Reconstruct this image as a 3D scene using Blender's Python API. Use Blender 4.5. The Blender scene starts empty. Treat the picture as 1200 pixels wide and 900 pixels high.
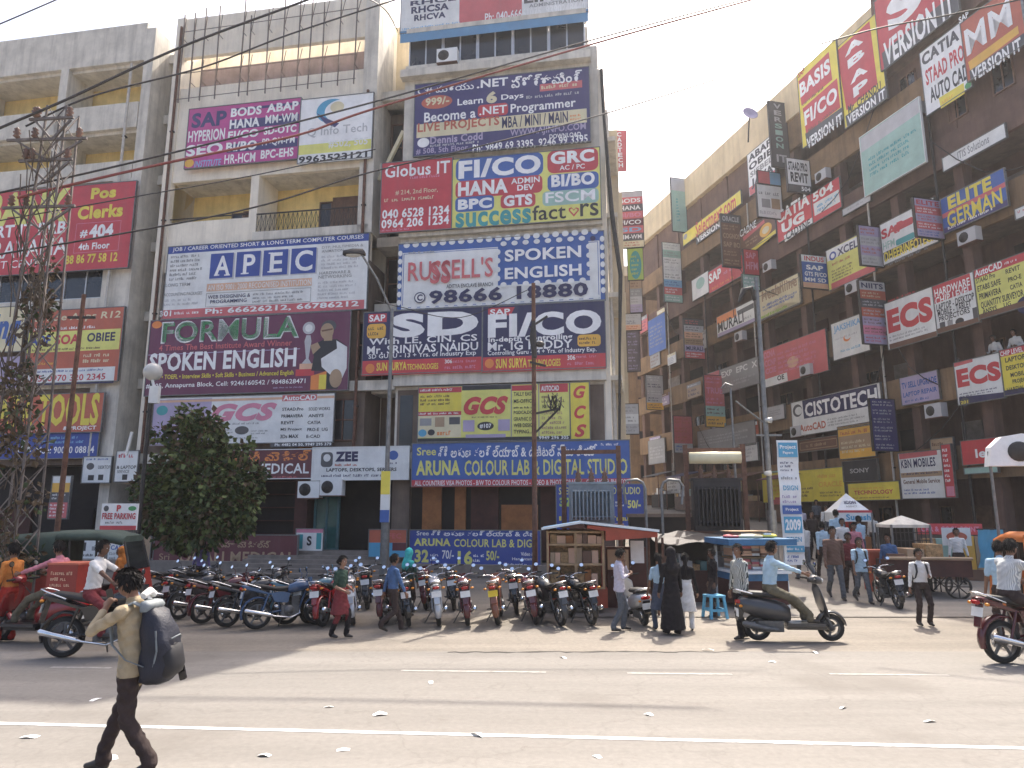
import bpy, math, random
import numpy as np
from mathutils import Matrix, Vector
R_ = math.radians
SC = bpy.context.scene
COL = SC.collection
# ---------------------------------------------------------------- camera
CAMH, PITCH, FPX = 2.15, R_(10.35), 821.0
cam = bpy.data.cameras.new("camera"); cam.sensor_width = 36; cam.lens = FPX/1200*36
cam.clip_end = 2000; cam.clip_start = .05
camo = bpy.data.objects.new("camera", cam); COL.objects.link(camo)
camo.location = (0, 0, CAMH); camo.rotation_euler = (R_(90)+PITCH, 0, 0)
SC.camera = camo
# ---------------------------------------------------------------- sky and sun
SUN_EL, SUN_AZ = R_(56), R_(26)      # azimuth measured from +Y towards +X
w = bpy.data.worlds.new("World"); SC.world = w; w.use_nodes = True
nt = w.node_tree; bg = nt.nodes["Background"]
sky = nt.nodes.new("ShaderNodeTexSky"); sky.sky_type = 'NISHITA'; sky.sun_disc = False
sky.sun_elevation = SUN_EL; sky.sun_rotation = SUN_AZ
sky.air_density = .7; sky.dust_density = 6.0; sky.ozone_density = .4
nt.links.new(sky.outputs[0], bg.inputs[0]); bg.inputs[1].default_value = .15
sl = bpy.data.lights.new("sun", 'SUN'); sl.energy = 3.0; sl.angle = R_(.5); sl.color = (1, .93, .82)
so = bpy.data.objects.new("sun", sl); COL.objects.link(so); so.location = (20, 40, 60)
sd = Vector((math.sin(SUN_AZ)*math.cos(SUN_EL), math.cos(SUN_AZ)*math.cos(SUN_EL), math.sin(SUN_EL)))
so.rotation_euler = sd.to_track_quat('Z', 'Y').to_euler()
vs = SC.view_settings; vs.view_transform = 'Standard'; vs.look = 'None'; vs.gamma = 1.0; vs.use_curve_mapping = False
vs.exposure = 1.42
# ---------------------------------------------------------------- pixel rays of the 1200x900 photograph, used to measure places on real planes
cp_, sp_ = math.cos(PITCH), math.sin(PITCH)
def ray(px, py):
    x = (px-600)/FPX; y = (450-py)/FPX
    return (x, cp_-y*sp_, sp_+y*cp_)
def G(px, py, z=0.0):
    r = ray(px, py); t = (z-CAMH)/r[2]; return Vector((r[0]*t, r[1]*t, z))
def AT(px, py, Y):
    r = ray(px, py); t = Y/r[1]; return Vector((r[0]*t, Y, CAMH+r[2]*t))
class Plane:
    def __init__(s, P, ang):
        s.P = P; s.ang = R_(ang); s.X = (math.cos(s.ang), math.sin(s.ang)); s.N = (-s.X[1], s.X[0])
    def uz(s, px, py, y=0.0):
        r = ray(px, py)
        t = (s.P[0]*s.N[0]+s.P[1]*s.N[1]+y)/(r[0]*s.N[0]+r[1]*s.N[1])
        q = (r[0]*t-s.P[0], r[1]*t-s.P[1])
        return q[0]*s.X[0]+q[1]*s.X[1], CAMH+r[2]*t
    def world(s, u, y, z):
        return Vector((s.P[0]+u*s.X[0]+y*s.N[0], s.P[1]+u*s.X[1]+y*s.N[1], z))
PF = Plane((0, 25.0), -9.8)        # street front
PR = Plane((17.97, 25.0), -75.2)   # long block up the lane
# ---------------------------------------------------------------- materials
MATS = {}
def nodes_mat(name):
    m = bpy.data.materials.new(name); m.use_nodes = True
    return m, m.node_tree, m.node_tree.nodes["Principled BSDF"]
def mat(name, col, rough=.6, metal=0., var=.15, scale=5., bump=0., spec=.5, streak=0., stain=(.1, .08, .07), coat=0., fine=0.):
    """paint-like material: base colour with soft mottling, optional rain streaks and bump"""
    if name in MATS: return MATS[name]
    m, t, b = nodes_mat(name); N = t.nodes; L = t.links
    b.inputs["Roughness"].default_value = rough; b.inputs["Metallic"].default_value = metal
    b.inputs["Specular IOR Level"].default_value = spec
    if coat: b.inputs["Coat Weight"].default_value = coat; b.inputs["Coat Roughness"].default_value = .08
    b.inputs["Base Color"].default_value = (*col, 1)
    if var or streak:
        tc = N.new("ShaderNodeTexCoord")
        nz = N.new("ShaderNodeTexNoise"); nz.inputs["Scale"].default_value = scale; nz.inputs["Detail"].default_value = 6
        nz.inputs["Roughness"].default_value = .65
        L.new(tc.outputs["Object"], nz.inputs["Vector"])
        rmp = N.new("ShaderNodeMapRange"); rmp.inputs[1].default_value = .3; rmp.inputs[2].default_value = .7
        rmp.inputs[3].default_value = 1-var; rmp.inputs[4].default_value = 1+var
        L.new(nz.outputs["Fac"], rmp.inputs[0])
        mx = N.new("ShaderNodeMix"); mx.data_type = 'RGBA'; mx.blend_type = 'MULTIPLY'; mx.inputs["Factor"].default_value = 1
        mx.inputs["A"].default_value = (*col, 1); L.new(rmp.outputs[0], mx.inputs["B"])
        out = mx.outputs["Result"]
        if streak:
            mp = N.new("ShaderNodeMapping"); mp.inputs["Scale"].default_value = (1.6, 1.6, .16)
            L.new(tc.outputs["Object"], mp.inputs["Vector"])
            n2 = N.new("ShaderNodeTexNoise"); n2.inputs["Scale"].default_value = 1.7; n2.inputs["Detail"].default_value = 8
            n2.inputs["Roughness"].default_value = .7
            L.new(mp.outputs[0], n2.inputs["Vector"])
            r2 = N.new("ShaderNodeMapRange"); r2.inputs[1].default_value = .46; r2.inputs[2].default_value = .72
            r2.inputs[4].default_value = streak; L.new(n2.outputs["Fac"], r2.inputs[0])
            m2 = N.new("ShaderNodeMix"); m2.data_type = 'RGBA'; m2.inputs["B"].default_value = (*stain, 1)
            L.new(r2.outputs[0], m2.inputs["Factor"]); L.new(out, m2.inputs["A"]); out = m2.outputs["Result"]
        L.new(out, b.inputs["Base Color"])
        if bump:
            n3 = N.new("ShaderNodeTexNoise"); n3.inputs["Scale"].default_value = scale*7; n3.inputs["Detail"].default_value = 5
            L.new(tc.outputs["Object"], n3.inputs["Vector"])
            bp = N.new("ShaderNodeBump"); bp.inputs["Strength"].default_value = bump; bp.inputs["Distance"].default_value = .02
            L.new(n3.outputs["Fac"], bp.inputs["Height"]); L.new(bp.outputs[0], b.inputs["Normal"])
    MATS[name] = m
    return m
# walls
mat("concrete", (.66, .62, .54), .9, var=.2, scale=1.2, bump=.3, streak=.55, stain=(.22, .20, .18))
mat("white_wall", (.86, .79, .66), .9, var=.12, scale=1.0, bump=.2, streak=.4, stain=(.36, .31, .26))
mat("cream_wall", (.60, .51, .36), .9, var=.14, scale=1.1, bump=.2, streak=.5, stain=(.28, .22, .15))
mat("yellow_wall", (.86, .66, .27), .9, var=.18, scale=1.1, bump=.2, streak=.35, stain=(.35, .22, .08))
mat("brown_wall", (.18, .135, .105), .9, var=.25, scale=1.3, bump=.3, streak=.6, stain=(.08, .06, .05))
mat("purple_shade", (.20, .165, .18), .9, var=.25, scale=1.3, bump=.3, streak=.6, stain=(.11, .08, .08))  # shade of the roof recess put into the colour; also the mauve blade
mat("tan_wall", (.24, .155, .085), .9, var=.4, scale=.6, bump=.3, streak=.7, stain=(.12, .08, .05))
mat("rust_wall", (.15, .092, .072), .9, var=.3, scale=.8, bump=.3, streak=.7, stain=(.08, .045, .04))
mat("parapet_cream", (.68, .56, .37), .9, var=.14, scale=.6, bump=.2, streak=.45, stain=(.33, .25, .15))
mat("shop_dark", (.018, .014, .013), .85, var=.4, scale=2.5)  # near black puts the shade of deep shop rooms into the colour
mat("shop_maroon", (.07, .025, .02), .8, var=.35, scale=2)
mat("shop_orange", (.34, .13, .04), .7, var=.3, scale=3)
mat("shop_teal", (.05, .14, .15), .6, var=.3, scale=3)
mat("door_brown", (.16, .09, .06), .6, var=.3, scale=4)
mat("door_grey", (.22, .2, .19), .6, var=.3, scale=4)
mat("glass_dark", (.02, .022, .026), .12, var=.3, scale=2, spec=.6)
mat("glass_green", (.03, .12, .11), .12, var=.3, scale=2, spec=.6)
mat("alu_frame", (.6, .6, .6), .4, metal=.5, var=.1)
mat("iron_dark", (.05, .045, .042), .6, metal=.4, var=.35, scale=9)
mat("iron_rust", (.15, .075, .05), .8, metal=.2, var=.4, scale=9)
mat("galv", (.20, .20, .195), .5, metal=.6, var=.25, scale=8)
mat("steel_bright", (.75, .75, .75), .22, metal=1., var=.08)
mat("pipe_pvc", (.5, .47, .42), .6, var=.2)
mat("step_stone", (.22, .19, .165), .85, var=.25, scale=3, bump=.3)
# signs and small stuff
def paint(name, col, rough=.5, **k):      # sun faded printed vinyl
    g_ = sum(col)/3; c2 = tuple(.9*c+.1*(g_*.85+.1) for c in col)
    return mat(name, c2, rough, var=.13, scale=1.3, streak=.22, stain=tuple(.55*c+.1 for c in c2), bump=.35)
PAL = dict(white=(.87, .87, .86), offwhite=(.76, .77, .75), black=(.02, .02, .024), red=(.60, .035, .045), crimson=(.56, .035, .05), brick=(.52, .11, .05),
    maroon=(.13, .02, .03), wine=(.15, .025, .075), magenta=(.52, .045, .26), pink=(.68, .22, .33), rose=(.62, .12, .13), orange=(.80, .24, .03), amber=(.80, .44, .03),
    yellow=(.80, .66, .04), lemon=(.74, .72, .16), cream=(.72, .64, .40), green=(.05, .33, .10), lime=(.38, .55, .08), teal=(.03, .33, .35), seagreen=(.32, .52, .45),
    blue=(.02, .06, .33), royal=(.03, .11, .40), azure=(.10, .28, .48), navy=(.017, .017, .085), indigo=(.042, .035, .155), sky=(.20, .45, .70), cyan=(.06, .36, .58), grey=(.30, .30, .30),
    silver=(.5, .5, .51), darkgrey=(.08, .08, .085), brown=(.16, .07, .035), tan=(.42, .28, .16), lilac=(.42, .35, .52), peach=(.72, .42, .26))
for k_, c_ in PAL.items(): paint(k_, c_)
def M(m):
    return MATS[m] if isinstance(m, str) else m
# ---------------------------------------------------------------- mesh builder
class MB:
    def __init__(s, m="grey"): s.v = []; s.f = []; s.mi = []; s.sm = []; s.mats = []; s.cur = m; s.X = None
    def slot(s, m):
        m = m or s.cur
        if m not in s.mats: s.mats.append(m)
        return s.mats.index(m)
    def add(s, vs, fs, m=None, smooth=False):
        o = len(s.v)
        if s.X is not None: vs = [tuple(s.X @ Vector(q)) for q in vs]
        s.v.extend(tuple(q) for q in vs); k = s.slot(m)
        for f in fs: s.f.append(tuple(i+o for i in f)); s.mi.append(k); s.sm.append(smooth)
        return s
    def box(s, x0, y0, z0, x1, y1, z1, m=None):
        if x0 > x1: x0, x1 = x1, x0
        if y0 > y1: y0, y1 = y1, y0
        if z0 > z1: z0, z1 = z1, z0
        return s.add([(x0, y0, z0), (x1, y0, z0), (x1, y1, z0), (x0, y1, z0), (x0, y0, z1), (x1, y0, z1), (x1, y1, z1), (x0, y1, z1)],
              [(0, 3, 2, 1), (4, 5, 6, 7), (0, 1, 5, 4), (1, 2, 6, 5), (2, 3, 7, 6), (3, 0, 4, 7)], m)
    def quad(s, a, b, c, d, m=None): return s.add([a, b, c, d], [(0, 1, 2, 3)], m)
    def tube(s, pts, r, n=7, m=None, cap=True, smooth=True, flat=1.0):
        pts = [Vector(p) for p in pts]; k = len(pts)
        rs = list(r) if isinstance(r, (list, tuple)) else [r]*k
        vs = []; t0 = (pts[1]-pts[0]).normalized()
        up = Vector((0, 0, 1)) if abs(t0.z) < .9 else Vector((1, 0, 0))
        a = t0.cross(up).normalized()
        for i in range(k):
            t = (pts[min(i+1, k-1)]-pts[max(i-1, 0)])
            t = t.normalized() if t.length > 1e-9 else t0
            a = (a-t*a.dot(t)); a = a.normalized() if a.length > 1e-6 else t.orthogonal().normalized()
            b = t.cross(a)
            for j in range(n):
                th = 2*math.pi*j/n
                vs.append(pts[i]+a*(math.cos(th)*rs[i])+b*(math.sin(th)*rs[i]*flat))
        fs = [(i*n+j, i*n+(j+1) % n, (i+1)*n+(j+1) % n, (i+1)*n+j) for i in range(k-1) for j in range(n)]
        s.add(vs, fs, m, smooth)
        if cap: s.add(vs[:n], [tuple(range(n))[::-1]], m); s.add(vs[-n:], [tuple(range(n))], m)
        return s
    def bar(s, a, b, w, h=None, m=None, up=(0, 0, 1)):
        a = Vector(a); b = Vector(b); h = h or w; t = (b-a).normalized(); up = Vector(up)
        if abs(t.dot(up)) > .95: up = Vector((0, 1, 0))
        x = t.cross(up).normalized()*(w/2); y = x.cross(t).normalized()*(h/2)
        vs = [a-x-y, a+x-y, a+x+y, a-x+y, b-x-y, b+x-y, b+x+y, b-x+y]
        return s.add(vs, [(0, 3, 2, 1), (4, 5, 6, 7), (0, 1, 5, 4), (1, 2, 6, 5), (2, 3, 7, 6), (3, 0, 4, 7)], m)
    def ball(s, c, r, nu=10, nv=7, m=None):
        rx, ry, rz = (r, r, r) if not hasattr(r, "__len__") else r
        vs = [(c[0], c[1], c[2]-rz)]; fs = []
        for i in range(1, nv):
            a = -math.pi/2+math.pi*i/nv
            for j in range(nu):
                t = 2*math.pi*j/nu; vs.append((c[0]+rx*math.cos(a)*math.cos(t), c[1]+ry*math.cos(a)*math.sin(t), c[2]+rz*math.sin(a)))
        vs.append((c[0], c[1], c[2]+rz)); e = len(vs)-1
        for j in range(nu):
            fs.append((0, 1+(j+1) % nu, 1+j)); fs.append((e, 1+(nv-2)*nu+j, 1+(nv-2)*nu+(j+1) % nu))
            for i in range(nv-2): fs.append((1+i*nu+j, 1+i*nu+(j+1) % nu, 1+(i+1)*nu+(j+1) % nu, 1+(i+1)*nu+j))
        return s.add(vs, fs, m, True)
    def prism(s, poly, a, b, ax="y", m=None, smooth=False):
        """poly: 2D outline; extruded along axis ax from a to b"""
        def P(p, h):
            return (p[0], h, p[1]) if ax == "y" else ((h, p[0], p[1]) if ax == "x" else (p[0], p[1], h))
        n = len(poly); vs = [P(p, a) for p in poly]+[P(p, b) for p in poly]
        s.add(vs, [tuple(range(n)), tuple(range(2*n-1, n-1, -1))], m)
        return s.add(vs, [(i, i+n, (i+1) % n+n, (i+1) % n) for i in range(n)], m, smooth)
    def loft(s, rings, m=None, cap=True, smooth=True):
        n = len(rings[0]); vs = [q for r in rings for q in r]; k = len(rings)
        s.add(vs, [(i*n+j, i*n+(j+1) % n, (i+1)*n+(j+1) % n, (i+1)*n+j) for i in range(k-1) for j in range(n)], m, smooth)
        if cap: s.add(rings[0], [tuple(range(n))[::-1]], m); s.add(rings[-1], [tuple(range(n))], m)
        return s
    def lathe(s, prof, c=(0, 0, 0), ax="z", n=20, m=None, smooth=True):
        """prof: (radius, height) pairs turned about an axis through c"""
        vs = []
        for r, h in prof:
            for j in range(n):
                t = 2*math.pi*j/n; a, b = r*math.cos(t), r*math.sin(t)
                vs.append((c[0]+a, c[1]+b, c[2]+h) if ax == "z" else ((c[0]+h, c[1]+a, c[2]+b) if ax == "x" else (c[0]+a, c[1]+h, c[2]+b)))
        fs = [(i*n+j, i*n+(j+1) % n, (i+1)*n+(j+1) % n, (i+1)*n+j) for i in range(len(prof)-1) for j in range(n)]
        return s.add(vs, fs, m, smooth)
    def mesh(s, name):
        me = bpy.data.meshes.new(name); me.from_pydata(s.v, [], s.f)
        for k in s.mats: me.materials.append(M(k))
        me.polygons.foreach_set("material_index", s.mi); me.polygons.foreach_set("use_smooth", s.sm)
        me.update(); return me
    def build(s, name, parent=None, loc=None, rot=None, fix=True):
        me = s.mesh(name)
        if fix:
            import bmesh
            bm = bmesh.new(); bm.from_mesh(me); bmesh.ops.recalc_face_normals(bm, faces=bm.faces); bm.to_mesh(me); bm.free()
        return link(name, me, parent, loc, rot)
def link(name, me, parent=None, loc=None, rot=None):
    o = bpy.data.objects.new(name, me); COL.objects.link(o)
    if parent: o.parent = parent
    if loc is not None: o.location = loc
    if rot is not None: o.rotation_euler = rot
    return o
def tag(o, label=None, cat=None, group=None, kind=None):
    if label: o["label"] = label
    if cat: o["category"] = cat
    if group: o["group"] = group
    if kind: o["kind"] = kind
    return o
def empty(name, loc=(0, 0, 0), rz=0., label=None, cat=None, group=None):
    o = bpy.data.objects.new(name, None); COL.objects.link(o); o.location = loc; o.rotation_euler = (0, 0, rz); o.empty_display_size = .2
    return tag(o, label, cat, group)
def copy_tree(o, parent=None):
    c = o.copy(); COL.objects.link(c)
    if parent: c.parent = parent
    for ch in list(o.children): copy_tree(ch, c)
    return c
def swap(o, frm, to):
    """give this copy (and its parts) another paint: material slots linked to the object"""
    for q in [o]+list(o.children_recursive):
        if q.type == 'MESH':
            for sl_ in q.material_slots:
                if sl_.material and sl_.material.name == frm: sl_.link = 'OBJECT'; sl_.material = M(to)
RNG = random.Random(7)
# ================================================================ ground, road, lane
def ground_mat(name, col, var, dirt, bump=.25, patch=.35, crack=True):
    m, t, b = nodes_mat(name); N = t.nodes; L = t.links
    tc = N.new("ShaderNodeTexCoord")
    def noise(sc, det=8, ro=.65, st=None):
        n = N.new("ShaderNodeTexNoise"); n.inputs["Scale"].default_value = sc; n.inputs["Detail"].default_value = det; n.inputs["Roughness"].default_value = ro
        if st:
            mp = N.new("ShaderNodeMapping"); mp.inputs["Scale"].default_value = st; L.new(tc.outputs["Object"], mp.inputs[0]); L.new(mp.outputs[0], n.inputs["Vector"])
        else: L.new(tc.outputs["Object"], n.inputs["Vector"])
        return n.outputs["Fac"]
    def mr(x, a, b_, c, d):
        r = N.new("ShaderNodeMapRange"); [r.inputs[i+1].default_value.__class__ for i in range(4)]
        for i, v in enumerate((a, b_, c, d)): r.inputs[i+1].default_value = v
        L.new(x, r.inputs[0]); return r.outputs[0]
    def mix(a, fac, bcol, mode='MIX'):
        x = N.new("ShaderNodeMix"); x.data_type = 'RGBA'; x.blend_type = mode
        if hasattr(fac, "links"): L.new(fac, x.inputs["Factor"])
        else: x.inputs["Factor"].default_value = fac
        if isinstance(a, tuple): x.inputs["A"].default_value = (*a, 1)
        else: L.new(a, x.inputs["A"])
        if isinstance(bcol, tuple): x.inputs["B"].default_value = (*bcol, 1)
        else: L.new(bcol, x.inputs["B"])
        return x.outputs["Result"]
    c = mix(col, mr(noise(.5), .38, .68, 0, patch), dirt)
    c = mix(c, 1.0, mr(noise(.9, 6, .6, (.12, 1.6, 1)), .3, .7, 1-var*1.2, 1+var*1.1), 'MULTIPLY')    # long wear along the road
    c = mix(c, 1.0, mr(noise(14, 4, .7), .25, .75, 1-var, 1+var), 'MULTIPLY')
    c = mix(c, mr(noise(3.1, 9, .75), .58, .72, 0, .5), (.12, .1, .085))
    c = mix(c, mr(noise(.33, 5, .55), .56, .66, 0, .5), (.13, .117, .102))           # oily and patched areas
    vr = N.new("ShaderNodeTexVoronoi"); vr.feature = 'DISTANCE_TO_EDGE'; vr.inputs["Scale"].default_value = .42
    wp = N.new("ShaderNodeVectorMath"); wp.operation = 'ADD'; nn = N.new("ShaderNodeTexNoise"); nn.inputs["Scale"].default_value = 1.7; nn.inputs["Detail"].default_value = 7
    L.new(tc.outputs["Object"], nn.inputs["Vector"]); L.new(tc.outputs["Object"], wp.inputs[0]); L.new(nn.outputs["Color"], wp.inputs[1]); L.new(wp.outputs[0], vr.inputs["Vector"])
    c = mix(c, mr(vr.outputs["Distance"], 0, .010, .2 if crack else 0., 0), (.09, .08, .07))
    L.new(c, b.inputs["Base Color"]); b.inputs["Roughness"].default_value = .92; b.inputs["Specular IOR Level"].default_value = .3
    bp = N.new("ShaderNodeBump"); bp.inputs["Strength"].default_value = bump; bp.inputs["Distance"].default_value = .015
    L.new(noise(60, 5), bp.inputs["Height"]); L.new(bp.outputs[0], b.inputs["Normal"])
    MATS[name] = m
ground_mat("earth_mat", (.215, .192, .163), .16, (.17, .147, .12), .5)
ground_mat("road_mat", (.202, .189, .172), .12, (.178, .163, .145))
ground_mat("lane_mat", (.215, .197, .173), .16, (.165, .145, .125))
mat("road_paint", (.62, .62, .60), .8, var=.3, scale=9, streak=0)
mat("worn_paint", (.31, .295, .27), .9, var=.3, scale=12)
mat("seam_tar", (.05, .045, .04), .9, var=.3)
g = MB("earth_mat"); g.quad((-400, -60, -.012), (400, -60, -.012), (400, 700, -.012), (-400, 700, -.012)); tag(g.build("ground"), kind="structure")
g = MB("road_mat"); g.quad((-120, -6, 0), (120, -6, 0), (120, 11.55, 0), (-120, 11.55, 0)); tag(g.build("road"), kind="structure")
# the broken tar edge between road and dusty shoulder
g = MB("seam_tar"); rr = random.Random(3); P_ = []
x = -1.0
while x < 3.6:
    P_.append((x, 11.5+rr.uniform(-.05, .05), rr.uniform(.004, .05))); x += rr.uniform(.07, .2)
for i in range(len(P_)-1):
    a, b = P_[i], P_[i+1]
    g.quad((a[0], a[1]-a[2], .004), (b[0], b[1]-b[2], .004), (b[0], b[1]+b[2], .004), (a[0], a[1]+a[2], .004))
tag(g.build("road_edge"), kind="structure")
def stripe(name, a, b, wd, breaks=(), m="road_paint"):
    a = Vector(a); b = Vector(b); t = (b-a); n = Vector((-t.y, t.x, 0)).normalized()*(wd/2); g = MB(m); r = random.Random(5)
    k = int(t.length/.35)
    for i in range(k):
        if any(p <= i/k < q for p, q in breaks): continue
        j0, j1 = [1+r.uniform(-.12, .1) for _ in range(2)]
        p = a+t*(i/k); q = a+t*((i+1)/k); z = Vector((0, 0, .004))
        g.quad(p-n*j0+z, q-n*j0+z, q+n*j1+z, p+n*j1+z)
    tag(g.build(name), kind="structure")
stripe("road_marking", G(-900, 826), G(2100, 899), .085, ((.495, .5),))
for (x0, y0, x1, y1) in ((470, 786, 640, 788), (735, 789, 858, 790.5), (972, 790, 1112, 791.5), (60, 782, 130, 783)):
    stripe("lane_marking", G(x0, y0), G(x1, y1), .08, m="worn_paint")
# lane that climbs between the blocks
g = MB("lane_mat"); zs = [(15.2, .006), (18, .02), (22, .25), (28, .8), (36, 1.5), (60, 3.0), (75, 3.2)]
for (ya, za), (yb, zb) in zip(zs, zs[1:]):
    def xs(y): return (3.9+.17*(y-25)-1.2*(y < 20), 18.0-.264*(y-25))
    a0, a1 = xs(ya); b0, b1 = xs(yb); a1 = max(a1, a0+4.5); b1 = max(b1, b0+4.5)
    g.quad((a0, ya, za), (a1, ya, za), (b1, yb, zb), (b0, yb, zb))
tag(g.build("lane"), kind="structure")
def lane_z(y):
    for (ya, za), (yb, zb) in zip(zs, zs[1:]):
        if ya <= y <= yb: return za+(zb-za)*(y-ya)/(yb-ya)
    return 0.
# ================================================================ buildings
def part(name, parent, fn, m="grey"):
    b = MB(m); fn(b); return b.build(name, parent)
def boxpart(name, parent, m, *dims):
    if len(dims) > 1 and name in ("pier", "bay_slab", "slab_edge", "shop_panel", "window", "side_ledge", "side_fin", "column", "shop_shelf", "balcony_slab", "doorway", "parapet", "ledge", "roof_parapet", "upper_wall", "balcony_wall"):
        return [boxpart(name, parent, m, d) for d in dims]
    b = MB(m)
    for d in dims: b.box(*d)
    return b.build(name, parent)
def window(parent, x0, z0, x1, z1, y, nm=1, nz=0, fm="alu_frame", gm="glass_dark", ft=.05, name="window"):
    """framed window sitting in the wall at depth y; the pane is a sub-part"""
    f = MB(fm)
    f.box(x0, y-.06, z0, x0+ft, y+.05, z1); f.box(x1-ft, y-.06, z0, x1, y+.05, z1)
    f.box(x0+ft, y-.06, z0, x1-ft, y+.05, z0+ft); f.box(x0+ft, y-.06, z1-ft, x1-ft, y+.05, z1)
    for i in range(1, nm+1):
        xm = x0+(x1-x0)*i/(nm+1); f.box(xm-ft/2, y-.05, z0+ft, xm+ft/2, y+.04, z1-ft)
    for i in range(1, nz+1):
        zm = z0+(z1-z0)*i/(nz+1); f.box(x0+ft, y-.045, zm-ft/2, x1-ft, y+.035, zm+ft/2)
    o = f.build(name, parent)
    boxpart("pane", o, gm, (x0+ft/2, y-.012, z0+ft/2, x1-ft/2, y+.012, z1-ft/2))
    return o
def door(parent, x0, z0, x1, z1, y, m="door_brown"):
    b = MB(m); b.box(x0, y-.05, z0, x1, y, z1); b.box(x0-.06, y-.08, z0, x0, y, z1+.06); b.box(x1, y-.08, z0, x1+.06, y, z1+.06); b.box(x0, y-.08, z1, x1, y, z1+.06)
    mid = (x0+x1)/2
    for (a, c) in ((x0+.07, mid-.05), (mid+.05, x1-.07)):
        b.box(a, y-.065, z0+.15, c, y-.05, z0+.9); b.box(a, y-.065, z0+1.02, c, y-.05, z1-.12)
    return b.build("door", parent)
def grille(parent, x0, x1, z0, z1, y, n, m="iron_dark", lattice=True, name="railing"):
    b = MB(m); b.box(x0, y-.02, z1-.05, x1, y+.02, z1); b.box(x0, y-.015, z0, x1, y+.015, z0+.03)
    for i in range(n+1):
        x = x0+.012+(x1-x0-.024)*i/n; b.box(x-.008, y-.008, z0+.03, x+.008, y+.008, z1-.05)
        if lattice and i < n:
            xb = x0+.012+(x1-x0-.024)*(i+1)/n
            b.bar((x, y, z0+.03), (xb, y, z1-.05), .012); b.bar((xb, y, z0+.03), (x, y, z1-.05), .012)
    return b.build(name, parent)
ROTF = (0, 0, PF.ang); ROTR = (0, 0, PR.ang)
# ---- left block
LB = empty("corner_block", (0, 25, 0), PF.ang, "weathered pale concrete block with open yellow balconies at the far left end of the street", "building")
boxpart("wall", LB, "concrete", (-30, 1.6, 0, -16.0, 14, 23.3), (-30, 0, 21.75, -16.45, .22, 23.6), (-30, .2, 21.6, -16.5, 1.6, 21.75),
        (-30, 0, 18.55, -16.5, .2, 19.75), (-30, 0, 16.1, -16.5, .2, 17.0), (-30, 0, 10.15, -16.5, .2, 10.9), (-30, 0, 7.1, -16.5, .2, 7.5))
boxpart("back_wall", LB, "yellow_wall", (-30, 1.55, 15.1, -16.5, 1.6, 21.6))
boxpart("balcony_slab", LB, "concrete", (-30, .2, 18.4, -16.5, 1.6, 18.55), (-30, .2, 15.3, -16.5, 1.6, 15.5), (-30, .2, 12.2, -16.5, 1.6, 12.35), (-30, .2, 9.9, -16.5, 1.6, 10.1), (-30, .2, 4.1, -16.5, 1.6, 4.3))
boxpart("column", LB, "concrete", (-16.45, 0, 0, -16.0, 1.28, 23.3), (-17.35, .01, 4.0, -16.45, .5, 16.2))
boxpart("column", LB, "concrete", (-20.6, .0, 15.3, -20.2, 1.5, 21.75))
boxpart("column", LB, "concrete", (-25.4, .0, 15.3, -25.0, 1.5, 21.75))
boxpart("wall", LB, "brown_wall", (-30, .1, 4.0, -17.35, .9, 10.2), (-30, .3, 12.3, -17.35, .9, 15.3))
for i in range(5): window(LB, -27.6+i*2.1, 10.9, -25.52+i*2.1, 12.2, .12, 1, 0)
boxpart("doorway", LB, "door_brown", (-18.6, 1.5, 18.55, -17.6, 1.55, 20.4), (-23.6, 1.5, 18.55, -22.4, 1.55, 20.4), (-18.9, 1.5, 15.5, -18.0, 1.55, 17.4))
boxpart("shop_interior_shade", LB, "shop_dark", (-30, 1.0, 0, -16.5, 1.58, 4.0))
for k, (xa, xb) in enumerate(((-29, -26), (-25.8, -23), (-22.7, -20.2), (-19.9, -17.3))):
    boxpart("shutter", LB, ("shop_maroon", "door_grey", "shop_maroon", "shop_dark")[k], *[(xa, .86-.02*(j % 2), .3+j*.11, xb, .98, .41+j*.11) for j in range(18)])
# recessed bay between the two blocks
boxpart("bay_slab", LB, "concrete", *[(-16.0, 1.0, z, -14.8, 1.9, z+.42) for z in (4.1, 7.2, 10.1, 13.2, 16.3, 19.2, 22.2)])
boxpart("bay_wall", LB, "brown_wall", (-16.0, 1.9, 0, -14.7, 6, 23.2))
for z in (4.7, 7.8, 10.7, 13.9, 17.0, 19.9): window(LB, -15.9, z, -14.85, z+2.1, 1.85, 1, 1, fm="iron_rust")
# ---- middle block
FB = empty("office_block", (0, 25, 0), PF.ang, "cream office block covered in coaching institute boards, scaffold rods on its roof", "building")
boxpart("wall", FB, "white_wall", (-14.75, 1.7, 0, -5.6, 15, 23.3), (-14.75, 0, 21.6, -6.1, .2, 23.5), (-14.75, 0, 15.75, -5.62, .2, 20.1),
        (-14.75, 0, 11.8, -10.6, .2, 13.95), (-10.6, 0, 11.8, -5.62, .2, 12.9))
boxpart("ledge", FB, "concrete", (-10.6, -.12, 12.9, -5.7, 1.7, 13.25), (-14.75, .2, 12.7, -10.6, 1.7, 12.9), (-14.75, .2, 15.8, -5.7, 1.7, 15.95), (-14.75, .2, 20.0, -5.7, 1.7, 20.09))
boxpart("balcony_wall", FB, "yellow_wall", (-14.7, 1.55, 12.9, -5.7, 1.69, 15.8), (-14.72, .2, 13.95, -14.5, 1.55, 15.75))
boxpart("balcony_wall", FB, "purple_shade", (-14.7, 1.3, 20.1, -5.7, 1.69, 21.9))
boxpart("column", FB, "white_wall", (-10.85, -.06, 12.95, -10.5, 1.5, 15.8))
boxpart("column", FB, "white_wall", (-14.9, -.1, 4.0, -14.5, 1.7, 23.5))
boxpart("column", FB, "concrete", (-6.15, -.12, 12.9, -5.55, 1.7, 23.8))
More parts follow.
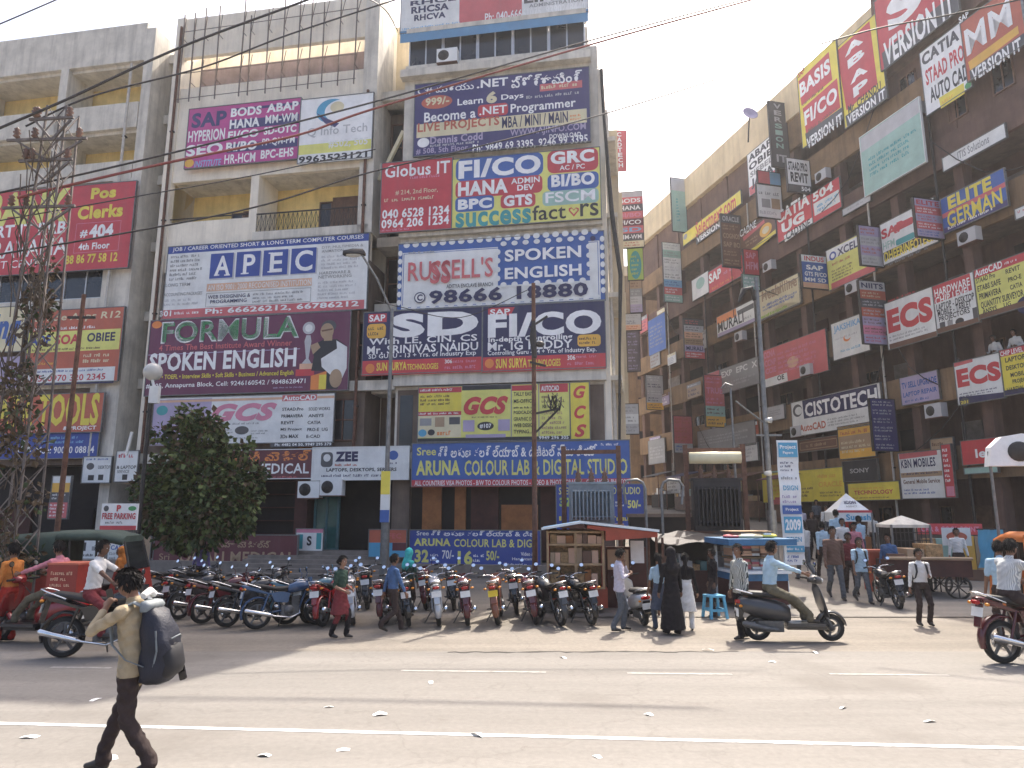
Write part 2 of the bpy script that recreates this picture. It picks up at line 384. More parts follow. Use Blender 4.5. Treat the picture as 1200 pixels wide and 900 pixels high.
boxpart("lower_wall", FB, "brown_wall", (-14.5, .05, 4.3, -5.62, 1.7, 11.8))
boxpart("slab_edge", FB, "concrete", (-14.5, -.15, 6.62, -4.4, .05, 7.0), (-14.5, -.15, 4.0, -4.4, .05, 4.35))
door(FB, -7.9, 13.27, -6.9, 15.2, 1.55); door(FB, -12.0, 12.95, -11.1, 14.9, 1.55)
window(FB, -8.55, 13.9, -7.98, 15.1, 1.53, 0, 0, fm="door_brown"); window(FB, -12.6, 14.0, -12.06, 14.9, 1.53, 0, 0, fm="door_brown")
grille(FB, -10.5, -6.15, 13.25, 14.05, -.06, 22)
boxpart("handrail", FB, "iron_dark", (-14.5, .06, 14.12, -10.85, .1, 14.16))
window(FB, -7.0, 4.75, -5.9, 6.35, .05, 1, 1, fm="iron_rust"); window(FB, -5.95, 7.5, -5.64, 9.3, .03, 0, 1, fm="iron_rust")
boxpart("door", FB, "shop_orange", (-8.2, 0, 4.45, -7.3, .05, 6.4))
# rods left from an old hoarding
mat("mast_rod", (.16, .13, .115), .7, metal=.2, var=.35, scale=6)
def rods(b):
    r = random.Random(11); xs_ = [-14.4, -13.9, -13.4, -12.7, -11.6, -11.2, -10.4, -9.7, -9.0, -8.5, -7.9, -7.2, -6.5]
    for x in xs_:
        b.bar((x, -.25, 19.3), (x+r.uniform(-.05, .05), -.3, 23.5+r.uniform(-.5, .35)), .042, m="mast_rod")
        for z in (20.2, 22.3):
            if r.random() < .75: b.bar((x, -.27, z), (x+.45, -.8, z+.55), .025, m="mast_rod"); b.bar((x, -.27, z), (x, .1, z), .02, m="mast_rod")
    for z in (19.4, 20.6, 22.6): b.bar((-14.4, -.33, z), (-6.4, -.33, z+r.uniform(-.1, .1)), .022, m="mast_rod")
part("scaffold", FB, rods)
def stairhead(b):
    b.prism([(-5.9, 19), (-3.2, 19), (-3.2, 20.4), (-5.2, 23.6), (-5.9, 23.6)], 2.2, 6.0, m="cream_wall")
    b.box(-5.55, 1.2, 18.9, -3.9, 2.2, 19.25, "concrete")
part("stair_tower", FB, stairhead)
# recess between middle and right block
boxpart("bay_slab", FB, "concrete", *[(-5.55, .5, z, -4.4, 1.6, z+.4) for z in (6.6, 9.75, 12.5, 15.7, 18.9)])
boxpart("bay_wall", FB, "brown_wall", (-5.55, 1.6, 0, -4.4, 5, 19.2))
for z in (7.1, 10.2, 13.0, 16.2): window(FB, -5.45, z, -4.45, z+2.2, 1.56, 1, 1, fm="iron_rust")
part("brace", FB, lambda b: b.bar((-5.5, .4, 15.3), (-4.5, .3, 17.3), .14, m="cream"))
boxpart("shop_interior_shade", FB, "shop_dark", (-14.5, 1.0, 0, -4.4, 1.68, 4.0))
boxpart("pier", FB, "shop_maroon", (-14.5, .02, .0, -14.0, 1.0, 4.0), (-11.2, .02, .0, -10.8, 1.0, 4.0), (-8.2, .02, 0, -7.7, 1.0, 4.0))
window(FB, -7.55, .75, -6.55, 3.3, .35, 1, 0, fm="shop_teal", gm="glass_green", ft=.09, name="shop_door")
boxpart("shop_shelf", FB, "shop_maroon", *[(-10.7, .75, .8+i*.5, -8.3, .99, .84+i*.5) for i in range(6)])
boxpart("shop_shelf", FB, "door_grey", *[(-13.9, .75, .8+i*.5, -11.3, .99, .84+i*.5) for i in range(6)])
# ---- right block of the front
SB = empty("studio_block", (0, 25, 0), PF.ang, "narrow grey block with a glazed top storey and pale side wall on the lane", "building")
boxpart("wall", SB, "concrete", (-4.4, .0, 4.0, 3.35, .25, 20.0), (-4.4, .25, 0, 3.35, 16, 19.9), (-4.4, .7, 19.9, 2.95, 15, 21.4))
boxpart("wall", SB, "brown_wall", (-4.3, -.04, 4.3, 3.3, 0, 6.6))
boxpart("side_wall", SB, "white_wall", (3.35, .05, 0, 3.55, 24, 19.0))  # white here brightens the side in place of stronger grazing sun
boxpart("side_ledge", SB, "concrete", *[(3.55, .3, z, 3.95, 22, z+.18) for z in (6.8, 9.9, 13, 16.1)])
boxpart("side_fin", SB, "cream_wall", *[(3.55, yy, 4.2, 4.0+.1*(k % 2), yy+.3, 18.2-k*.9) for k, yy in enumerate((3.2, 7.4, 12.5, 17.5))])
part("drain_pipe", SB, lambda b: [b.tube([(3.62, .5+i*.9, .3), (3.62, .5+i*.9, 17.5+i*.4)], .055, m="pipe_pvc") for i in range(3)])
part("service_cable", SB, lambda b: b.tube([(3.5, -.05, 18.9), (3.55, -.12, 17), (3.75, -.1, 13), (4.0, -.05, 10.6), (3.9, -.1, 8), (3.8, 0, 4.6)], [.07, .06, .09, .08, .05, .05], m="iron_dark"))
boxpart("slab_edge", SB, "concrete", (-4.4, -.3, 6.72, 3.4, 0, 7.2), (-4.4, -.22, 12.55, 3.4, 0, 12.85), (-4.4, -.25, 3.7, 4.1, 0, 4.05), (-4.5, -.35, 19.3, 3.1, .0, 19.62))
boxpart("parapet", SB, "concrete", (-4.4, .12, 19.62, 2.95, .7, 20.0), (-4.4, .0, 21.5, 2.95, .7, 21.7))
for i in range(5): window(SB, -4.35+i*1.45, 20.0, -2.92+i*1.45, 21.48, .3, 1, 0)
boxpart("pane", SB, "crimson", (-2.6, .34, 20.05, -2.2, .36, 21.1))
boxpart("window", SB, "glass_dark", (-4.2, -.055, 4.5, -3.7, -.03, 6.4))
boxpart("pier", SB, "brown_wall", (-4.4, -.05, 0, -3.75, .25, 3.7), (2.9, -.05, 0, 3.35, .25, 3.7))
boxpart("shop_interior_shade", SB, "shop_dark", (-3.75, .2, 0, 2.9, .248, 3.7))
boxpart("shop_panel", SB, "shop_orange", (-2.1, .1, .8, -1.7, .2, 3.4), (-.4, .1, .9, .9, .2, 2.4), (-3.3, .1, .8, -2.6, .2, 3.2))  # orange panels put the warm light of the shop inside into colour
boxpart("shop_panel", SB, "shop_maroon", (-1.5, .08, .5, -.5, .2, 3.3), (1.0, .08, .5, 2.6, .2, 3.3))
# ---- steps up to the shops
st = MB("step_stone")
for i in range(6): st.box(-9.4, -2.3+i*.34, 0, -4.0, -2.3+(i+1)*.34+(0 if i < 5 else .6), .13*(i+1))
tag(st.build("steps", None, (0, 25, 0), ROTF), "wide worn stone steps rising behind the motorcycles to the shop doors", "steps")
pl = MB("step_stone"); pl.box(-30, -1.2, 0, -9.4, 1, .42); pl.box(-4.0, -1.2, 0, 3.4, .2, .42)
tag(pl.build("pavement", None, (0, 25, 0), ROTF), kind="structure")
# ---- long block up the lane
RB = empty("arcade_block", (17.97, 25, 0), PR.ang, "long shaded brown arcade block with open corridors, running back up the lane", "building")
FL = [3.75, 6.85, 10.0, 13.15, 16.3, 19.45, 22.6]     # corridor floors
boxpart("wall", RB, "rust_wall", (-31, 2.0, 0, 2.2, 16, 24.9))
boxpart("roof_parapet", RB, "parapet_cream", (-31, -.1, 23.3, -4.2, .15, 25.4), (-31, .15, 23.3, -4.2, 2.0, 23.45))
boxpart("roof_parapet", RB, "rust_wall", (-4.2, -.15, 21.5, 2.2, .12, 26.2))
for k, z in enumerate(FL[:-1]):
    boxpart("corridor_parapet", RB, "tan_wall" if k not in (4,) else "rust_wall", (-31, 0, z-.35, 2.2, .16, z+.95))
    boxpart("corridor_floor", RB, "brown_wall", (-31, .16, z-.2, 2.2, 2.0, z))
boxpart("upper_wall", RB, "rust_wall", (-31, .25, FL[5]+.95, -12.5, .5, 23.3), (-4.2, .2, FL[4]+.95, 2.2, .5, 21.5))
boxpart("corridor_parapet", RB, "tan_wall", (-12.5, .02, 21.6, -4.2, .2, 23.3))
cx = [-30.8+i*3.28 for i in range(11)]
for x in cx: boxpart("column", RB, "rust_wall", (x, .17, 0, x+.42, .62, 23.3))
rr = random.Random(21); wproto = {}
for k, z in enumerate([0.3]+FL[:-1]):
    for i, x in enumerate(cx[:-1]):
        kind = rr.choice(("d", "w", "dw", "s"))
        if "d" in kind: boxpart("door", RB, rr.choice(("door_brown", "door_grey", "shop_dark", "shop_maroon")), (x+.7, 1.93, z, x+1.65, 1.99, z+2.1))
        if "w" in kind: window(RB, x+1.85, z+.9, x+3.1, z+2.1, 1.96, 1, 0, fm="door_brown")
        if kind == "s": boxpart("shutter", RB, rr.choice(("shop_dark", "shop_maroon", "door_grey")), (x+.7, 1.93, z, x+3.1, 1.99, z+2.4))
for x in (-3.4, -1.2, .8): 
    for z in (17.8, 20.0): window(RB, x, z-.1, x+.9, z+1.1, .19, 1, 0, fm="door_brown")
# ---- what closes the lane far behind
EB = empty("rear_block", (0, 66, 0), 0, "distant plain tan block closing the far end of the lane", "building")
boxpart("wall", EB, "tan_wall", (4, 0, 0, 26, 8, 25))
boxpart("parapet", EB, "parapet_cream", (3.9, -.15, 25, 26.1, 8, 26))
for z in (5, 8.2, 11.4, 14.6):
    for x in (6, 9, 12, 15): window(EB, x, z, x+1.4, z+1.5, -.02, 1, 0, fm="door_brown")
# ================================================================ signboards
_T = {}
def glyphs(s, bold, shear):
    if any(c_ in s for c_ in 'MWm'): bold = min(bold, .02)
    bold = min(bold, .06 if len(s) < 4 else (.045 if len(s) < 7 else .034))
    k = (s, bold, shear)
    if k not in _T:
        cu = bpy.data.curves.new("t", 'FONT'); cu.body = s; cu.resolution_u = 4 if len(s) < 9 else 2; cu.offset = bold; cu.shear = shear; cu.space_character = 1+bold*1.9
        ob = bpy.data.objects.new("t", cu); me = ob.to_mesh()
        v = np.empty(len(me.vertices)*3); me.vertices.foreach_get("co", v); v = v.reshape(-1, 3)[:, :2]
        f = [tuple(p.vertices) for p in me.polygons]
        ob.to_mesh_clear(); bpy.data.objects.remove(ob); bpy.data.curves.remove(cu)
        lo, hi = v.min(0), v.max(0); _T[k] = ((v-lo)/(hi-lo), f)
    return _T[k]
CROPS = dict(c1=(0, 0, 5.4545), c2=(200, 0, 4.615), c3=(440, 0, 4), c4=(0, 160, 5), c5=(0, 330, 5), c6=(160, 190, 4.2857), c7=(160, 350, 4.2857), c8=(430, 170, 3.871),
    d1=(420, 340, 3.529), d2=(700, 120, 5), d3=(700, 280, 5), d4=(860, 0, 3.529), d5=(860, 200, 3.529), d6=(860, 400, 3.529), d7=(700, 440, 5), d8=(0, 500, 5),
    e1=(0, 620, 5), e3=(140, 470, 4.615), e4=(180, 600, 5), e5=(360, 600, 5), e6=(560, 600, 5), e7=(740, 600, 4.615), e8=(940, 590, 4.615), px=(0, 0, 1))
def rrect(x0, y0, x1, y1, r, n=4):
    out = []
    for cx, cy, a in ((x1-r, y1-r, 0), (x0+r, y1-r, 90), (x0+r, y0+r, 180), (x1-r, y0+r, 270)):
        for i in range(n+1): t = R_(a+90*i/n); out.append((cx+r*math.cos(t), cy+r*math.sin(t)))
    return out
def artwork(MBp, MBl, items, loc, wd, ht, rnd, slope=0.):
    """items laid on a board wd x ht metres, local x right from 0, z up from 0, front at y = 0"""
    lay = 0; ty = -.0006*sum(len(i[0]) == 1 and i[0] in '#robp' for i in items)-.004
    for it in items:
        k = it[0]
        if k == 'p':
            pts = [loc(*q) for q in it[1]]; lay += 1
            MBp.add([(x*wd, -.0006*lay-.001, (1-y)*ht) for x, y in pts], [tuple(range(len(pts)))], it[2]); continue
        x0, y0, x1, y1 = it[1:5]; cxm, cym = (x0+x1)/2, (y0+y1)/2
        if slope and k not in ('o', '#') and y1 > y0:          # the print runs along the sloping board
            h_ = max((y1-y0)-slope*(x1-x0), (y1-y0)*.68); y0, y1 = cym-h_/2, cym+h_/2
        fx0, fx1 = loc(x0, cym)[0]*wd, loc(x1, cym)[0]*wd
        f0, f1 = loc(cxm, y0)[1], loc(cxm, y1)[1]; z1, z0 = (1-f0)*ht, (1-f1)*ht
        col = it[5]
        if k in '#ro':
            lay += 1; y = -.0006*lay-.001
            if k == '#': pts = [(fx0, z0), (fx1, z0), (fx1, z1), (fx0, z1)]
            elif k == 'r': pts = rrect(fx0, z0, fx1, z1, min(fx1-fx0, z1-z0)*.28)
            else: pts = [((fx0+fx1)/2+math.cos(t)*(fx1-fx0)/2, (z0+z1)/2+math.sin(t)*(z1-z0)/2) for t in [2*math.pi*i/28 for i in range(28)]]
            MBp.add([(a, y, b) for a, b in pts], [tuple(range(len(pts)))], col)
        elif k == 'b':      # outline
            lay += 1; y = -.0006*lay-.001; t = it[6] if len(it) > 6 else .04
            for a, b, c, d in ((fx0, z0, fx1, z0+t), (fx0, z1-t, fx1, z1), (fx0, z0+t, fx0+t, z1-t), (fx1-t, z0+t, fx1, z1-t)):
                MBp.quad((a, y, b), (c, y, b), (c, y, d), (a, y, d), col)
        elif k == 'w':      # rows of print too small to read
            n = it[6]; h = (z1-z0)/n
            for i in range(n):
                x = fx0; zb = z1-(i+1)*h+h*.22; end = fx0+(fx1-fx0)*rnd.uniform(.72, 1)
                while x < end:
                    l = min(rnd.uniform(.9, 2.9)*h, end-x)
                    if l < h*.4: break
                    lw_ = h*.4; q = x; t_ = h*.13
                    while q+lw_*.8 <= x+l+1e-6:                 # letter-like strokes
                        up = h*(.58 if rnd.random() < .35 else .44); e_ = q+lw_*.74; k_ = rnd.random()
                        MBl.quad((q, ty, zb), (q+t_, ty, zb), (q+t_, ty, zb+up), (q, ty, zb+up), col)
                        if k_ < .7: MBl.quad((q+t_, ty, zb+up-t_), (e_, ty, zb+up-t_), (e_, ty, zb+up), (q+t_, ty, zb+up), col)
                        if k_ > .25: MBl.quad((q+t_, ty, zb), (e_, ty, zb), (e_, ty, zb+t_), (q+t_, ty, zb+t_), col)
                        if .15 < k_ < .6: MBl.quad((e_-t_, ty, zb+t_), (e_, ty, zb+t_), (e_, ty, zb+up-t_), (e_-t_, ty, zb+up-t_), col)
                        q += lw_
                    x += l+h*.3
        else:
            s = it[0]
            bold = it[6] if len(it) > 6 else .028; sh = it[7] if len(it) > 7 else 0
            v, f = glyphs(s, bold, sh)
            MBl.add([(fx0+a*(fx1-fx0), ty, z0+b*(z1-z0)) for a, b in v], f, col)
SIGNS = []
def board(plane, off, crop, quad, bg, label, items, group=None, name="signboard", cat="signboard", thick=.07, frame="galv", rods=True, edge=None):
    ox, oy, sc = CROPS[crop]; xL, a, b, xR, c, d = quad
    P = lambda x, y: plane.uz(ox+x/sc, oy+y/sc, off)
    p = [P(xL, a), P(xL, b), P(xR, c), P(xR, d)]
    u0, u1 = (p[0][0]+p[1][0])/2, (p[2][0]+p[3][0])/2; z1, z0 = (p[0][1]+p[2][1])/2, (p[1][1]+p[3][1])/2
    wd, ht = u1-u0, z1-z0
    def loc(x, y):
        fx = (x-xL)/(xR-xL); t = a+(c-a)*fx; bb = b+(d-b)*fx; return fx, (y-t)/(bb-t)
    mp = MB(bg); ml = MB("white"); mp.box(0, 0, 0, wd, thick, ht, bg)
    artwork(mp, ml, items, loc, wd, ht, random.Random(label), abs((c-a)+(d-b))/2/(xR-xL) if plane is PR else 0.)
    o = mp.build(name, None, plane.world(u0, off, z0), (0, 0, plane.ang), fix=False)
    tag(o, label, cat, group)
    if ml.f: ml.build("lettering", o, fix=False)
    if frame:
        f = MB(edge or frame); t = .03; e = -.012
        f.box(-t, -e-.03, -t, wd+t, thick+.02, 0); f.box(-t, -e-.03, ht, wd+t, thick+.02, ht+t); f.box(-t, -e-.03, 0, 0, thick+.02, ht); f.box(wd, -e-.03, 0, wd+t, thick+.02, ht)
        f.build("frame", o)
    if rods and wd > 1.5:
        f = MB("iron_dark"); n = max(2, int(wd/1.6))
        for i in range(n):
            x = wd*(i+.5)/n
            f.bar((x, thick+.02, ht*.1), (x, thick+.02, ht*.9), .05); f.bar((x, thick, ht*.85), (x, -off+.05 if off < 0 else .3, ht*.85), .04); f.bar((x, thick, ht*.15), (x, -off+.05 if off < 0 else .3, ht*.15), .04)
        f.build("bracket", o)
    SIGNS.append((o, wd, ht)); return o
GF = "boards on the street front"; GR = "boards on the lane block"
def SF(crop, quad, bg, label, items, off=-.28, **k): return board(PF, off, crop, quad, bg, label, items, k.pop("group", GF), **k)
def SR(crop, quad, bg, label, items, off=-.16, **k): return board(PR, off, crop, quad, bg, label, items, k.pop("group", GR), **k)
W, Y_, B_, K = "white", "yellow", "blue", "black"
# ---- far left block
SF('c4', (-110, 345, 830, 775, 258, 755), "crimson", "red board with yellow BANK and POS clerks lettering, cut by the left edge", [
    ("BANK", -105, 325, 395, 520, "lemon", .05, .1), ("CRT IT RRB", -90, 515, 395, 590, "white", .03), ("SRAVANA", -80, 610, 415, 710, "white", .01), ("FIRST CENTER", -80, 728, 335, 772, "white", .0),
    ("Pos", 520, 296, 665, 362, "yellow", .05), ("Clerks", 455, 400, 715, 478, "yellow", .05), ('b', 455, 500, 712, 672, "pink", .02), ("# ", 482, 548, 525, 592, "white", .03), ("404", 535, 512, 672, 590, "white", .05),
    ("4th Floor", 482, 618, 660, 658, "white", .03), ("88 86 77 58 12", 415, 682, 712, 735, "yellow", .03)])
SF('c5', (-60, 160, 420, 140, 140, 400), "cream", "pale board with large blue script beside the lattice mast", [('#', -60, 440, 140, 620, "lilac"), ("Ing", -50, 190, 120, 380, "royal", .05, .2)])
SF('c5', (160, 178, 600, 708, 150, 575), "brick", "orange and yellow striped board with a two number white footer", [
    ('#', 160, 290, 700, 410, "lemon"), ('#', 150, 508, 690, 590, "offwhite"), ('#', 150, 592, 690, 602, "navy"),
    ("Oracle Apps R12", 172, 185, 690, 238, "cream", .02, .1), ('w', 190, 258, 685, 285, "white", 1), ("ADF", 175, 318, 295, 378, "blue", .04), ("SOA", 322, 312, 465, 370, "red", .04), ("OBIEE", 510, 300, 672, 352, "navy", .03),
    ('w', 190, 385, 680, 405, "brown", 1), ('w', 500, 415, 665, 480, "cream", 2), ('w', 170, 470, 400, 495, "amber", 1), ('w', 240, 512, 650, 532, "blue", 1), ("2345, 0970 320 2345", 165, 545, 640, 588, "crimson", .02)])
SF('c5', (-100, 685, 890, 600, 640, 880), "brick", "red board with tall yellow TOOLS lettering beside the lattice mast", [
    ("DATA TOOLS", -90, 660, 580, 850, "yellow", .06), ("& PROJECT", 385, 846, 575, 876, "white", .03), ('w', 130, 862, 320, 882, "white", 1)])
SF('d8', (-30, 45, 205, 575, 30, 165), "blue", "dark blue board with a phone number under the TOOLS board", [
    ('w', 220, 50, 545, 100, "sky", 2), ("Mob: 90000 08814", 220, 112, 556, 152, "white", .03), ('p', [(108, 155), (150, 50), (190, 150)], "offwhite")], off=-.2)
SF('d8', (485, 185, 330, 648, 170, 325), "offwhite", "white computer repair board left of two under the corner column", [('w', 500, 180, 640, 200, "royal", 1), ('o', 505, 215, 550, 255, "darkgrey"), ("DESKTOP", 575, 225, 645, 245, "black", .0), ('#', 520, 285, 555, 315, "black"), ('#', 580, 280, 610, 312, "black")], off=-.35)
SF('d8', (678, 145, 322, 804, 142, 318), "offwhite", "white laptop board right of two under the corner column", [('w', 690, 150, 800, 190, "crimson", 1), ("& LAPTOP", 685, 228, 798, 248, "black", .02), ("SERVICE", 690, 255, 760, 272, "black", .0), ('#', 722, 280, 752, 312, "black")], off=-.35)
SF('d8', (298, 290, 540, 404, 292, 535), "darkgrey", "small upright strip board, yellow above pink, hung before dark shutters", [('#', 299, 291, 403, 330, "offwhite"), ('#', 299, 330, 403, 385, "amber"), ('w', 305, 390, 400, 430, "white", 2), ('#', 290, 445, 400, 535, "rose"), ('w', 295, 450, 395, 530, "white", 4)], off=-1.2, rods=False)
SF('d8', (60, 640, 790, 385, 635, 780), "brown", "brown shop board with faint pale lines behind the auto rickshaw", [("MOBILES COLLEGE", 70, 665, 380, 695, "tan", .01), ('w', 75, 705, 370, 770, "tan", 2)], off=-.6, rods=False)
SF('d8', (450, 620, 775, 595, 615, 770), "offwhite", "white poster with dark patches left of the parking board post", [('#', 465, 680, 505, 730, "black"), ('#', 540, 700, 590, 725, "grey"), ('w', 460, 625, 590, 665, "grey", 2), ('w', 460, 740, 590, 765, "black", 1)], off=-.7, rods=False, thick=.02)
SF('d8', (635, 615, 800, 745, 612, 790), "offwhite", "white poster strip behind the parking board post", [('w', 640, 620, 740, 690, "crimson", 3), ("CARE", 650, 695, 735, 722, "royal", .03), ('w', 645, 730, 735, 785, "grey", 2)], off=-.7, rods=False, thick=.02)
SF('d8', (718, 720, 812, 792, 718, 808), "sky", "small pale blue notice right of the parking board post", [('w', 725, 730, 785, 800, "white", 4)], off=-.8, rods=False, thick=.02)
SF('d8', (815, 645, 810, 880, 645, 808), "tan", "narrow tan paper notice between tree and posters", [('w', 822, 660, 872, 790, "brown", 5)], off=-.7, rods=False, thick=.02)
# ---- middle block
SF('c2', (90, 585, 895, 695, 540, 872), "magenta", "pink board with columns of white course names under the scaffold", [
    ('#', 85, 830, 300, 890, "magenta"), ('#', 318, 640, 690, 690, "indigo"), ('#', 315, 770, 690, 815, "indigo"), ('#', 318, 575, 690, 590, "indigo"),
    ("SAP", 108, 600, 300, 680, "indigo", .04), ("HYPERION", 96, 695, 298, 755, "white", .03), ("SEO", 92, 770, 292, 830, "white", .04), ('o', 88, 848, 140, 890, "amber"), ("INSTITUTE", 142, 855, 290, 890, "sky", .02, .2),
    ("BODS", 322, 580, 488, 628, "white", .04), ("ABAP", 515, 562, 684, 610, "white", .04), ("HANA", 320, 642, 482, 692, "white", .04), ("MM-WM", 512, 625, 682, 672, "white", .04), ("FI/CO", 315, 705, 480, 748, "white", .04), ("SD-OTC", 508, 690, 680, 732, "white", .04),
    ("BI/BO", 310, 765, 476, 815, "white", .04), ("PP-QM-PM", 503, 752, 675, 797, "white", .04), ("HR-HCM", 306, 830, 472, 880, "white", .04), ("BPC-EHS", 500, 815, 672, 862, "white", .04)])
SF('c2', (697, 540, 872, 1090, 505, 857), "white", "white board with a blue and purple crescent and black number strip", [
    ('#', 697, 770, 1088, 830, "lemon"), ('#', 697, 822, 1088, 872, "offwhite"), ('o', 785, 535, 950, 665, "cyan"), ('o', 830, 540, 1000, 660, "white"), ('p', [(785, 610), (840, 640), (912, 670), (890, 690), (835, 668)], "indigo"), ('o', 860, 550, 935, 610, "cream"), ("Q Info Tech", 740, 680, 1065, 735, "silver", .01), ("#502, 505", 860, 755, 1070, 800, "offwhite", .02), ("9963523121", 702, 830, 1070, 868, "black", .05)])
SF('c6', (147, 420, 778, 1160, 368, 745), "offwhite", "white computer course board with four blue letter tiles", [
    ('#', 145, 392, 1160, 430, "blue"), ('#', 140, 718, 1150, 764, "rose"), ("JOB / CAREER ORIENTED SHORT & LONG TERM COMPUTER COURSES", 170, 398, 1135, 424, "white", .01),
    ('#', 376, 458, 500, 588, "silver"), ('#', 508, 452, 636, 580, "silver"), ('#', 645, 446, 776, 576, "silver"), ('#', 785, 440, 915, 570, "silver"),
    ('#', 374, 455, 492, 580, "blue"), ('#', 508, 448, 630, 574, "blue"), ('#', 645, 442, 768, 570, "blue"), ('#', 785, 436, 908, 564, "blue"),
    ("A", 398, 468, 478, 568, "white", .02), ("P", 545, 462, 605, 562, "white", .02), ("E", 680, 456, 742, 556, "white", .02), ("C", 806, 448, 892, 552, "white", .02),
    ('#', 398, 562, 425, 568, "white"), ('#', 450, 562, 480, 568, "white"), ('#', 535, 556, 575, 562, "white"), ('#', 670, 456, 690, 462, "white"), ('#', 670, 550, 690, 556, "white"),
    ('#', 366, 598, 893, 636, "peach"), ("AN ISO 9001: 2000 RECOGNISED INSTITUTION", 372, 604, 890, 632, "offwhite", .01), ('b', 366, 645, 892, 715, "grey", .02), ("WEB DESIGNING &", 376, 662, 592, 680, "navy", .01), ("PROGRAMMING", 390, 686, 575, 704, "navy", .01),
    ('w', 605, 650, 885, 705, "grey", 3), ('w', 165, 455, 350, 590, "grey", 6), ("LONG TERM", 150, 602, 278, 618, "grey", .01), ("ACCOUNTING PACKAGES", 145, 648, 345, 664, "grey", .01), ('w', 145, 675, 340, 715, "silver", 2),
    ("DTP, MULTIMEDIA &", 935, 425, 1135, 440, "grey", .0), ("ANIMATION", 935, 446, 1040, 460, "grey", .01), ('w', 935, 470, 1130, 545, "silver", 4), ("HARDWARE &", 928, 555, 1080, 570, "grey", .01), ("NETWORKING", 925, 574, 1085, 590, "grey", .01), ('w', 925, 600, 1130, 695, "silver", 5),
    ("301", 132, 738, 192, 766, "white", .03), ('w', 208, 738, 355, 760, "white", 1), ("Ph: 66626212, 66786212", 368, 718, 1125, 750, "white", .03)])
o = SF('c7', (57, 112, 495, 1068, 65, 448), "wine", "purple spoken English board with a woman in a sari beside a trophy", [
    ('o', 62, 112, 115, 150, "orange"), ('#', 54, 268, 830, 272, "lilac"), ("FORMULA", 118, 100, 822, 215, "offwhite", .075), ("FORMULA", 124, 106, 816, 208, "green", .045), ("4 Times The Best Institute Award Winner", 112, 222, 790, 252, "rose", .015),
    ("SPOKEN ENGLISH", 68, 262, 815, 358, "white", .06), ("IELTS • TOEFL • Interview Skills • Soft Skills • Business / Advanced English", 78, 374, 805, 404, "yellow", .02), ("# 305, Annapurna Block, Cell: 9246160542 / 9848628471", 62, 416, 866, 446, "white", .015), ('w', 710, 436, 862, 448, "lilac", 1),
    ('o', 838, 118, 898, 180, "silver"), ('o', 850, 130, 886, 168, "offwhite"), ('p', [(850, 215), (858, 185), (878, 185), (884, 215), (874, 300), (890, 325), (842, 325), (862, 300)], "silver"), ('#', 832, 325, 895, 352, "peach"), ('#', 815, 352, 905, 385, "red"),
    ('p', [(890, 385), (965, 360), (960, 450), (890, 452)], "orange"), ('#', 930, 378, 965, 448, "yellow"),
    ('p', [(880, 240), (945, 205), (1010, 205), (1058, 240), (1060, 340), (1020, 445), (968, 448), (965, 360), (890, 360), (900, 290)], "black"), ('p', [(1005, 210), (1058, 242), (1060, 345), (1030, 420), (985, 380), (940, 340), (935, 300), (1010, 250)], "offwhite"), ('o', 980, 350, 1040, 440, "tan"),
    ('p', [(880, 235), (915, 220), (930, 245), (895, 280)], "tan"), ('#', 945, 180, 985, 212, "tan"), ('o', 930, 110, 1002, 170, "darkgrey"), ('o', 926, 125, 990, 205, "tan"), ('p', [(930, 160), (985, 150), (985, 158), (935, 168)], "brown")])
SF('c7', (80, 510, 745, 990, 468, 705), "offwhite", "white board with slanted pink capitals half hidden by the tree crown", [
    ('#', 76, 510, 380, 745, "lilac"), ('#', 76, 500, 990, 512, "peach"), ('#', 735, 478, 905, 508, "rose"), ('o', 95, 545, 155, 595, "teal"), ("GCS", 385, 525, 712, 615, "pink", .07, .35), ('w', 450, 618, 690, 634, "grey", 1), ('o', 508, 640, 578, 682, "darkgrey"), ('w', 450, 655, 500, 680, "grey", 2), ('w', 590, 655, 690, 680, "grey", 2), ('w', 450, 692, 690, 704, "grey", 1),
    ("AutoCAD", 740, 480, 900, 505, "white", .03), ("STAAD.Pro", 738, 542, 842, 558, "black", .02), ("SOLID WORKS", 868, 538, 972, 554, "black", .01), ("PRIMAVERA", 736, 576, 842, 592, "black", .02), ("ANSYS", 868, 572, 942, 588, "black", .02),
    ("REVIT", 736, 610, 800, 626, "black", .02), ("CATIA", 866, 606, 930, 622, "black", .02), ("MS Project", 736, 643, 840, 660, "black", .02), ("PRO-E  UG", 866, 640, 965, 656, "black", .02), ("3Ds MAX", 736, 676, 825, 694, "black", .02), ("E-CAD", 864, 674, 930, 690, "black", .02), ('#', 690, 714, 988, 735, "darkgrey"), ("Ph: 4482 04 50, 9949 295 379", 712, 716, 985, 732, "white", .02)])
SF('c7', (330, 770, 915, 885, 752, 890), "maroon", "maroon medical shop board with orange Telugu line, right of the tree", [
    ("ఓమాలి మెడికల్", 430, 762, 872, 815, "orange", .03), ("OMALI MEDICAL", 380, 828, 868, 880, "white", .04), ('w', 500, 886, 868, 900, "rose", 1)], off=-.45, edge="offwhite")
SF('d1', (-190, 655, 790, 208, 645, 775), "offwhite", "white laptop and desktop shop board with a dark blue name", [
    ("ZEE", -95, 668, 0, 710, "navy", .06), ('r', -155, 672, -105, 735, "darkgrey"), ('o', -145, 680, -115, 712, "offwhite"), ('w', -95, 716, 10, 732, "brick", 1), ("LAPTOPS, DESKTOPS, SERVERS", -130, 735, 160, 752, "black", .03), ('w', -150, 758, 170, 775, "navy", 1), ('o', 125, 662, 165, 700, "royal"), ('w', 115, 704, 180, 720, "navy", 1)], off=-.45, edge="offwhite")
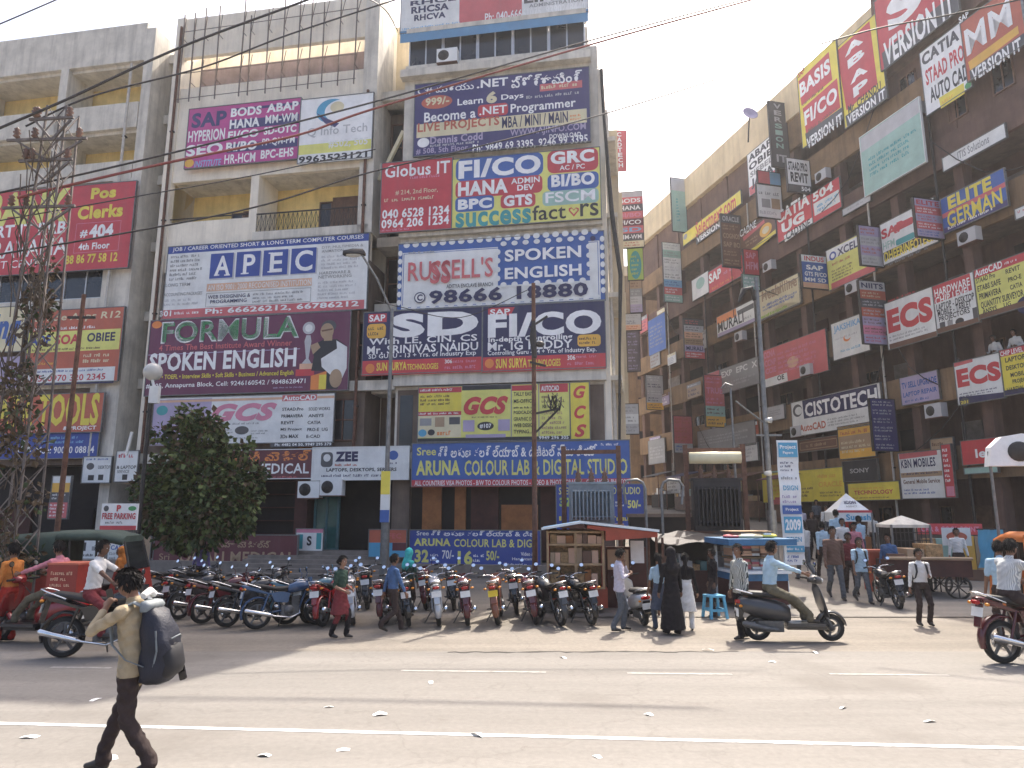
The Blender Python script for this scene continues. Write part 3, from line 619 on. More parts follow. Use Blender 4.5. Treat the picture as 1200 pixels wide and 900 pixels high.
SF('e3', (955, 690, 810, 1100, 695, 808), "offwhite", "small white display poster with dark cylinders beside the green shop door", [('#', 955, 690, 1100, 712, "pink"), ('#', 965, 720, 992, 800, "teal"), ('#', 1065, 715, 1092, 800, "teal"), ("S", 1014, 730, 1040, 782, "black", .04)], off=-.5, rods=False, thick=.03)
SF('e3', (185, 735, 905, 960, 715, 905), "maroon", "dark red medical store wall board with pale serif lettering behind motorcycles", [
    ("మహా మెడికల్స్", 525, 752, 818, 790, "tan", .015), ("Sri", 218, 832, 275, 865, "tan", .0), ("OMALI MEDICAL", 330, 812, 952, 875, "tan", .02), ('w', 340, 885, 600, 900, "brown", 1)], off=-.9, rods=False)
SF('e5', (362, 105, 265, 580, 105, 260), "cyan", "faded red and blue shop panel between shop door and photo board", [('#', 362, 105, 580, 180, "brick"), ("EFFEC", 430, 125, 550, 155, "rose", .02), ('#', 500, 180, 580, 225, "maroon")], off=-1.0, rods=False)
# ---- studio block
SF('c3', (125, -360, 148, 992, -420, 62), "offwhite", "white and blue roof board cut by the top edge of the picture", [
    ('#', 125, 95, 992, 150, "azure"), ('#', 405, -380, 695, 95, "rose"), ("RHCE", 170, -15, 390, 8, "navy", .03), ("RHCSA", 175, 15, 355, 48, "navy", .04), ("RHCVA", 190, 55, 340, 84, "navy", .04), ("LINUX", 705, -40, 985, 10, "darkgrey", .04), ("ADMINISTRATION", 728, 14, 970, 30, "grey", .02),
    ("Ph: 040-66661075, 9390248440", 525, 40, 980, 85, "white", .02), ('w', 135, 102, 500, 140, "sky", 2)], off=.02)
SF('c3', (183, 395, 737, 1003, 318, 655), "indigo", "deep blue programming course board with a six days offer", [
    ("C# మరియు", 195, 395, 468, 432, "white", .01), (".NET", 482, 368, 630, 408, "white", .03), ("ప్రోగ్రామింగ్", 645, 345, 972, 400, "white", .02), ('#', 778, 388, 972, 422, "rose"), ('w', 785, 392, 965, 418, "cream", 1),
    ('o', 215, 445, 365, 510, "brick"), ("999/-", 235, 455, 350, 492, "cream", .04), ("Learn", 390, 458, 512, 490, "white", .02), ("6", 528, 428, 578, 485, "cream", .07), ("Days", 598, 440, 702, 472, "white", .02), ('w', 715, 435, 968, 458, "silver", 1),
    ("Become a", 230, 518, 478, 565, "white", .02), ('r', 488, 488, 630, 545, "crimson"), (".NET", 495, 498, 625, 536, "white", .02), ("Programmer", 642, 475, 942, 528, "white", .02),
    ('#', 195, 548, 990, 612, "cream"), ("LIVE PROJECTS", 200, 562, 590, 618, "brick", .03), ("MBA / MINI / MAIN", 602, 536, 905, 588, "navy", .02), ('w', 915, 532, 985, 565, "orange", 2),
    ('o', 200, 650, 258, 695, "white"), ("Dennis Codd", 262, 632, 512, 668, "lilac", .03), ('w', 262, 665, 512, 685, "silver", 1), ("WWW.AJINFO.COM", 640, 590, 985, 630, "lilac", .03), ("DOWNLOAD", 820, 622, 962, 642, "white", .02), ("# 508, 5th Floor,", 195, 690, 450, 720, "lilac", .02), ("Ph: 9849 69 3395, 9246 99 3395", 465, 652, 992, 695, "white", .02)])
SF('c8', (65, 80, 398, 385, 62, 378), "crimson", "red half board with white lettering and two phone numbers", [
    ("Globus IT", 78, 82, 375, 140, "white", .02), ('w', 195, 132, 370, 155, "pink", 1), ("# 214, 2nd Floor,", 130, 200, 322, 224, "cream", .01), ('w', 80, 230, 370, 255, "cream", 1), ("040 6528 1234", 72, 284, 375, 326, "white", .03), ("0964 206 1234", 70, 328, 375, 370, "white", .03), ('w', 68, 375, 220, 390, "pink", 1)], off=-.36)
SF('c8', (387, 62, 378, 1058, 15, 330), "lemon", "yellow board of coloured module tiles with a heart in its bottom word", [
    ('r', 402, 45, 806, 152, "royal"), ('r', 825, 22, 1052, 125, "crimson"), ('r', 402, 150, 802, 230, "crimson"), ('r', 825, 130, 1052, 205, "royal"), ('r', 402, 232, 582, 300, "royal"), ('r', 612, 222, 770, 284, "crimson"), ('r', 802, 205, 1050, 270, "seagreen"),
    ("FI/CO", 415, 55, 795, 140, "white", .06), ("GRC", 840, 28, 1035, 85, "white", .05), ("AC / PC", 880, 92, 992, 114, "white", .02), ("HANA", 414, 160, 645, 225, "white", .05), ("ADMIN", 660, 148, 790, 174, "white", .03), ("DEV", 688, 180, 764, 206, "white", .03), ("BI/BO", 842, 132, 1035, 188, "white", .05),
    ("BPC", 415, 242, 572, 290, "white", .05), ("GTS", 626, 226, 756, 276, "white", .05), ("FSCM", 815, 210, 1035, 258, "white", .05), ("success", 405, 298, 750, 365, "teal", .03), ("fact", 756, 272, 905, 338, "black", .01), ("rs", 968, 265, 1048, 322, "black", .01),
    ('p', [(940, 325), (918, 300), (918, 288), (930, 284), (940, 294), (950, 284), (962, 288), (962, 298)], "red"), ('p', [(940, 315), (924, 298), (926, 291), (932, 289), (940, 299), (948, 289), (955, 291), (956, 297)], "lemon")], off=-.36)
ru = [('#', 160, 462, 1058, 722, "offwhite"), ('b', 165, 466, 1052, 718, "royal", .025), ('p', [(606, 452), (1010, 425), (1014, 612), (606, 638)], "royal")]
for i in range(21): x = 178+i*43; ru.append(('o', x-15, 440-i*2.95, x+15, 466-i*2.95, "offwhite")); ru.append(('o', x-15, 727-i*2.8, x+15, 752-i*2.8, "offwhite"))
for i in range(7): ru.append(('o', 140, 480+i*38, 160, 506+i*38, "offwhite")); ru.append(('o', 1060, 415+i*38, 1080, 441+i*38, "offwhite"))
for i in range(8): x = 632+i*50; ru.append(('o', x-14, 438-i*3.3, x+14, 460-i*3.3, "offwhite")); ru.append(('o', x-14, 624-i*3.2, x+14, 648-i*3.2, "offwhite"))
for i in range(4): ru.append(('o', 596, 475+i*40, 618, 500+i*40, "offwhite")); ru.append(('o', 1000, 450+i*40, 1024, 474+i*40, "offwhite"))
SF('c8', (142, 450, 752, 1076, 392, 695), "royal", "white spoken English board edged like a postage stamp", ru+[
    ("RUSSELL'S", 190, 520, 585, 612, "rose", .015), ("SS", 295, 530, 390, 632, "rose", .015), ('w', 190, 478, 340, 496, "grey", 1), ("SPOKEN", 638, 468, 978, 522, "white", .03), ("ENGLISH", 638, 550, 978, 602, "white", .03), ("ADITYA ENCLAVE BRANCH", 372, 630, 585, 648, "black", .01),
    ("98666 18880", 292, 642, 1005, 705, "navy", .05), ('o', 222, 672, 275, 722, "navy"), ('o', 227, 677, 270, 717, "offwhite"), ("C", 236, 682, 262, 712, "navy", .04), ('o', 1018, 416, 1042, 438, "navy")], off=-.3)
SF('d1', (20, 95, 347, 512, 70, 333), "navy", "navy and red board reading SD in huge white capitals", [
    ('#', 18, 285, 512, 347, "red"), ('#', 38, 98, 116, 134, "crimson"), ('r', 34, 140, 114, 200, "amber"), ("SAP", 42, 102, 110, 130, "white", .03), ('w', 40, 148, 108, 192, "brown", 2), ("SD", 135, 90, 496, 192, "white", .06), ("With LE, CIN, CS", 45, 192, 492, 224, "white", .04), ("Mr. SRINIVAS NAIDU", 38, 224, 496, 258, "white", .03), ("SD GURU - 13 + Yrs. of Industry Exp", 45, 258, 488, 282, "white", .015),
    ('o', 34, 304, 72, 342, "orange"), ("SUN SURYA", 80, 298, 206, 332, "yellow", .03), ("TECHNOLOGIES", 208, 304, 336, 328, "yellow", .02), ("306", 362, 288, 392, 304, "white", .02), ('w', 395, 286, 498, 304, "pink", 1), ('w', 362, 308, 498, 330, "pink", 1)], off=-.4)
SF('d1', (513, 70, 333, 1020, 45, 318), "navy", "navy and red board reading FI/CO in huge white capitals", [
    ('#', 512, 270, 1020, 333, "red"), ('p', [(536, 74), (650, 70), (632, 104), (536, 108)], "crimson"), ("SAP", 545, 78, 630, 102, "white", .03), ("FI/CO", 536, 90, 1006, 190, "white", .06), ("In-depth Controlling", 538, 188, 888, 216, "white", .03), ("Mr. IG REDDY", 536, 210, 888, 246, "white", .03), ("Controlling Guru - 14 + Yrs. of Industry Exp.", 536, 244, 985, 268, "white", .015), ('r', 908, 185, 1002, 234, "amber"), ('w', 915, 192, 995, 228, "brown", 2),
    ('o', 524, 284, 562, 322, "orange"), ("SUN SURYA", 570, 282, 700, 322, "yellow", .03), ("TECHNOLOGIES", 704, 286, 838, 316, "yellow", .02), ("306", 866, 270, 898, 290, "white", .02), ('w', 902, 266, 1005, 284, "pink", 1), ('w', 866, 292, 1010, 314, "pink", 1)], off=-.4)
SF('d1', (248, 402, 625, 873, 385, 618), "lemon", "yellow training board with red slanted capitals and a black oval", [
    ('#', 248, 402, 430, 424, "crimson"), ('#', 248, 502, 430, 518, "crimson"), ('#', 432, 394, 636, 412, "black"), ('#', 248, 608, 873, 625, "black"), ('#', 640, 394, 742, 416, "crimson"), ('#', 755, 388, 868, 424, "crimson"), ('#', 248, 425, 430, 500, "yellow"), ('#', 248, 518, 430, 608, "cream"), ('#', 748, 386, 752, 608, "grey"), ('#', 636, 390, 640, 608, "grey"),
    ('w', 254, 404, 426, 420, "white", 1), ('w', 256, 430, 428, 478, "brown", 3), ('w', 250, 503, 428, 516, "white", 1), ('#', 255, 530, 305, 560, "grey"), ('#', 320, 525, 360, 565, "tan"), ('#', 380, 525, 425, 555, "darkgrey"), ('o', 250, 575, 285, 605, "cyan"), ('o', 290, 575, 320, 600, "black"), ('w', 330, 575, 425, 605, "orange", 1),
    ("GCS", 440, 440, 625, 515, "red", .06, .35), ('w', 475, 520, 610, 530, "brown", 1), ('o', 498, 545, 566, 580, "black"), ("#107", 508, 553, 556, 572, "white", .02), ('#', 438, 538, 486, 585, "lilac"), ('#', 584, 535, 632, 582, "lilac"), ('#', 450, 596, 615, 610, "lilac"),
    ("TALLY EASY", 648, 422, 728, 438, "black", .02), ("MS-OFFICE", 648, 452, 730, 468, "black", .02), ('w', 648, 480, 730, 494, "black", 1), ("PGDCA,DCA", 648, 500, 735, 516, "black", .02), ("GRAPHIC DES", 648, 526, 735, 542, "black", .01), ("WEB DESIGN", 648, 552, 735, 568, "black", .02), ("TYPING...", 648, 578, 722, 594, "black", .02),
    ("AUTOCAD", 760, 396, 832, 418, "white", .03), ('w', 762, 432, 865, 470, "brown", 2), ("REVIT", 765, 476, 808, 490, "black", .01), ('w', 762, 500, 868, 600, "tan", 5), ("9949 296 305", 750, 604, 868, 618, "white", .02)])
SF('d1', (878, 384, 618, 955, 380, 612), "yellow", "narrow yellow strip with three red slanted capitals stacked down it", [("G", 890, 395, 942, 448, "red", .04, .3), ("C", 892, 478, 942, 532, "red", .04, .3), ("S", 892, 555, 942, 608, "red", .04, .3)])
SF('d1', (222, 635, 812, 1122, 622, 800), "royal", "long blue studio fascia with Telugu line over golden capitals", [
    ('#', 222, 782, 1122, 812, "crimson"), ("Sree", 242, 650, 325, 684, "lemon", .02), ("శ్రీ అరుణ కలర్ ల్యాబ్ & డిజిటల్ స్టూడియో", 335, 640, 995, 690, "white", .02), ("ARUNA", 240, 705, 430, 768, "lemon", .04), ("COLOUR LAB & DIGITAL STUDIO", 448, 700, 1112, 764, "lemon", .02), ("ALL COUNTRIES VISA PHOTOS - B/W TO COLOUR PHOTOS - VIDEO & PHOTOGRAPHY - ONE HOUR PHOTOS", 235, 785, 1115, 806, "white", .01), ('w', 1010, 630, 1105, 646, "white", 1)], off=-.55)
SF('d1', (820, 808, 1000, 1180, 800, 985), "blue", "blue photo studio price board hanging below the fascia at the corner", [
    ("SREE ARUNA PHOTO STUDIO", 830, 815, 1168, 845, "lemon", .01), ("32", 832, 862, 880, 900, "lime", .05), ("50/-", 1115, 865, 1168, 898, "lemon", .04), ('w', 1065, 870, 1110, 895, "white", 2), ('w', 830, 930, 1170, 960, "yellow", 1)], off=-.75)
SF('e5', (600, 108, 355, 1366, 110, 330), "blue", "low blue studio board with gold price lines behind the motorcycles", [
    ("Sree", 640, 112, 714, 140, "offwhite", .02), ("శ్రీ అరుణ కలర్ ల్యాబ్ & డిజి", 728, 108, 1340, 142, "white", .02), ("ARUNA", 625, 158, 845, 205, "lemon", .04), ("COLOUR LAB & DIGI", 865, 158, 1330, 205, "lemon", .02), ("32", 632, 228, 715, 308, "lemon", .04), ('w', 725, 245, 785, 300, "white", 2), ("70/-", 795, 228, 865, 280, "offwhite", .02), ("16", 888, 228, 975, 310, "lemon", .04), ('w', 980, 242, 1045, 296, "white", 2), ("50/-", 1055, 225, 1130, 280, "lemon", .03), ("Video &", 1255, 228, 1330, 248, "white", .02), ("Handycam,", 1205, 258, 1330, 278, "white", .02), ('w', 1160, 288, 1340, 308, "white", 1), ('w', 660, 328, 1330, 352, "lime", 1)], off=-.9, rods=False)

# ---- boards along the lane block
SR('d4', (272, 268, 608, 438, 182, 515), "yellow", "yellow edged red board of two stacked panels above the roof edge", [
    ('p', [(286, 545), (438, 470), (438, 520), (290, 612)], "darkgrey"), ('p', [(275, 300), (408, 222), (412, 345), (280, 415)], "crimson"), ('p', [(284, 430), (430, 345), (432, 470), (290, 545)], "crimson"), ("SAP", 275, 245, 305, 285, "crimson", .03),
    ("BASIS", 278, 265, 408, 360, "white", .04), ('w', 285, 365, 408, 395, "brown", 1), ("FI/CO", 288, 395, 425, 490, "white", .04), ('w', 300, 485, 425, 515, "brown", 1), ("VERSION IT", 290, 518, 436, 590, "white", .03)], off=-.5)
SR('d4', (443, 160, 512, 617, 55, 450), "yellow", "yellow edged red board with four white capitals stacked down it", [
    ('p', [(436, 175), (582, 85), (588, 375), (455, 440)], "crimson"), ('p', [(448, 462), (617, 395), (617, 452), (452, 512)], "darkgrey"), ("A", 470, 138, 550, 200, "white", .05), ("B", 478, 200, 550, 258, "white", .05), ("A", 482, 270, 556, 330, "white", .05), ("P", 490, 330, 552, 395, "white", .05), ("Mr. CHANDU", 462, 385, 600, 440, "black", .02), ("VERSION IT", 456, 425, 612, 485, "white", .03)], off=-.45)
SR('d4', (592, -60, 300, 915, -230, 62), "crimson", "huge red board cut by the top edge with one giant white letter", [
    ('p', [(602, 210), (915, -10), (915, 62), (605, 300)], "darkgrey"), ("S", 640, -110, 790, 110, "white", .05), ("VERSION IT", 612, 40, 900, 210, "white", .03)], off=-.55)
SR('d4', (782, 195, 478, 968, 88, 378), "white", "white board with black and red drafting course names above a yellow strip", [
    ("CATIA", 788, 145, 945, 225, "darkgrey", .05), ("STAAD PRO", 795, 215, 955, 320, "red", .03), ("AUTO CAD", 805, 300, 962, 400, "black", .03), ('p', [(838, 408), (940, 358), (940, 405), (842, 456)], "yellow"), ('w', 850, 385, 935, 425, "amber", 1), ('o', 942, 358, 970, 385, "green")], off=-.4)
SR('d4', (950, 70, 330, 1195, -75, 205), "brick", "dark red board with two tall white capitals at the right edge", [
    ('p', [(962, 245), (1172, 125), (1172, 160), (966, 285)], "amber"), ('p', [(962, 285), (1195, 160), (1195, 205), (962, 330)], "darkgrey"), ("MM", 960, 20, 1155, 195, "white", .05), ("VERSION IT", 970, 215, 1175, 300, "white", .03), ("SAP", 945, 20, 990, 60, "white", .03)], off=-.5)
SR('d4', (530, 542, 808, 780, 415, 690), "seagreen", "faded blank sea green board on the upper wall", [('p', [(532, 545), (778, 418), (778, 480), (532, 610)], "silver"), ('w', 560, 560, 770, 700, "teal", 4)], off=-.5, edge="offwhite")
SR('d4', (865, 655, 708, 1122, 508, 572), "offwhite", "long narrow white board with small grey lettering near the right edge", [("ITIS Solutions", 930, 580, 1060, 632, "grey", .02)])
SR('d4', (60, 628, 820, 166, 562, 735), "white", "white board with four rows of black outlined course names near the roof", [("ABAP", 65, 595, 160, 640, "black", .04), ("OBIE", 65, 635, 160, 678, "black", .04), ("SIEBEL", 68, 672, 160, 708, "grey", .04), ("JAVA", 70, 700, 160, 765, "black", .04), ('p', [(60, 780), (165, 705), (166, 735), (62, 820)], "rose")])
SR('d5', (180, 182, 298, 322, 95, 222), "red", "red board with two rows of white capitals left of room number", [("CATIA", 182, 112, 316, 192, "white", .05), ("UG", 198, 180, 292, 245, "white", .06), ('p', [(205, 268), (322, 198), (322, 222), (208, 296)], "offwhite"), ("CADYNE", 215, 220, 312, 270, "black", .02)])
SR('d5', (324, 92, 222, 440, 25, 150), "red", "red and white board with room number 504", [("504", 330, 55, 415, 112, "white", .04), ('p', [(330, 135), (435, 78), (436, 130), (332, 190)], "offwhite"), ('w', 345, 105, 430, 160, "cyan", 2)])
SR('d2', (836, 745, 868, 1045, 668, 800), "brown", "brown board with a round gold emblem above a yellow edge", [("CADNE", 838, 690, 940, 755, "white", .02), ('p', [(855, 765), (985, 695), (988, 715), (858, 790)], "rose"), ('w', 870, 770, 950, 830, "tan", 2), ('o', 955, 722, 1025, 800, "amber"), ('o', 970, 740, 1010, 782, "cream"), ('p', [(900, 850), (1045, 775), (1045, 800), (915, 868)], "yellow")])
SR('d5', (862, 108, 262, 1125, -5, 150), "royal", "bright blue board with two yellow language course words", [("ELITE", 892, 45, 1075, 130, "yellow", .05), ('p', [(862, 175), (1125, 52), (1125, 72), (862, 195)], "rose"), ("GERMAN", 882, 105, 1108, 205, "yellow", .05), ('p', [(862, 240), (1125, 125), (1125, 150), (862, 262)], "indigo"), ('w', 880, 175, 1110, 205, "white", 1)], off=-.3)
SR('d5', (612, 212, 395, 836, 118, 295), "offwhite", "white board with red heading over a black and yellow strip", [('p', [(614, 340), (836, 240), (836, 275), (616, 375)], "black"), ("SAP", 614, 205, 712, 270, "red", .04), ('r', 670, 195, 750, 240, "crimson"), ("HFM", 616, 278, 668, 325, "seagreen", .02), ('r', 672, 262, 750, 300, "teal"), ('r', 755, 200, 830, 235, "cyan"), ('r', 755, 245, 830, 275, "rose"), ("DHEERINFOTECH", 618, 282, 830, 345, "yellow", .03), ('w', 630, 330, 830, 365, "grey", 1)])
SR('d5', (388, 325, 500, 577, 238, 415), "lemon", "pale yellow board with white heading and a round blue curl", [('p', [(388, 325), (522, 268), (522, 310), (390, 372)], "offwhite"), ('p', [(398, 470), (577, 385), (577, 415), (398, 500)], "rose"), ('o', 400, 328, 430, 365, "blue"), ('o', 406, 336, 424, 357, "offwhite"), ("XCEL", 436, 290, 520, 340, "navy", .03), ('w', 410, 350, 515, 375, "brick", 1), ('w', 405, 375, 510, 450, "brown", 4)])
SR('d5', (102, 500, 622, 270, 428, 552), "cream", "faded cream board with sloping script in mid wall", [("healyline", 122, 452, 260, 520, "tan", .02), ('w', 120, 520, 262, 560, "royal", 2), ('w', 110, 560, 265, 590, "lime", 1)])
SR('d5', (632, 548, 748, 830, 478, 680), "offwhite", "larger white board with tall red ECS capitals on the third row", [("ECS", 638, 520, 822, 672, "red", .06), ('w', 640, 650, 825, 690, "grey", 2), ('p', [(636, 725), (830, 660), (830, 680), (636, 748)], "brown"), ('w', 650, 496, 800, 520, "crimson", 1)], off=-.4, rods=False)
SR('d5', (832, 478, 680, 1002, 412, 625), "offwhite", "white hardware course list with red heading beside tall red capitals", [('p', [(832, 478), (988, 418), (990, 490), (834, 552)], "crimson"), ("HARDWARE", 838, 455, 985, 505, "white", .02), ("CHIP LEVEL", 838, 490, 985, 540, "white", .02), ("LAPTOP - DESKTOP", 840, 520, 995, 565, "black", .02), ("MOBILE - TABLET", 842, 550, 980, 592, "black", .02), ("PROJECTORS", 845, 580, 972, 622, "black", .02), ('#', 845, 630, 868, 655, "darkgrey"), ('#', 878, 620, 900, 648, "grey"), ('o', 910, 610, 945, 640, "black"), ('#', 982, 565, 1000, 612, "darkgrey"), ('p', [(832, 660), (1002, 606), (1002, 625), (832, 680)], "brown")], off=-.4, rods=False)
SR('d5', (1003, 412, 625, 1330, 288, 515), "lemon", "pale yellow drafting course list running out of the right edge", [('p', [(1003, 412), (1330, 288), (1330, 322), (1003, 448)], "crimson"), ("AutoCAD", 1008, 378, 1130, 425, "white", .03), ('w', 1140, 355, 1195, 380, "white", 1), ("STAAD Pro", 1010, 425, 1095, 458, "black", .02), ("REVIT", 1140, 388, 1200, 418, "black", .02), ("ETABS SAFE", 1012, 455, 1115, 492, "black", .02), ("PRO-E", 1146, 425, 1200, 455, "black", .02), ("PRIMAVERA", 1016, 490, 1112, 530, "black", .02), ("CATIA", 1150, 458, 1200, 488, "black", .02), ("QUANTITY SURVEYOR", 1018, 510, 1200, 560, "black", .02), ("ANSYS", 1022, 565, 1085, 598, "black", .02), ("UG", 1115, 540, 1145, 568, "black", .02), ('o', 1165, 515, 1245, 590, "navy"), ('p', [(1003, 605), (1330, 490), (1330, 515), (1003, 625)], "brown")], off=-.4, rods=False)
SR('d5', (122, 745, 896, 385, 652, 830), "rose", "washed out pink board with a round pale badge and a white corner", [("CCNA", 128, 735, 180, 775, "pink", .04), ("CCNP", 130, 770, 182, 810, "pink", .04), ("CCIE", 132, 805, 180, 840, "pink", .04), ('w', 190, 690, 375, 840, "pink", 5), ('o', 228, 765, 275, 812, "peach"), ('p', [(125, 862), (225, 832), (226, 868), (126, 896)], "offwhite"), ("OE", 182, 838, 212, 868, "black", .04)])
SR('d5', (408, 635, 785, 556, 580, 745), "offwhite", "white board with blue heading and an orange curl beside a striped strip", [("JAKSHIKA", 418, 615, 530, 665, "sky", .04), ('w', 420, 670, 530, 690, "silver", 1), ('o', 455, 675, 485, 705, "orange"), ('o', 460, 672, 488, 696, "offwhite"), ('w', 440, 720, 540, 745, "cyan", 1)])
SR('d6', (920, 88, 272, 1108, 45, 225), "offwhite", "smaller white board with red ECS capitals on the second row", [("ECS", 926, 78, 1105, 195, "red", .06), ('p', [(920, 88), (1000, 68), (1000, 82), (920, 105)], "rose"), ('w', 930, 195, 1100, 225, "navy", 2), ('p', [(925, 238), (1108, 205), (1108, 225), (925, 272)], "navy"), ('o', 928, 238, 968, 276, "darkgrey"), ("201", 930, 248, 962, 268, "yellow", .03)], off=-.4, rods=False)
SR('d6', (1110, 44, 225, 1330, -22, 190), "yellow", "yellow repair list with black lines running out of the right edge", [('p', [(1110, 44), (1330, -22), (1330, 5), (1110, 70)], "crimson"), ("CHIP LEVEL", 1112, 28, 1210, 58, "white", .02), ("LAPTOP", 1130, 55, 1215, 85, "black", .03), ("DESKTOP", 1130, 90, 1215, 118, "black", .03), ("MOBILE", 1145, 120, 1215, 148, "black", .03), ("PROJECTOR", 1150, 145, 1240, 178, "black", .03), ("HARDWARE", 1122, 180, 1225, 210, "black", .02), ('p', [(1110, 205), (1330, 170), (1330, 190), (1110, 225)], "navy")], off=-.4, rods=False)
SR('d6', (692, 158, 272, 845, 112, 232), "lilac", "small lilac board with thick dark blue lettering on the tan parapet", [("TV SELL UPGRADE", 698, 150, 840, 190, "royal", .04), ("LAPTOP REPAIR", 700, 195, 838, 225, "royal", .03), ('w', 705, 225, 835, 250, "royal", 1)])
SR('d6', (242, 258, 400, 610, 165, 330), "offwhite", "wide cream and navy board with white rounded capitals", [('p', [(295, 245), (600, 170), (602, 255), (298, 322)], "navy"), ('o', 248, 262, 292, 315, "darkgrey"), ('o', 258, 272, 292, 306, "offwhite"), ("CISTOTECH", 305, 205, 598, 298, "white", .035), ("AutoCAD", 275, 330, 392, 375, "brick", .03), ('w', 400, 290, 565, 345, "grey", 3)], off=-.3)
SR('d6', (434, 352, 492, 580, 335, 470), "amber", "orange and grey patterned board under the navy rounded capitals", [('#', 436, 385, 580, 445, "tan"), ('w', 445, 355, 575, 390, "brick", 1), ('w', 445, 395, 570, 470, "cream", 3)], off=-.3)
SR('d6', (270, 412, 462, 430, 388, 436), "brown", "thin dark board with a pale outline below cream and navy board", [('b', 274, 402, 426, 450, "tan", .03), ('w', 300, 410, 410, 440, "tan", 1)])
SR('d6', (120, 560, 690, 455, 505, 632), "yellow", "wide yellow software course board with faint dark lines", [('w', 360, 525, 450, 560, "amber", 1), ("ORACLE", 362, 560, 448, 590, "amber", .02), ('w', 250, 590, 345, 650, "brown", 3), ('w', 365, 595, 450, 630, "brown", 2), ('w', 140, 590, 235, 660, "amber", 3)], off=-.35)
SR('d6', (452, 500, 585, 594, 485, 568), "black", "black board with small pale serif capitals beside the yellow boards", [("SONY", 482, 520, 562, 548, "silver", .02)], off=-.35)
SR('d6', (475, 595, 665, 685, 572, 645), "yellow", "yellow board with coloured letters above the white canopy", [('w', 485, 595, 680, 615, "amber", 1), ("TECHNOLOGY", 500, 610, 660, 636, "crimson", .03), ('w', 490, 640, 660, 652, "brown", 1)], off=-.35)
SR('d6', (690, 472, 656, 866, 440, 640), "offwhite", "white mobile shop board with a red heading strip and pink rows", [('p', [(692, 472), (850, 442), (850, 462), (692, 495)], "rose"), ("KBN MOBILES", 698, 475, 840, 530, "navy", .05), ('#', 692, 540, 862, 560, "tan"), ('w', 700, 535, 855, 555, "navy", 1), ("General Mobile Service", 700, 565, 850, 592, "brown", .02), ('w', 700, 600, 850, 640, "royal", 2)], off=-.35)
SR('d6', (868, 430, 650, 906, 422, 640), "crimson", "narrow red upright strip with white marks beside mobile shop board", [('w', 872, 435, 902, 590, "white", 7), ('#', 872, 600, 902, 640, "pink")], off=-.5)
SR('d6', (945, 428, 525, 1300, 358, 470), "red", "long red shop fascia with white rounded letters cut by the floodlight", [("len", 1005, 440, 1085, 492, "white", .03), ("ovo", 1095, 420, 1190, 470, "white", .03)], off=-.4)
SR('d6', (955, 530, 552, 1090, 512, 536), "seagreen", "thin pale green strip under the long red fascia", [], off=-.4, rods=False)
SR('d6', (820, 410, 540, 910, 392, 520), "tan", "faded tan panel with a round dark emblem behind red upright strip", [('w', 825, 405, 905, 440, "brown", 1), ('o', 860, 440, 905, 478, "seagreen")], off=-.2)
SR('d3', (556, 245, 368, 652, 185, 310), "offwhite", "pale half board with a green figure left of red half", [('o', 580, 225, 630, 290, "seagreen")])
SR('d3', (652, 185, 310, 852, 85, 225), "red", "red half board with white capitals right of a pale half", [("SAP", 655, 165, 730, 250, "white", .04), ('w', 745, 150, 845, 200, "pink", 1), ('w', 670, 225, 845, 265, "orange", 1)])
SR('d3', (702, 462, 582, 920, 350, 480), "offwhite", "white board with black capitals and an orange corner beside the lane pole", [('p', [(702, 462), (820, 402), (822, 450), (704, 505)], "orange"), ('p', [(825, 420), (918, 370), (918, 400), (830, 445)], "darkgrey"), ("MURALI", 708, 440, 860, 535, "black", .05), ('w', 862, 435, 912, 470, "grey", 1), ('p', [(705, 560), (920, 460), (920, 480), (705, 582)], "lilac")])
SR('d3', (945, 352, 480, 1188, 212, 370), "cream", "pale board with tan lettering right of the lane pole", [("Healthline", 970, 240, 1175, 335, "tan", .03), ('w', 1000, 320, 1175, 380, "royal", 2), ('w', 960, 390, 1180, 430, "lime", 1)])
SR('d3', (720, 765, 905, 945, 692, 850), "grey", "dull grey board with pale capitals low behind the lane pole", [("EXP  EPC  X", 730, 735, 940, 790, "offwhite", .03), ('w', 735, 800, 935, 860, "silver", 2)])
SR('d3', (628, 800, 940, 720, 765, 905), "rose", "dull pink panel left of grey board behind the lane pole", [("TRUE", 635, 800, 710, 830, "pink", .03), ('w', 635, 845, 712, 910, "pink", 2)])
SR('d2', (502, 758, 832, 842, 530, 605), "yellow", "long yellow board with red sloping letters below the roof line", [("Selectnext.com", 585, 590, 815, 730, "red", .03), ('o', 505, 755, 530, 790, "grey"), ('w', 540, 690, 820, 730, "amber", 1)], off=-.3)
SR('d2', (580, 785, 822, 722, 692, 735), "darkgrey", "black strip with white capitals under the long yellow board", [("VERSION", 582, 735, 718, 785, "white", .04)], off=-.2)
SR('d7', (590, 335, 460, 925, 255, 395), "grey", "wide dull grey panel on the lower parapet behind a pole brace", [('w', 605, 320, 910, 400, "silver", 3)])
SR('d7', (830, 408, 512, 940, 392, 492), "offwhite", "small off white panel low on the wall left of banner", [('w', 845, 415, 930, 490, "silver", 3)])
SR('d7', (995, 190, 270, 1095, 165, 250), "silver", "small silver panel between the pole and cream board", [('w', 1005, 190, 1085, 245, "grey", 3)])
SR('d7', (300, 390, 530, 395, 360, 500), "grey", "small dull grey panel far up the lane near blades", [('w', 310, 400, 385, 500, "silver", 4)])
SR('d3', (300, 470, 680, 400, 440, 650), "royal", "dull blue panel far up the lane", [('w', 308, 480, 392, 640, "grey", 6)], rods=False)
SR('d4', (450, 860, 885, 565, 810, 838), "silver", "thin silver strip sign under the sea green board", [('w', 470, 835, 555, 855, "grey", 1)])
SR('d5', (1165, 160, 200, 1260, 120, 165), "offwhite", "small white strip at the right edge under blue board", [('w', 1175, 145, 1240, 170, "rose", 1)])
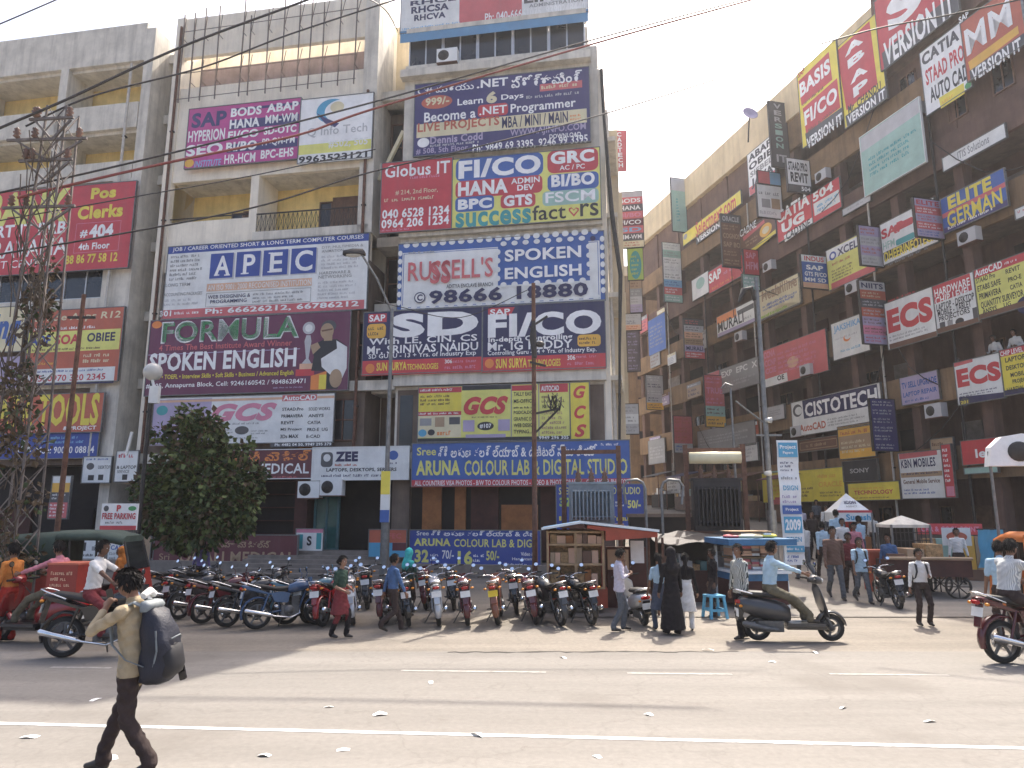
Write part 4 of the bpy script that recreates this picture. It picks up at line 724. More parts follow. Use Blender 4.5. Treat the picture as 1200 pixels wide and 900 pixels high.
# ---- blade boards that stick out from the walls
def BL(crop, x0, y0, x1, y1, bg, label, items, front=False, depth=8., u_shift=0):
    ox, oy, sc = CROPS[crop]
    if front:
        return board(PF, depth, crop, (x0, y0, y1, x1, y0, y1), bg, label, items, "blade boards over the lane", frame="iron_dark", rods=False, thick=.1)
    u, z = PR.uz(ox+x1/sc, oy+(y0+y1)/2/sc, -.05); P = PR.world(u, -.05, 0)
    return board(Plane((P.x, P.y), 14.8), 0, crop, (x0, y0, y1, x1, y0, y1), bg, label, items, "blade boards over the lane", frame="iron_dark", rods=False, thick=.1)
def rows(x0, y0, x1, y1, spec):
    """stacked colour strips with a printed line on each"""
    out = []; h = (y1-y0)/len(spec)
    for i, (bgc, fg, t) in enumerate(spec):
        a = y0+i*h; m = (x1-x0)*.08
        if bgc: out.append(('#', x0, a, x1, a+h, bgc))
        if t: out.append((t, x0+m, a+h*.2, x1-m, a+h*.8, fg, .03))
        elif fg: out.append(('w', x0+m, a+h*.15, x1-m, a+h*.85, fg, 2))
    return out
BL('d4', 152, 425, 222, 690, "darkgrey", "tall dark blade board with white letters stacked downwards near the roof", [(c, 172, 432+i*27, 202, 452+i*27, "seagreen" if 2 < i < 7 else "silver", .03) for i, c in enumerate("VERSION")]+[("IT", 170, 640, 212, 670, "silver", .03)])
BL('d4', 222, 660, 316, 795, "white", "white blade board with black drafting names and dark foot", [("STAAD.PRO", 228, 672, 306, 708, "black", .04), ("REVIT", 234, 715, 306, 755, "black", .05), ('#', 222, 765, 316, 795, "darkgrey"), ("504", 275, 770, 312, 788, "white", .03)])
BL('d4', 100, 712, 192, 762, "sky", "small pink and sky blue blade above a white one", [('#', 100, 712, 148, 762, "rose")])
BL('d4', 98, 768, 198, 900, "offwhite", "white blade poster with small pictures under the pink and blue one", [('w', 105, 790, 192, 812, "grey", 1), ('#', 115, 825, 150, 860, "grey"), ('#', 155, 820, 190, 862, "tan"), ('w', 105, 870, 190, 892, "silver", 1)])
BL('d5', 752, 120, 862, 275, "lilac", "lilac and pink blade board left of the bright blue board", rows(752, 120, 862, 275, [("lilac", "crimson", "ELITE"), ("rose", "white", None), ("lilac", "crimson", None), ("rose", "white", None), ("lilac", "royal", None)]))
BL('d5', 522, 232, 612, 392, "silver", "grey blade board of faded lines beside pale yellow board", rows(522, 232, 612, 392, [("lilac", "brick", None), ("silver", "grey", None), ("lilac", "brick", None), ("silver", "grey", None)]))
BL('d5', 282, 352, 388, 486, "royal", "blue blade board with a red heading and an orange foot", [('#', 282, 352, 388, 380, "offwhite"), ("INDUS", 295, 356, 375, 376, "red", .03), ("SAP", 300, 392, 370, 412, "white", .04), ("GTS FI/CO", 292, 420, 382, 438, "white", .03), ("MM SD", 292, 444, 378, 460, "white", .03), ('#', 282, 464, 388, 486, "peach")])
BL('d5', 528, 460, 634, 716, "brown", "long striped blade board left of the large red capitals", rows(528, 460, 634, 716, [("silver", "navy", "NIITS"), ("brick", "cream", None), ("darkgrey", "silver", None), ("brick", "silver", None), ("lilac", "brown", None), ("pink", "brown", None), ("lilac", "crimson", None)]))
BL('d6', 572, 240, 672, 452, "indigo", "indigo blade board with white lines below the cream and navy board", rows(572, 240, 672, 452, [(None, "silver", None)]*6))
BL('d2', 436, 446, 520, 756, "seagreen", "tall faded green blade board at the bend of the roof line", [('w', 462, 560, 485, 700, "teal", 8), ('#', 436, 446, 520, 520, "silver")])
BL('d2', 730, 660, 845, 960, "brown", "tall brown blade board with rows of tan text", rows(730, 660, 845, 960, [("darkgrey", "silver", "ORACLE"), (None, "tan", None), (None, "tan", "COGNOS"), (None, "tan", "SAP BO"), (None, "tan", None), (None, "tan", None)]))
BL('d3', 388, 25, 492, 370, "offwhite", "tall pale blade board with blue and red stripes low down", rows(388, 25, 492, 370, [(None, "silver", None), ("seagreen", "grey", None), (None, "grey", None), (None, "silver", None), (None, "grey", None), ("sky", "royal", None), ("rose", "white", None), ("seagreen", "white", None)]))
BL('d3', 737, 95, 850, 165, "seagreen", "pale green blade below the tall brown one", [('w', 745, 110, 840, 155, "grey", 2)])
BL('d3', 510, 470, 625, 700, "brown", "blade board with white lilac foot beside black capitals", rows(510, 470, 625, 700, [("darkgrey", "rose", None), ("silver", "black", None), ("peach", "brown", None), ("tan", "brown", None), ("lilac", "navy", "MURALI"), ("rose", "white", None)]))
BL('d3', 860, 65, 945, 208, "crimson", "small red blade fixed near the lane pole", [("SAP", 872, 80, 930, 115, "pink", .03), ("HFM", 870, 135, 938, 180, "pink", .03)])
BL('d3', 852, 210, 950, 295, "seagreen", "small pale blade under the red one near the lane pole", [('w', 860, 220, 940, 285, "white", 3)])
BL('d7', 288, 0, 386, 200, "silver", "grey blade board with a yellow foot far up the lane", rows(288, 0, 386, 200, [(None, "offwhite", None), (None, "navy", None), (None, "offwhite", None), (None, "navy", None), ("amber", "brown", None)]))
BL('d7', 632, 0, 745, 300, "rose", "tall red blade board with a yellow and grey foot", rows(632, 0, 745, 300, [(None, "pink", None), (None, "pink", "TRUE"), ("rose", "pink", None), ("seagreen", "brown", None), ("amber", "brown", None)]))
BL('d7', 450, 240, 556, 452, "rose", "dull pink blade board with a white foot low in the lane", rows(450, 240, 556, 452, [(None, "brick", None), (None, "brick", None), (None, "brick", None), ("silver", "royal", None)]))
BL('d2', 120, 525, 268, 850, "darkgrey", "tall blade board of red black and white course strips beside the pale side wall", [('#', 120, 525, 268, 555, "silver")]+rows(120, 555, 268, 810, [("rose", "white", "BODS"), ("darkgrey", "white", "HANA"), ("rose", "pink", "BI/BO"), ("maroon", "white", "FI/CO"), ("rose", "sky", "SD"), ("darkgrey", "white", "MM-WM")])+[('#', 120, 812, 268, 850, "cream"), ('w', 130, 815, 260, 845, "brick", 2)], front=True, depth=13)
BL('d3', 178, 55, 268, 240, "lime", "green blade board with a blue oval under the course strip blade", [('o', 190, 70, 258, 235, "teal"), ('w', 200, 90, 250, 215, "lime", 5)], front=True, depth=14)
BL('d3', 192, 245, 262, 430, "grey", "grey blade of faded rows under the green one", rows(192, 245, 262, 430, [("tan", "brown", None), ("grey", "silver", None), ("silver", "grey", None), ("lilac", "grey", None)]), front=True, depth=14)
BL('d3', 140, 440, 256, 535, "offwhite", "white and pink blade beside the pale side wall", rows(140, 440, 256, 535, [("silver", "grey", None), ("silver", "navy", None), ("peach", "brick", None)]), front=True, depth=9)
BL('d3', 175, 540, 248, 775, "purple_shade", "dark mauve blade low beside the pale side wall", rows(175, 540, 248, 775, [(None, "lilac", None)]*5), front=True, depth=13)
BL('d7', 142, 168, 242, 342, "offwhite", "pale blade of three text blocks beside the pale side wall", rows(142, 168, 242, 342, [("silver", "grey", None), ("offwhite", "grey", None), ("silver", "grey", None)]), front=True, depth=7)
# the tapering red pennant hung beside the block
pn = MB("rose"); a = AT(717.5, 152.5, 33); b = AT(734.5, 152.5, 33); c = AT(734.5, 200.5, 33); d = AT(723.5, 201, 33)
pn.v = []; pn.add([tuple(q) for q in (a, b, c, d)]+[(q.x, q.y+.03, q.z) for q in (a, b, c, d)], [(0, 1, 2, 3), (7, 6, 5, 4), (0, 4, 5, 1), (1, 5, 6, 2), (2, 6, 7, 3), (3, 7, 4, 0)], "rose")
o = tag(pn.build("pennant"), "tapering red pennant hanging against the sky off the block corner", "banner")
ml = MB("white")
for i, ch in enumerate("CADTECH"):
    v, f = glyphs(ch, .03, 0); x = 726.5+(i-3)*.35; q0 = AT(x-2.5, 160+i*6, 32.98); q1 = AT(x+2.5, 155+i*6, 32.98)
    ml.add([(q0.x+p[0]*(q1.x-q0.x), 32.98, q0.z+p[1]*(q1.z-q0.z)) for p in v], f, "white")
ml.build("lettering", o, fix=False)

rr = random.Random(33)
tint = ("grey", "silver", "brown", "tan", "lilac", "rose", "seagreen", "cream", "brick", "offwhite")
spots_ = [(-29, 1), (-26.5, 0), (-24.6, 1), (-23, 2), (-27.6, 2), (-21.5, 0), (-20, 1), (-18.6, 0), (-17.2, 1), (-25.6, 3), (-28.4, 3), (-22.3, 3), (-27, 4), (-14.4, 0), (-16.6, 2), (-30, 4)]
for i, (u, fl) in enumerate(spots_):
    w1, h1 = rr.uniform(1.2, 2.2), rr.uniform(.7, 1.3); z0 = FL[fl]-.3+rr.uniform(-.3, .1); bgc = tint[i % len(tint)]; P3_ = PR.world(u, -.14, z0)
    b = MB(bgc); ml = MB("grey"); b.box(0, 0, 0, w1, .06, h1); artwork(b, ml, [('#', 0, 0, 100, 24, rr.choice(tint)), ('w', 8, 6, 92, 20, "white", 1), ('w', 8, 32, 92, 92, rr.choice(("navy", "brown", "white", "darkgrey")), rr.choice((2, 3, 4)))], lambda x, y: (x/100, y/100), w1, h1, rr)
    o = tag(b.build("signboard", None, P3_, ROTR, fix=False), "weathered %s panel far up the lane with unreadable rows" % bgc, "signboard", "faded panels up the lane"); ml.build("lettering", o, fix=False)
# ================================================================ tree, poles, wires, stalls
mat("leaf", (.045, .07, .022), .6, var=.55, scale=1.3, spec=.35)
mat("leaf_light", (.12, .15, .045), .55, var=.4, scale=1.7, spec=.35)
mat("leaf_brown", (.10, .065, .03), .7, var=.4, scale=1.7)
mat("bark", (.09, .065, .045), .9, var=.35, scale=8, bump=.5)
def leaf_cloud(b, blobs, n, size, rnd, mats=("leaf", "leaf", "leaf_light", "leaf_brown")):
    wts = [r[3]**2 for r in blobs]
    for _ in range(n):
        cx, cy, cz, R = rnd.choices(blobs, wts)[0]
        while True:
            p = Vector((rnd.uniform(-1, 1), rnd.uniform(-1, 1), rnd.uniform(-1, 1)))
            if .35 < p.length < 1: break
        c = Vector((cx, cy, cz))+p*R*rnd.uniform(.75, 1.08)
        d = (p+Vector((rnd.uniform(-.8, .8), rnd.uniform(-.8, .8), rnd.uniform(-1.1, .3)))).normalized()
        s = d.cross(Vector((rnd.uniform(-1, 1), rnd.uniform(-1, 1), rnd.uniform(-1, 1)))); s = s.normalized() if s.length > .01 else Vector((1, 0, 0))
        l = size*rnd.uniform(.45, 1.5); wd = l*rnd.uniform(.3, .45)
        m = mats[min(len(mats)-1, int(rnd.random()**1.2*len(mats)))]
        k = d.cross(s)*l*.12
        b.add([c, c+d*l*.5+s*wd-k, c+d*l, c+d*l*.5-s*wd-k], [(0, 1, 2), (0, 2, 3)], m)
TY = 19.0
tb = AT(232, 690, TY); tree = empty("street_tree", (tb.x, TY, 0), 0, "bushy dark green street tree in front of the medical shop board", "tree")
rnd = random.Random(4); tk = MB("bark")
tk.tube([(0, 0, 0), (.05, 0, .8), (-.04, .05, 1.6), (0, 0, 2.4), (.05, 0, 3.6)], [.15, .12, .11, .08, .03], 9)
for i in range(9):
    a = rnd.uniform(0, 6.28); z = rnd.uniform(1.2, 2.8); r = rnd.uniform(.7, 1.2)
    tk.tube([(0, 0, z), (math.cos(a)*r*.5, math.sin(a)*r*.5, z+.35), (math.cos(a)*r, math.sin(a)*r, z+.5+rnd.uniform(0, .5))], [.05, .035, .012], 5)
tk.build("trunk", tree)
cr = MB("leaf"); blobs = []
def tp(px, py): q = AT(px, py, TY); return q.x-tb.x, q.z
for px, py, r in ((232, 512, .62), (215, 535, .66), (258, 540, .66), (195, 558, .62), (232, 560, .9), (272, 566, .66), (185, 590, .6), (220, 600, .85), (262, 598, .8), (284, 590, .5), (200, 622, .55), (245, 622, .6), (228, 490, .36), (280, 615, .4), (172, 572, .36), (176, 612, .36), (212, 505, .36), (246, 500, .4), (292, 575, .3)):
    x, z = tp(px, py); blobs.append((x, rnd.uniform(-.4, .4), z, r))
for i in range(16):
    a = rnd.uniform(0, 6.28); x, z = tp(232+math.cos(a)*rnd.uniform(62, 76), 566-math.sin(a)*rnd.uniform(66, 84)); blobs.append((x, rnd.uniform(-.5, .5), max(z, 1.3), rnd.uniform(.16, .3)))
leaf_cloud(cr, blobs, 8600, .155, rnd, ("leaf", "leaf_light", "leaf", "leaf_light", "leaf_brown"))
cr.build("crown", tree, fix=False)
def z_at(px, py, Y): return AT(px, py, Y).z
def pole(px0, py0, Y, ztop, r0, r1, label, name="lamp_post", cat="pole", m="iron_dark", n=9, low=None):
    b = AT(px0, py0, Y); o = empty(name, (b.x, Y, 0), 0, label, cat)
    p = MB(m); p.tube([(0, 0, 0), (0, 0, ztop)], [r0, r1], n)
    if low: p.tube([(0, 0, 0), (0, 0, low)], [r0*1.7, r0*1.5], n); p.box(-r0*3, -r0*3, 0, r0*3, r0*3, .12, "step_stone")
    p.build("post", o); return o
mat("lamp_glass", (.55, .54, .50), .25, var=.05)
# lamp post with a leaning arm in front of the bay
Y = 18.6; zt = z_at(457, 362, Y); L1 = pole(452, 600, Y, zt, .075, .045, "grey street lamp post with a long arm, before the gap between both front blocks", m="galv", low=2.6)
hd = AT(425, 300, Y)-Vector((L1.location.x, Y, 0))
b = MB("galv"); b.tube([(0, 0, zt-.1), (hd.x*.5, -.1, zt+.55*(hd.z-zt)), (hd.x, -.25, hd.z)], .03, 7); b.build("arm", L1)
b = MB("iron_dark"); b.loft([[(hd.x+dx*s, -.25+dy*s, hd.z+dz) for dx, dy in ((.12, -.1), (.12, .1), (-.45, .13), (-.5, 0), (-.45, -.13))] for s, dz in ((.5, .1), (1, .02), (1, -.06))]); lh = b.build("lamp_head", L1)
b = MB("lamp_glass"); b.ball((hd.x-.2, -.25, hd.z-.07), (.22, .09, .06)); b.build("lens", lh)
bd = AT(450, 585, Y)
b = MB("offwhite"); b.box(-.12, -.16, z_at(450, 612, Y), .12, -.1, z_at(450, 558, Y)); b.box(-.12, -.165, 2.6, .12, -.161, 3.2, "yellow"); b.box(-.12, -.165, z_at(450, 612, Y), .12, -.161, 2.2, "royal")
tag(b.build("hanging_sign", None, (L1.location.x, Y, 0)), "narrow white, yellow and blue strip board tied to the lamp post", "signboard")
# rusty pole in front of the studio block
Y = 17.2; P2 = pole(626, 500, Y, z_at(618, 332, Y), .07, .05, "rusty utility pole with a crooked side bracket, in front of the yellow training board", "utility_pole", m="iron_rust")
b = MB("iron_dark"); zz = z_at(628, 485, Y)
b.bar((0, 0, zz), (.62, -.1, zz+.12), .05); b.bar((0, 0, zz-.5), (.6, -.1, zz+.1), .045); b.bar((-.1, 0, zz+2.2), (.35, 0, zz+2.5), .05); b.bar((-.1, -.05, zz+1.3), (.3, -.05, zz+1.2), .05)
b.build("bracket", P2)
rr = random.Random(9); b = MB("iron_dark")
for i in range(14):
    x = .5+rr.uniform(-.15, .15); b.tube([(x, -.1+rr.uniform(-.1, .1), zz+.05), (x+rr.uniform(-.2, .2), -.2, zz+.2+rr.uniform(0, .3)), (x+rr.uniform(-.15, .2), -.1, zz+rr.uniform(.1, .45))], .012, 4)
b.build("wire_tangle", P2)
b = MB("iron_dark"); b.tube([(0, -.08, zz+2.35), (-.02, -.1, zz+1.9), (.02, -.1, zz+1.4)], [.05, .09, .06], 7); b.ball((.15, -.1, zz+1.75), (.12, .1, .08)); b.build("cable_joint", P2)
# pole at the mouth of the lane
Y = 19.5; P3 = pole(904, 600, Y, z_at(882, 325, Y), .085, .055, "tall weathered pole with small spotlights, at the lane mouth behind the paper banner", "utility_pole", m="galv", low=2.2)
def rel(o, px, py, Y): return AT(px, py, Y)-o.location
b = MB("galv"); q0, q1, q2 = rel(P3, 862, 470, Y), rel(P3, 896, 496, Y), rel(P3, 845, 455, Y)
b.tube([q1, q0], .025, 6); q = rel(P3, 886, 510, Y); e = rel(P3, 916, 510, Y); b.bar(q, e, .05); b.build("arm", P3)
b = MB("iron_dark"); q = rel(P3, 884, 352, Y); b.tube([q, q+Vector((-.1, -.1, .35)), q+Vector((-.35, -.15, .25)), q+Vector((-.5, -.15, -.1))], [.05, .07, .09, .04], 7); b.build("cable_loop", P3)
for px, py in ((900, 493), (899, 555)):
    b = MB("lamp_glass"); q = rel(P3, px, py, Y); b.lathe([(0, -.12), (.05, -.12), (.09, .05), (.0, .06)], (q.x, q.y-.12, q.z), "x", 10, "lamp_glass"); b.build("spotlight", P3)
Y = 20.5; P4 = pole(862, 560, Y, z_at(845, 455, Y), .045, .03, "thin pale pole carrying a bent arm, left of the lane mouth pole", "utility_pole", m="galv")
b = MB("galv"); b.tube([rel(P4, 845, 455, Y), rel(P4, 850, 449, Y), rel(P4, 858, 452, Y)], .025, 5); b.build("hook", P4)
# globe lamp by the left tree
Y = 18.2; P5 = pole(168, 560, Y, z_at(175, 445, Y), .06, .05, "dark post with a pale round lamp and meter box, left of the tree crown", m="iron_dark")
b = MB("lamp_glass"); zg = z_at(173, 436, Y); b.ball((0, -.02, zg), .24, 14, 10); b.build("lamp_globe", P5)
b = MB("offwhite"); b.box(.02, -.16, zg-.85, .26, -.02, zg-.4); b.bar((.1, -.1, zg-.4), (0, -.05, zg-.15), .05); b.build("meter_box", P5)
b = MB("offwhite"); b.bar((-.5, 0, zg-2.2), (-.38, -.05, zg-1.6), .06); b.build("strut", P5)
Y = 15.0; P6 = pole(74, 560, Y, z_at(88, 345, Y), .06, .045, "thin dark pole crossing the orange striped board", "utility_pole", m="iron_rust")
b = MB("iron_dark"); b.bar((-.3, 0, z_at(86, 372, Y)), (.3, 0, z_at(86, 372, Y)), .05); b.build("crossarm", P6)
mat("mast_steel", (.17, .145, .13), .7, metal=.2, var=.35, scale=6)
# lattice mast with creeper at the left edge
Y = 13.4; lb = AT(28, 500, Y); LM = empty("lattice_mast", (lb.x, Y, 0), 0, "tall lattice steel mast hung with dry creeper and insulators at the left edge", "mast")
zt = z_at(40, 130, Y); b = MB("mast_steel")
def lw(z): return .34-.14*z/zt
for sx in (-1, 1):
    for sy in (-1, 1): b.bar((sx*lw(0), sy*lw(0), 0), (sx*lw(zt), sy*lw(zt), zt), .036)
nz = 17
for i in range(nz):
    z0, z1 = zt*i/nz, zt*(i+1)/nz; a, c = lw(z0), lw(z1)
    for s in (-1, 1):
        b.bar((-a, s*a, z0), (c, s*c, z1), .017); b.bar((a, s*a, z0), (-c, s*c, z1), .017); b.bar((s*a, -a, z0), (s*c, c, z1), .017)
b.build("frame", LM)
b = MB("mast_steel"); ins = MB("brown")
for px, py, w1 in ((30, 172, .9), (34, 196, .6), (30, 250, .8), (36, 148, .5)):
    z = z_at(px, py, Y); b.bar((-w1, -.25, z), (w1*.8, -.25, z+.05), .05); b.bar((-w1*.8, -.25, z), (0, -.25, z-.45), .04); b.bar((w1*.7, -.25, z), (0, -.25, z-.45), .04)
    for x in (-w1*.8, -.35, w1*.62):
        ins.lathe([(.0, 0), (.03, .02), (.07, .05), (.035, .09), (.075, .13), (.035, .17), (.06, .2), (0, .26)], (x, -.25, z+.04), n=9)
b.build("crossarm", LM); ins.build("insulator", LM)
b = MB("leaf_brown"); rr = random.Random(12)
leaf_cloud(b, [(rr.uniform(-.35, .35), rr.uniform(-.3, .1), rr.uniform(.6, 5.6), rr.uniform(.25, .5)) for _ in range(15)]+[(0, 0, z_at(28, 330, Y)+rr.uniform(-1.2, .6), .3) for _ in range(7)], 1700, .11, rr, ("leaf_brown", "bark", "leaf_brown", "leaf"))
for i in range(60):
    z = rr.uniform(.5, 9); x = rr.uniform(-.35, .35); b.tube([(x, -.33, z), (x+rr.uniform(-.2, .2), -.38, z+.5), (x+rr.uniform(-.3, .3), -.34, z+1.1)], .012, 4, "bark")
b.build("creeper", LM, fix=False)
# overhead wires
mat("cable_red", (.22, .05, .04), .6, var=.2)
def wire(pts, r, label, m="iron_dark"):
    r = r*.8 if r > .03 else (r*1.15 if r > .015 else r*1.4)
    """pts: (pixel x, pixel y, depth); a smooth line through them"""
    P = [AT(*p) for p in pts]; out = []
    for i in range(len(P)-1):
        p0, p1, p2, p3 = P[max(i-1, 0)], P[i], P[i+1], P[min(i+2, len(P)-1)]
        for k in range(8):
            t = k/8; out.append(.5*((2*p1)+(p2-p0)*t+(2*p0-5*p1+4*p2-p3)*t*t+(3*p1-p0-3*p2+p3)*t**3))
    out.append(P[-1]); b = MB(m); b.tube(out, r, 5); tag(b.build("overhead_wire"), label, "wire", "wires across the street")
wire(((-60, 178, 12.8), (0, 150, 13), (75, 118, 13.2), (215, 54, 14), (365, -2, 15), (460, -40, 16)), .035, "thick dark cable bundle climbing from the lattice mast across the scaffold rods")
wire(((30, 148, 13.2), (110, 112, 13.4), (240, 78, 14.5), (340, 40, 15), (478, -5, 16)), .014, "thin dark wire just right of the thick cable bundle")
wire(((-40, 236, 13), (0, 226, 13.2), (186, 183, 14), (440, 119, 16), (697, 46, 18), (890, -5, 19)), .02, "dark wire crossing the pink board and the glazed storey")
wire(((20, 232, 13), (90, 215, 13.4), (200, 190, 14), (350, 158, 15.4), (440, 127, 16.2), (690, 53, 18), (880, 0, 19)), .026, "dull red cable sagging across the pink and deep blue boards", "cable_red")
wire(((-40, 304, 13.1), (0, 298, 13.2), (180, 267, 14.2), (310, 240, 15), (430, 203, 16), (560, 172, 17), (720, 130, 18.5), (905, 72, 20)), .018, "dark wire crossing the yellow balconies and the white window wall")
wire(((-20, 262, 13.1), (150, 232, 14), (300, 205, 15.3), (440, 175, 16.5)), .01, "thin wire over the red bank board and balcony tops")
wire(((-30, 40, 13), (0, 28, 13), (72, -3, 13.5)), .01, "thin wire across the sky in the upper left corner")
wire(((960, 52, 21), (1030, 33, 20), (1110, 18, 19), (1220, -6, 18)), .022, "dark wire over the giant red board at upper right")
wire(((425, -5, 15), (452, 12, 17), (466, 36, 22)), .012, "short dark wire dropping to the corner of the roof board")
wire(((440, 352, 18.6), (470, 360, 18), (540, 372, 17.6), (618, 340, 17.2)), .008, "slack wire between lamp post and rusty pole")
# ---- transformers
mat("trafo_grey", (.22, .25, .27), .5, metal=.2, var=.25, scale=4)
mat("trafo_dark", (.035, .03, .03), .6, metal=.2, var=.3, scale=4)
def transformer(px, pyb, Y, w_, h_, m, label, cons=False):
    q = AT(px, pyb, Y); o = empty("transformer", (q.x, Y, 0), R_(-8), label, "transformer")
    z = q.z; b = MB(m); b.box(-w_/2, -.3, z, w_/2, .35, z+h_); b.box(-w_/2-.05, -.34, z+h_, w_/2+.05, .4, z+h_+.06); b.build("tank", o)
    f = MB(m); n = 11
    for i in range(n): x = -w_*.42+w_*.84*i/(n-1); f.box(x-.018, -.52, z+h_*.1, x+.018, -.3, z+h_*.86)
    for s in (-1, 1): f.tube([(-w_*.44, -.44, z+h_*(.5+.32*s)), (w_*.44, -.44, z+h_*(.5+.32*s))], .035, 6)
    f.build("radiator", o)
    for i in range(3):
        u = MB("brown"); u.lathe([(.05, 0), (.09, .05), (.05, .09), (.09, .14), (.05, .18), (.08, .23), (.03, .27), (.02, .38)], (-w_*.3+w_*.3*i, .05, z+h_+.06), n=10); u.build("bushing", o)
    b = MB("iron_rust"); 
    for s in (-1, 1): b.box(s*w_*.62-.06, -.1, 0, s*w_*.62+.06, .04, z+h_+1.0)
    b.box(-w_*.7, -.4, z-.1, w_*.7, .4, z); b.box(-w_*.62, -.08, z+h_+.8, w_*.62, .02, z+h_+.9); b.box(-w_*.5, -.3, 0, w_*.5, .3, z-.1, "brown_wall"); b.build("stand", o)
    if cons:
        c = MB("cream"); c.lathe([(0, -w_*.55), (.16, -w_*.55), (.17, 0), (.16, w_*.55), (0, w_*.55)], (0, -.2, z+h_+.62), "x", 14); c.build("conservator", o)
    return o
transformer(694, 614, 18.4, 1.15, 1.0, "trafo_grey", "grey finned transformer in front of the photo price board, behind the red kiosk")
transformer(841, 622, 19.5, 1.25, 1.35, "trafo_dark", "black finned transformer with a cream cylinder on top at the lane mouth", True)
for px, lab in ((757, "left of two pale gooseneck conduit posts beside the grey transformer"), (776, "right of two pale gooseneck conduit posts, nearer the black transformer")):
    Y = 18.0; q = AT(px, 600, Y); zt = z_at(px, 563, Y); o = empty("conduit_post", (q.x, Y, 0), 0, lab, "pipe"); b = MB("galv")
    s = -1 if px < 770 else 1
    b.tube([(0, 0, 0), (0, 0, zt-.2), (s*.06, 0, zt-.05), (s*.2, 0, zt+.02), (s*.45, 0, zt), (s*.56, 0, zt-.15), (s*.5, 0, zt-.6)], .035, 7); b.build("pipe", o)
# ---- red kiosk
mat("kiosk_red", (.36, .06, .03), .5, var=.25, scale=3); mat("kiosk_wood", (.40, .26, .14), .7, var=.3, scale=6); mat("kiosk_goods", (.36, .22, .10), .7, var=.6, scale=14)
mat("sheet_blue", (.04, .15, .30), .5, var=.2); mat("sheet_white", (.7, .74, .76), .4, var=.1)
KY = 15.7; kx0, kx1 = AT(641, 690, KY).x, AT(709, 690, KY).x; K1 = empty("kiosk", ((kx0+kx1)/2, KY, 0), R_(-4), "red kiosk with tan glazed shelves under a blue and red sloping sheet awning", "kiosk"); kw = (kx1-kx0)/2
zk = z_at(675, 622, KY); zs_ = z_at(675, 690, KY)
b = MB("kiosk_red"); b.box(-kw, 0, .12, kw+.05, 1.3, zs_); b.box(-kw, .1, zs_, -kw+.06, 1.3, zk); b.box(kw-.06, .1, zs_, kw, 1.3, zk); b.box(-kw+.06, 1.24, zs_, kw-.06, 1.3, zk); b.build("cabinet", K1)
b = MB("kiosk_wood"); f = .05
for x in (-kw, -.02, kw-f): b.box(x, -.03, zs_, x+f, .02, zk)
for z in (zs_, zs_+(zk-zs_)*.4, zs_+(zk-zs_)*.74, zk-f): b.box(-kw+f, -.028, z, kw-f, .018, z+f*.9)
b.build("shelf_frame", K1)
b = MB("kiosk_goods"); rr = random.Random(2)
for k, z in enumerate((zs_+.05, zs_+(zk-zs_)*.42, zs_+(zk-zs_)*.76)):
    x = -kw+.08
    while x < kw-.15:
        w1 = rr.uniform(.07, .2); h1 = rr.uniform(.6, .95)*(zk-zs_)*(.3 if k < 2 else .2); b.box(x, .05+rr.uniform(0, .1), z, x+w1, .35, z+h1, rr.choice(("kiosk_goods", "tan", "shop_orange", "kiosk_goods", "peach", "brown"))); x += w1+.012
b.box(-kw+.07, .36, zs_, kw-.07, .38, zk, "kiosk_goods"); b.build("goods", K1)
b = MB("sheet_blue"); b.prism([(-kw-.1, zk+.06), (kw*.2, zk+.2), (kw+1.15, zk+.02), (kw+1.15, zk-.02), (kw*.2, zk+.16), (-kw-.1, zk+.02)], -.35, 1.4); b.prism([(kw*.4, zk+.13), (kw+1.12, zk-.02), (kw+1.12, zk-.12), (kw+.02, zk-.2), (kw+.02, zk+.0), (kw*.4, zk+.06)], -.3, 1.3, m="kiosk_red"); b.bar((-kw-.1, -.36, zk+.05), (kw*.2, -.36, zk+.19), .05, m="sheet_white"); b.bar((kw*.2, -.36, zk+.19), (kw+1.15, -.36, zk+.01), .05, m="sheet_white"); b.build("awning", K1)
b = MB("iron_rust"); b.bar((kw+1.1, -.2, 0), (kw+1.1, -.2, zk), .05); b.bar((kw+1.1, 1.2, 0), (kw+1.1, 1.2, zk), .05); b.build("awning_post", K1)
b = MB("brown"); b.box(kw+.1, .9, .0, kw+1.0, 1.25, 1.35, "shop_maroon"); b.box(kw+.12, .88, .85, kw+.6, .9, 1.3, "tan"); b.box(kw+.65, .87, 1.0, kw+.95, .9, 1.5, "offwhite"); b.build("side_counter", K1)
# ---- blue roofed stall
SY = 16.6; sx0, sx1 = AT(857, 690, SY).x, AT(918, 690, SY).x; sw = (sx1-sx0)/2; S1 = empty("market_stall", ((sx0+sx1)/2, SY, 0), R_(5), "small blue roofed stall stacked with flat packets behind the striped shirt man", "stall")
zr = z_at(888, 634, SY); b = MB("sheet_blue"); b.box(-sw-.2, -.45, zr-.08, sw+.2, 1.1, zr+.06); b.build("roof", S1)
b = MB("sheet_white")
for x in (-sw, sw): b.bar((x, -.25, 0), (x, -.25, zr-.08), .06); b.bar((x, .9, 0), (x, .9, zr-.08), .06)
b.build("post", S1)
b = MB("shop_maroon"); b.box(-sw, -.3, .1, sw, .9, .62); b.box(-sw-.01, -.31, .62, sw+.01, .91, .78, "sheet_blue"); b.box(-sw-.05, -.4, .78, sw+.05, .95, .84, "sheet_white"); b.build("counter", S1)
b = MB("tan"); rr = random.Random(8)
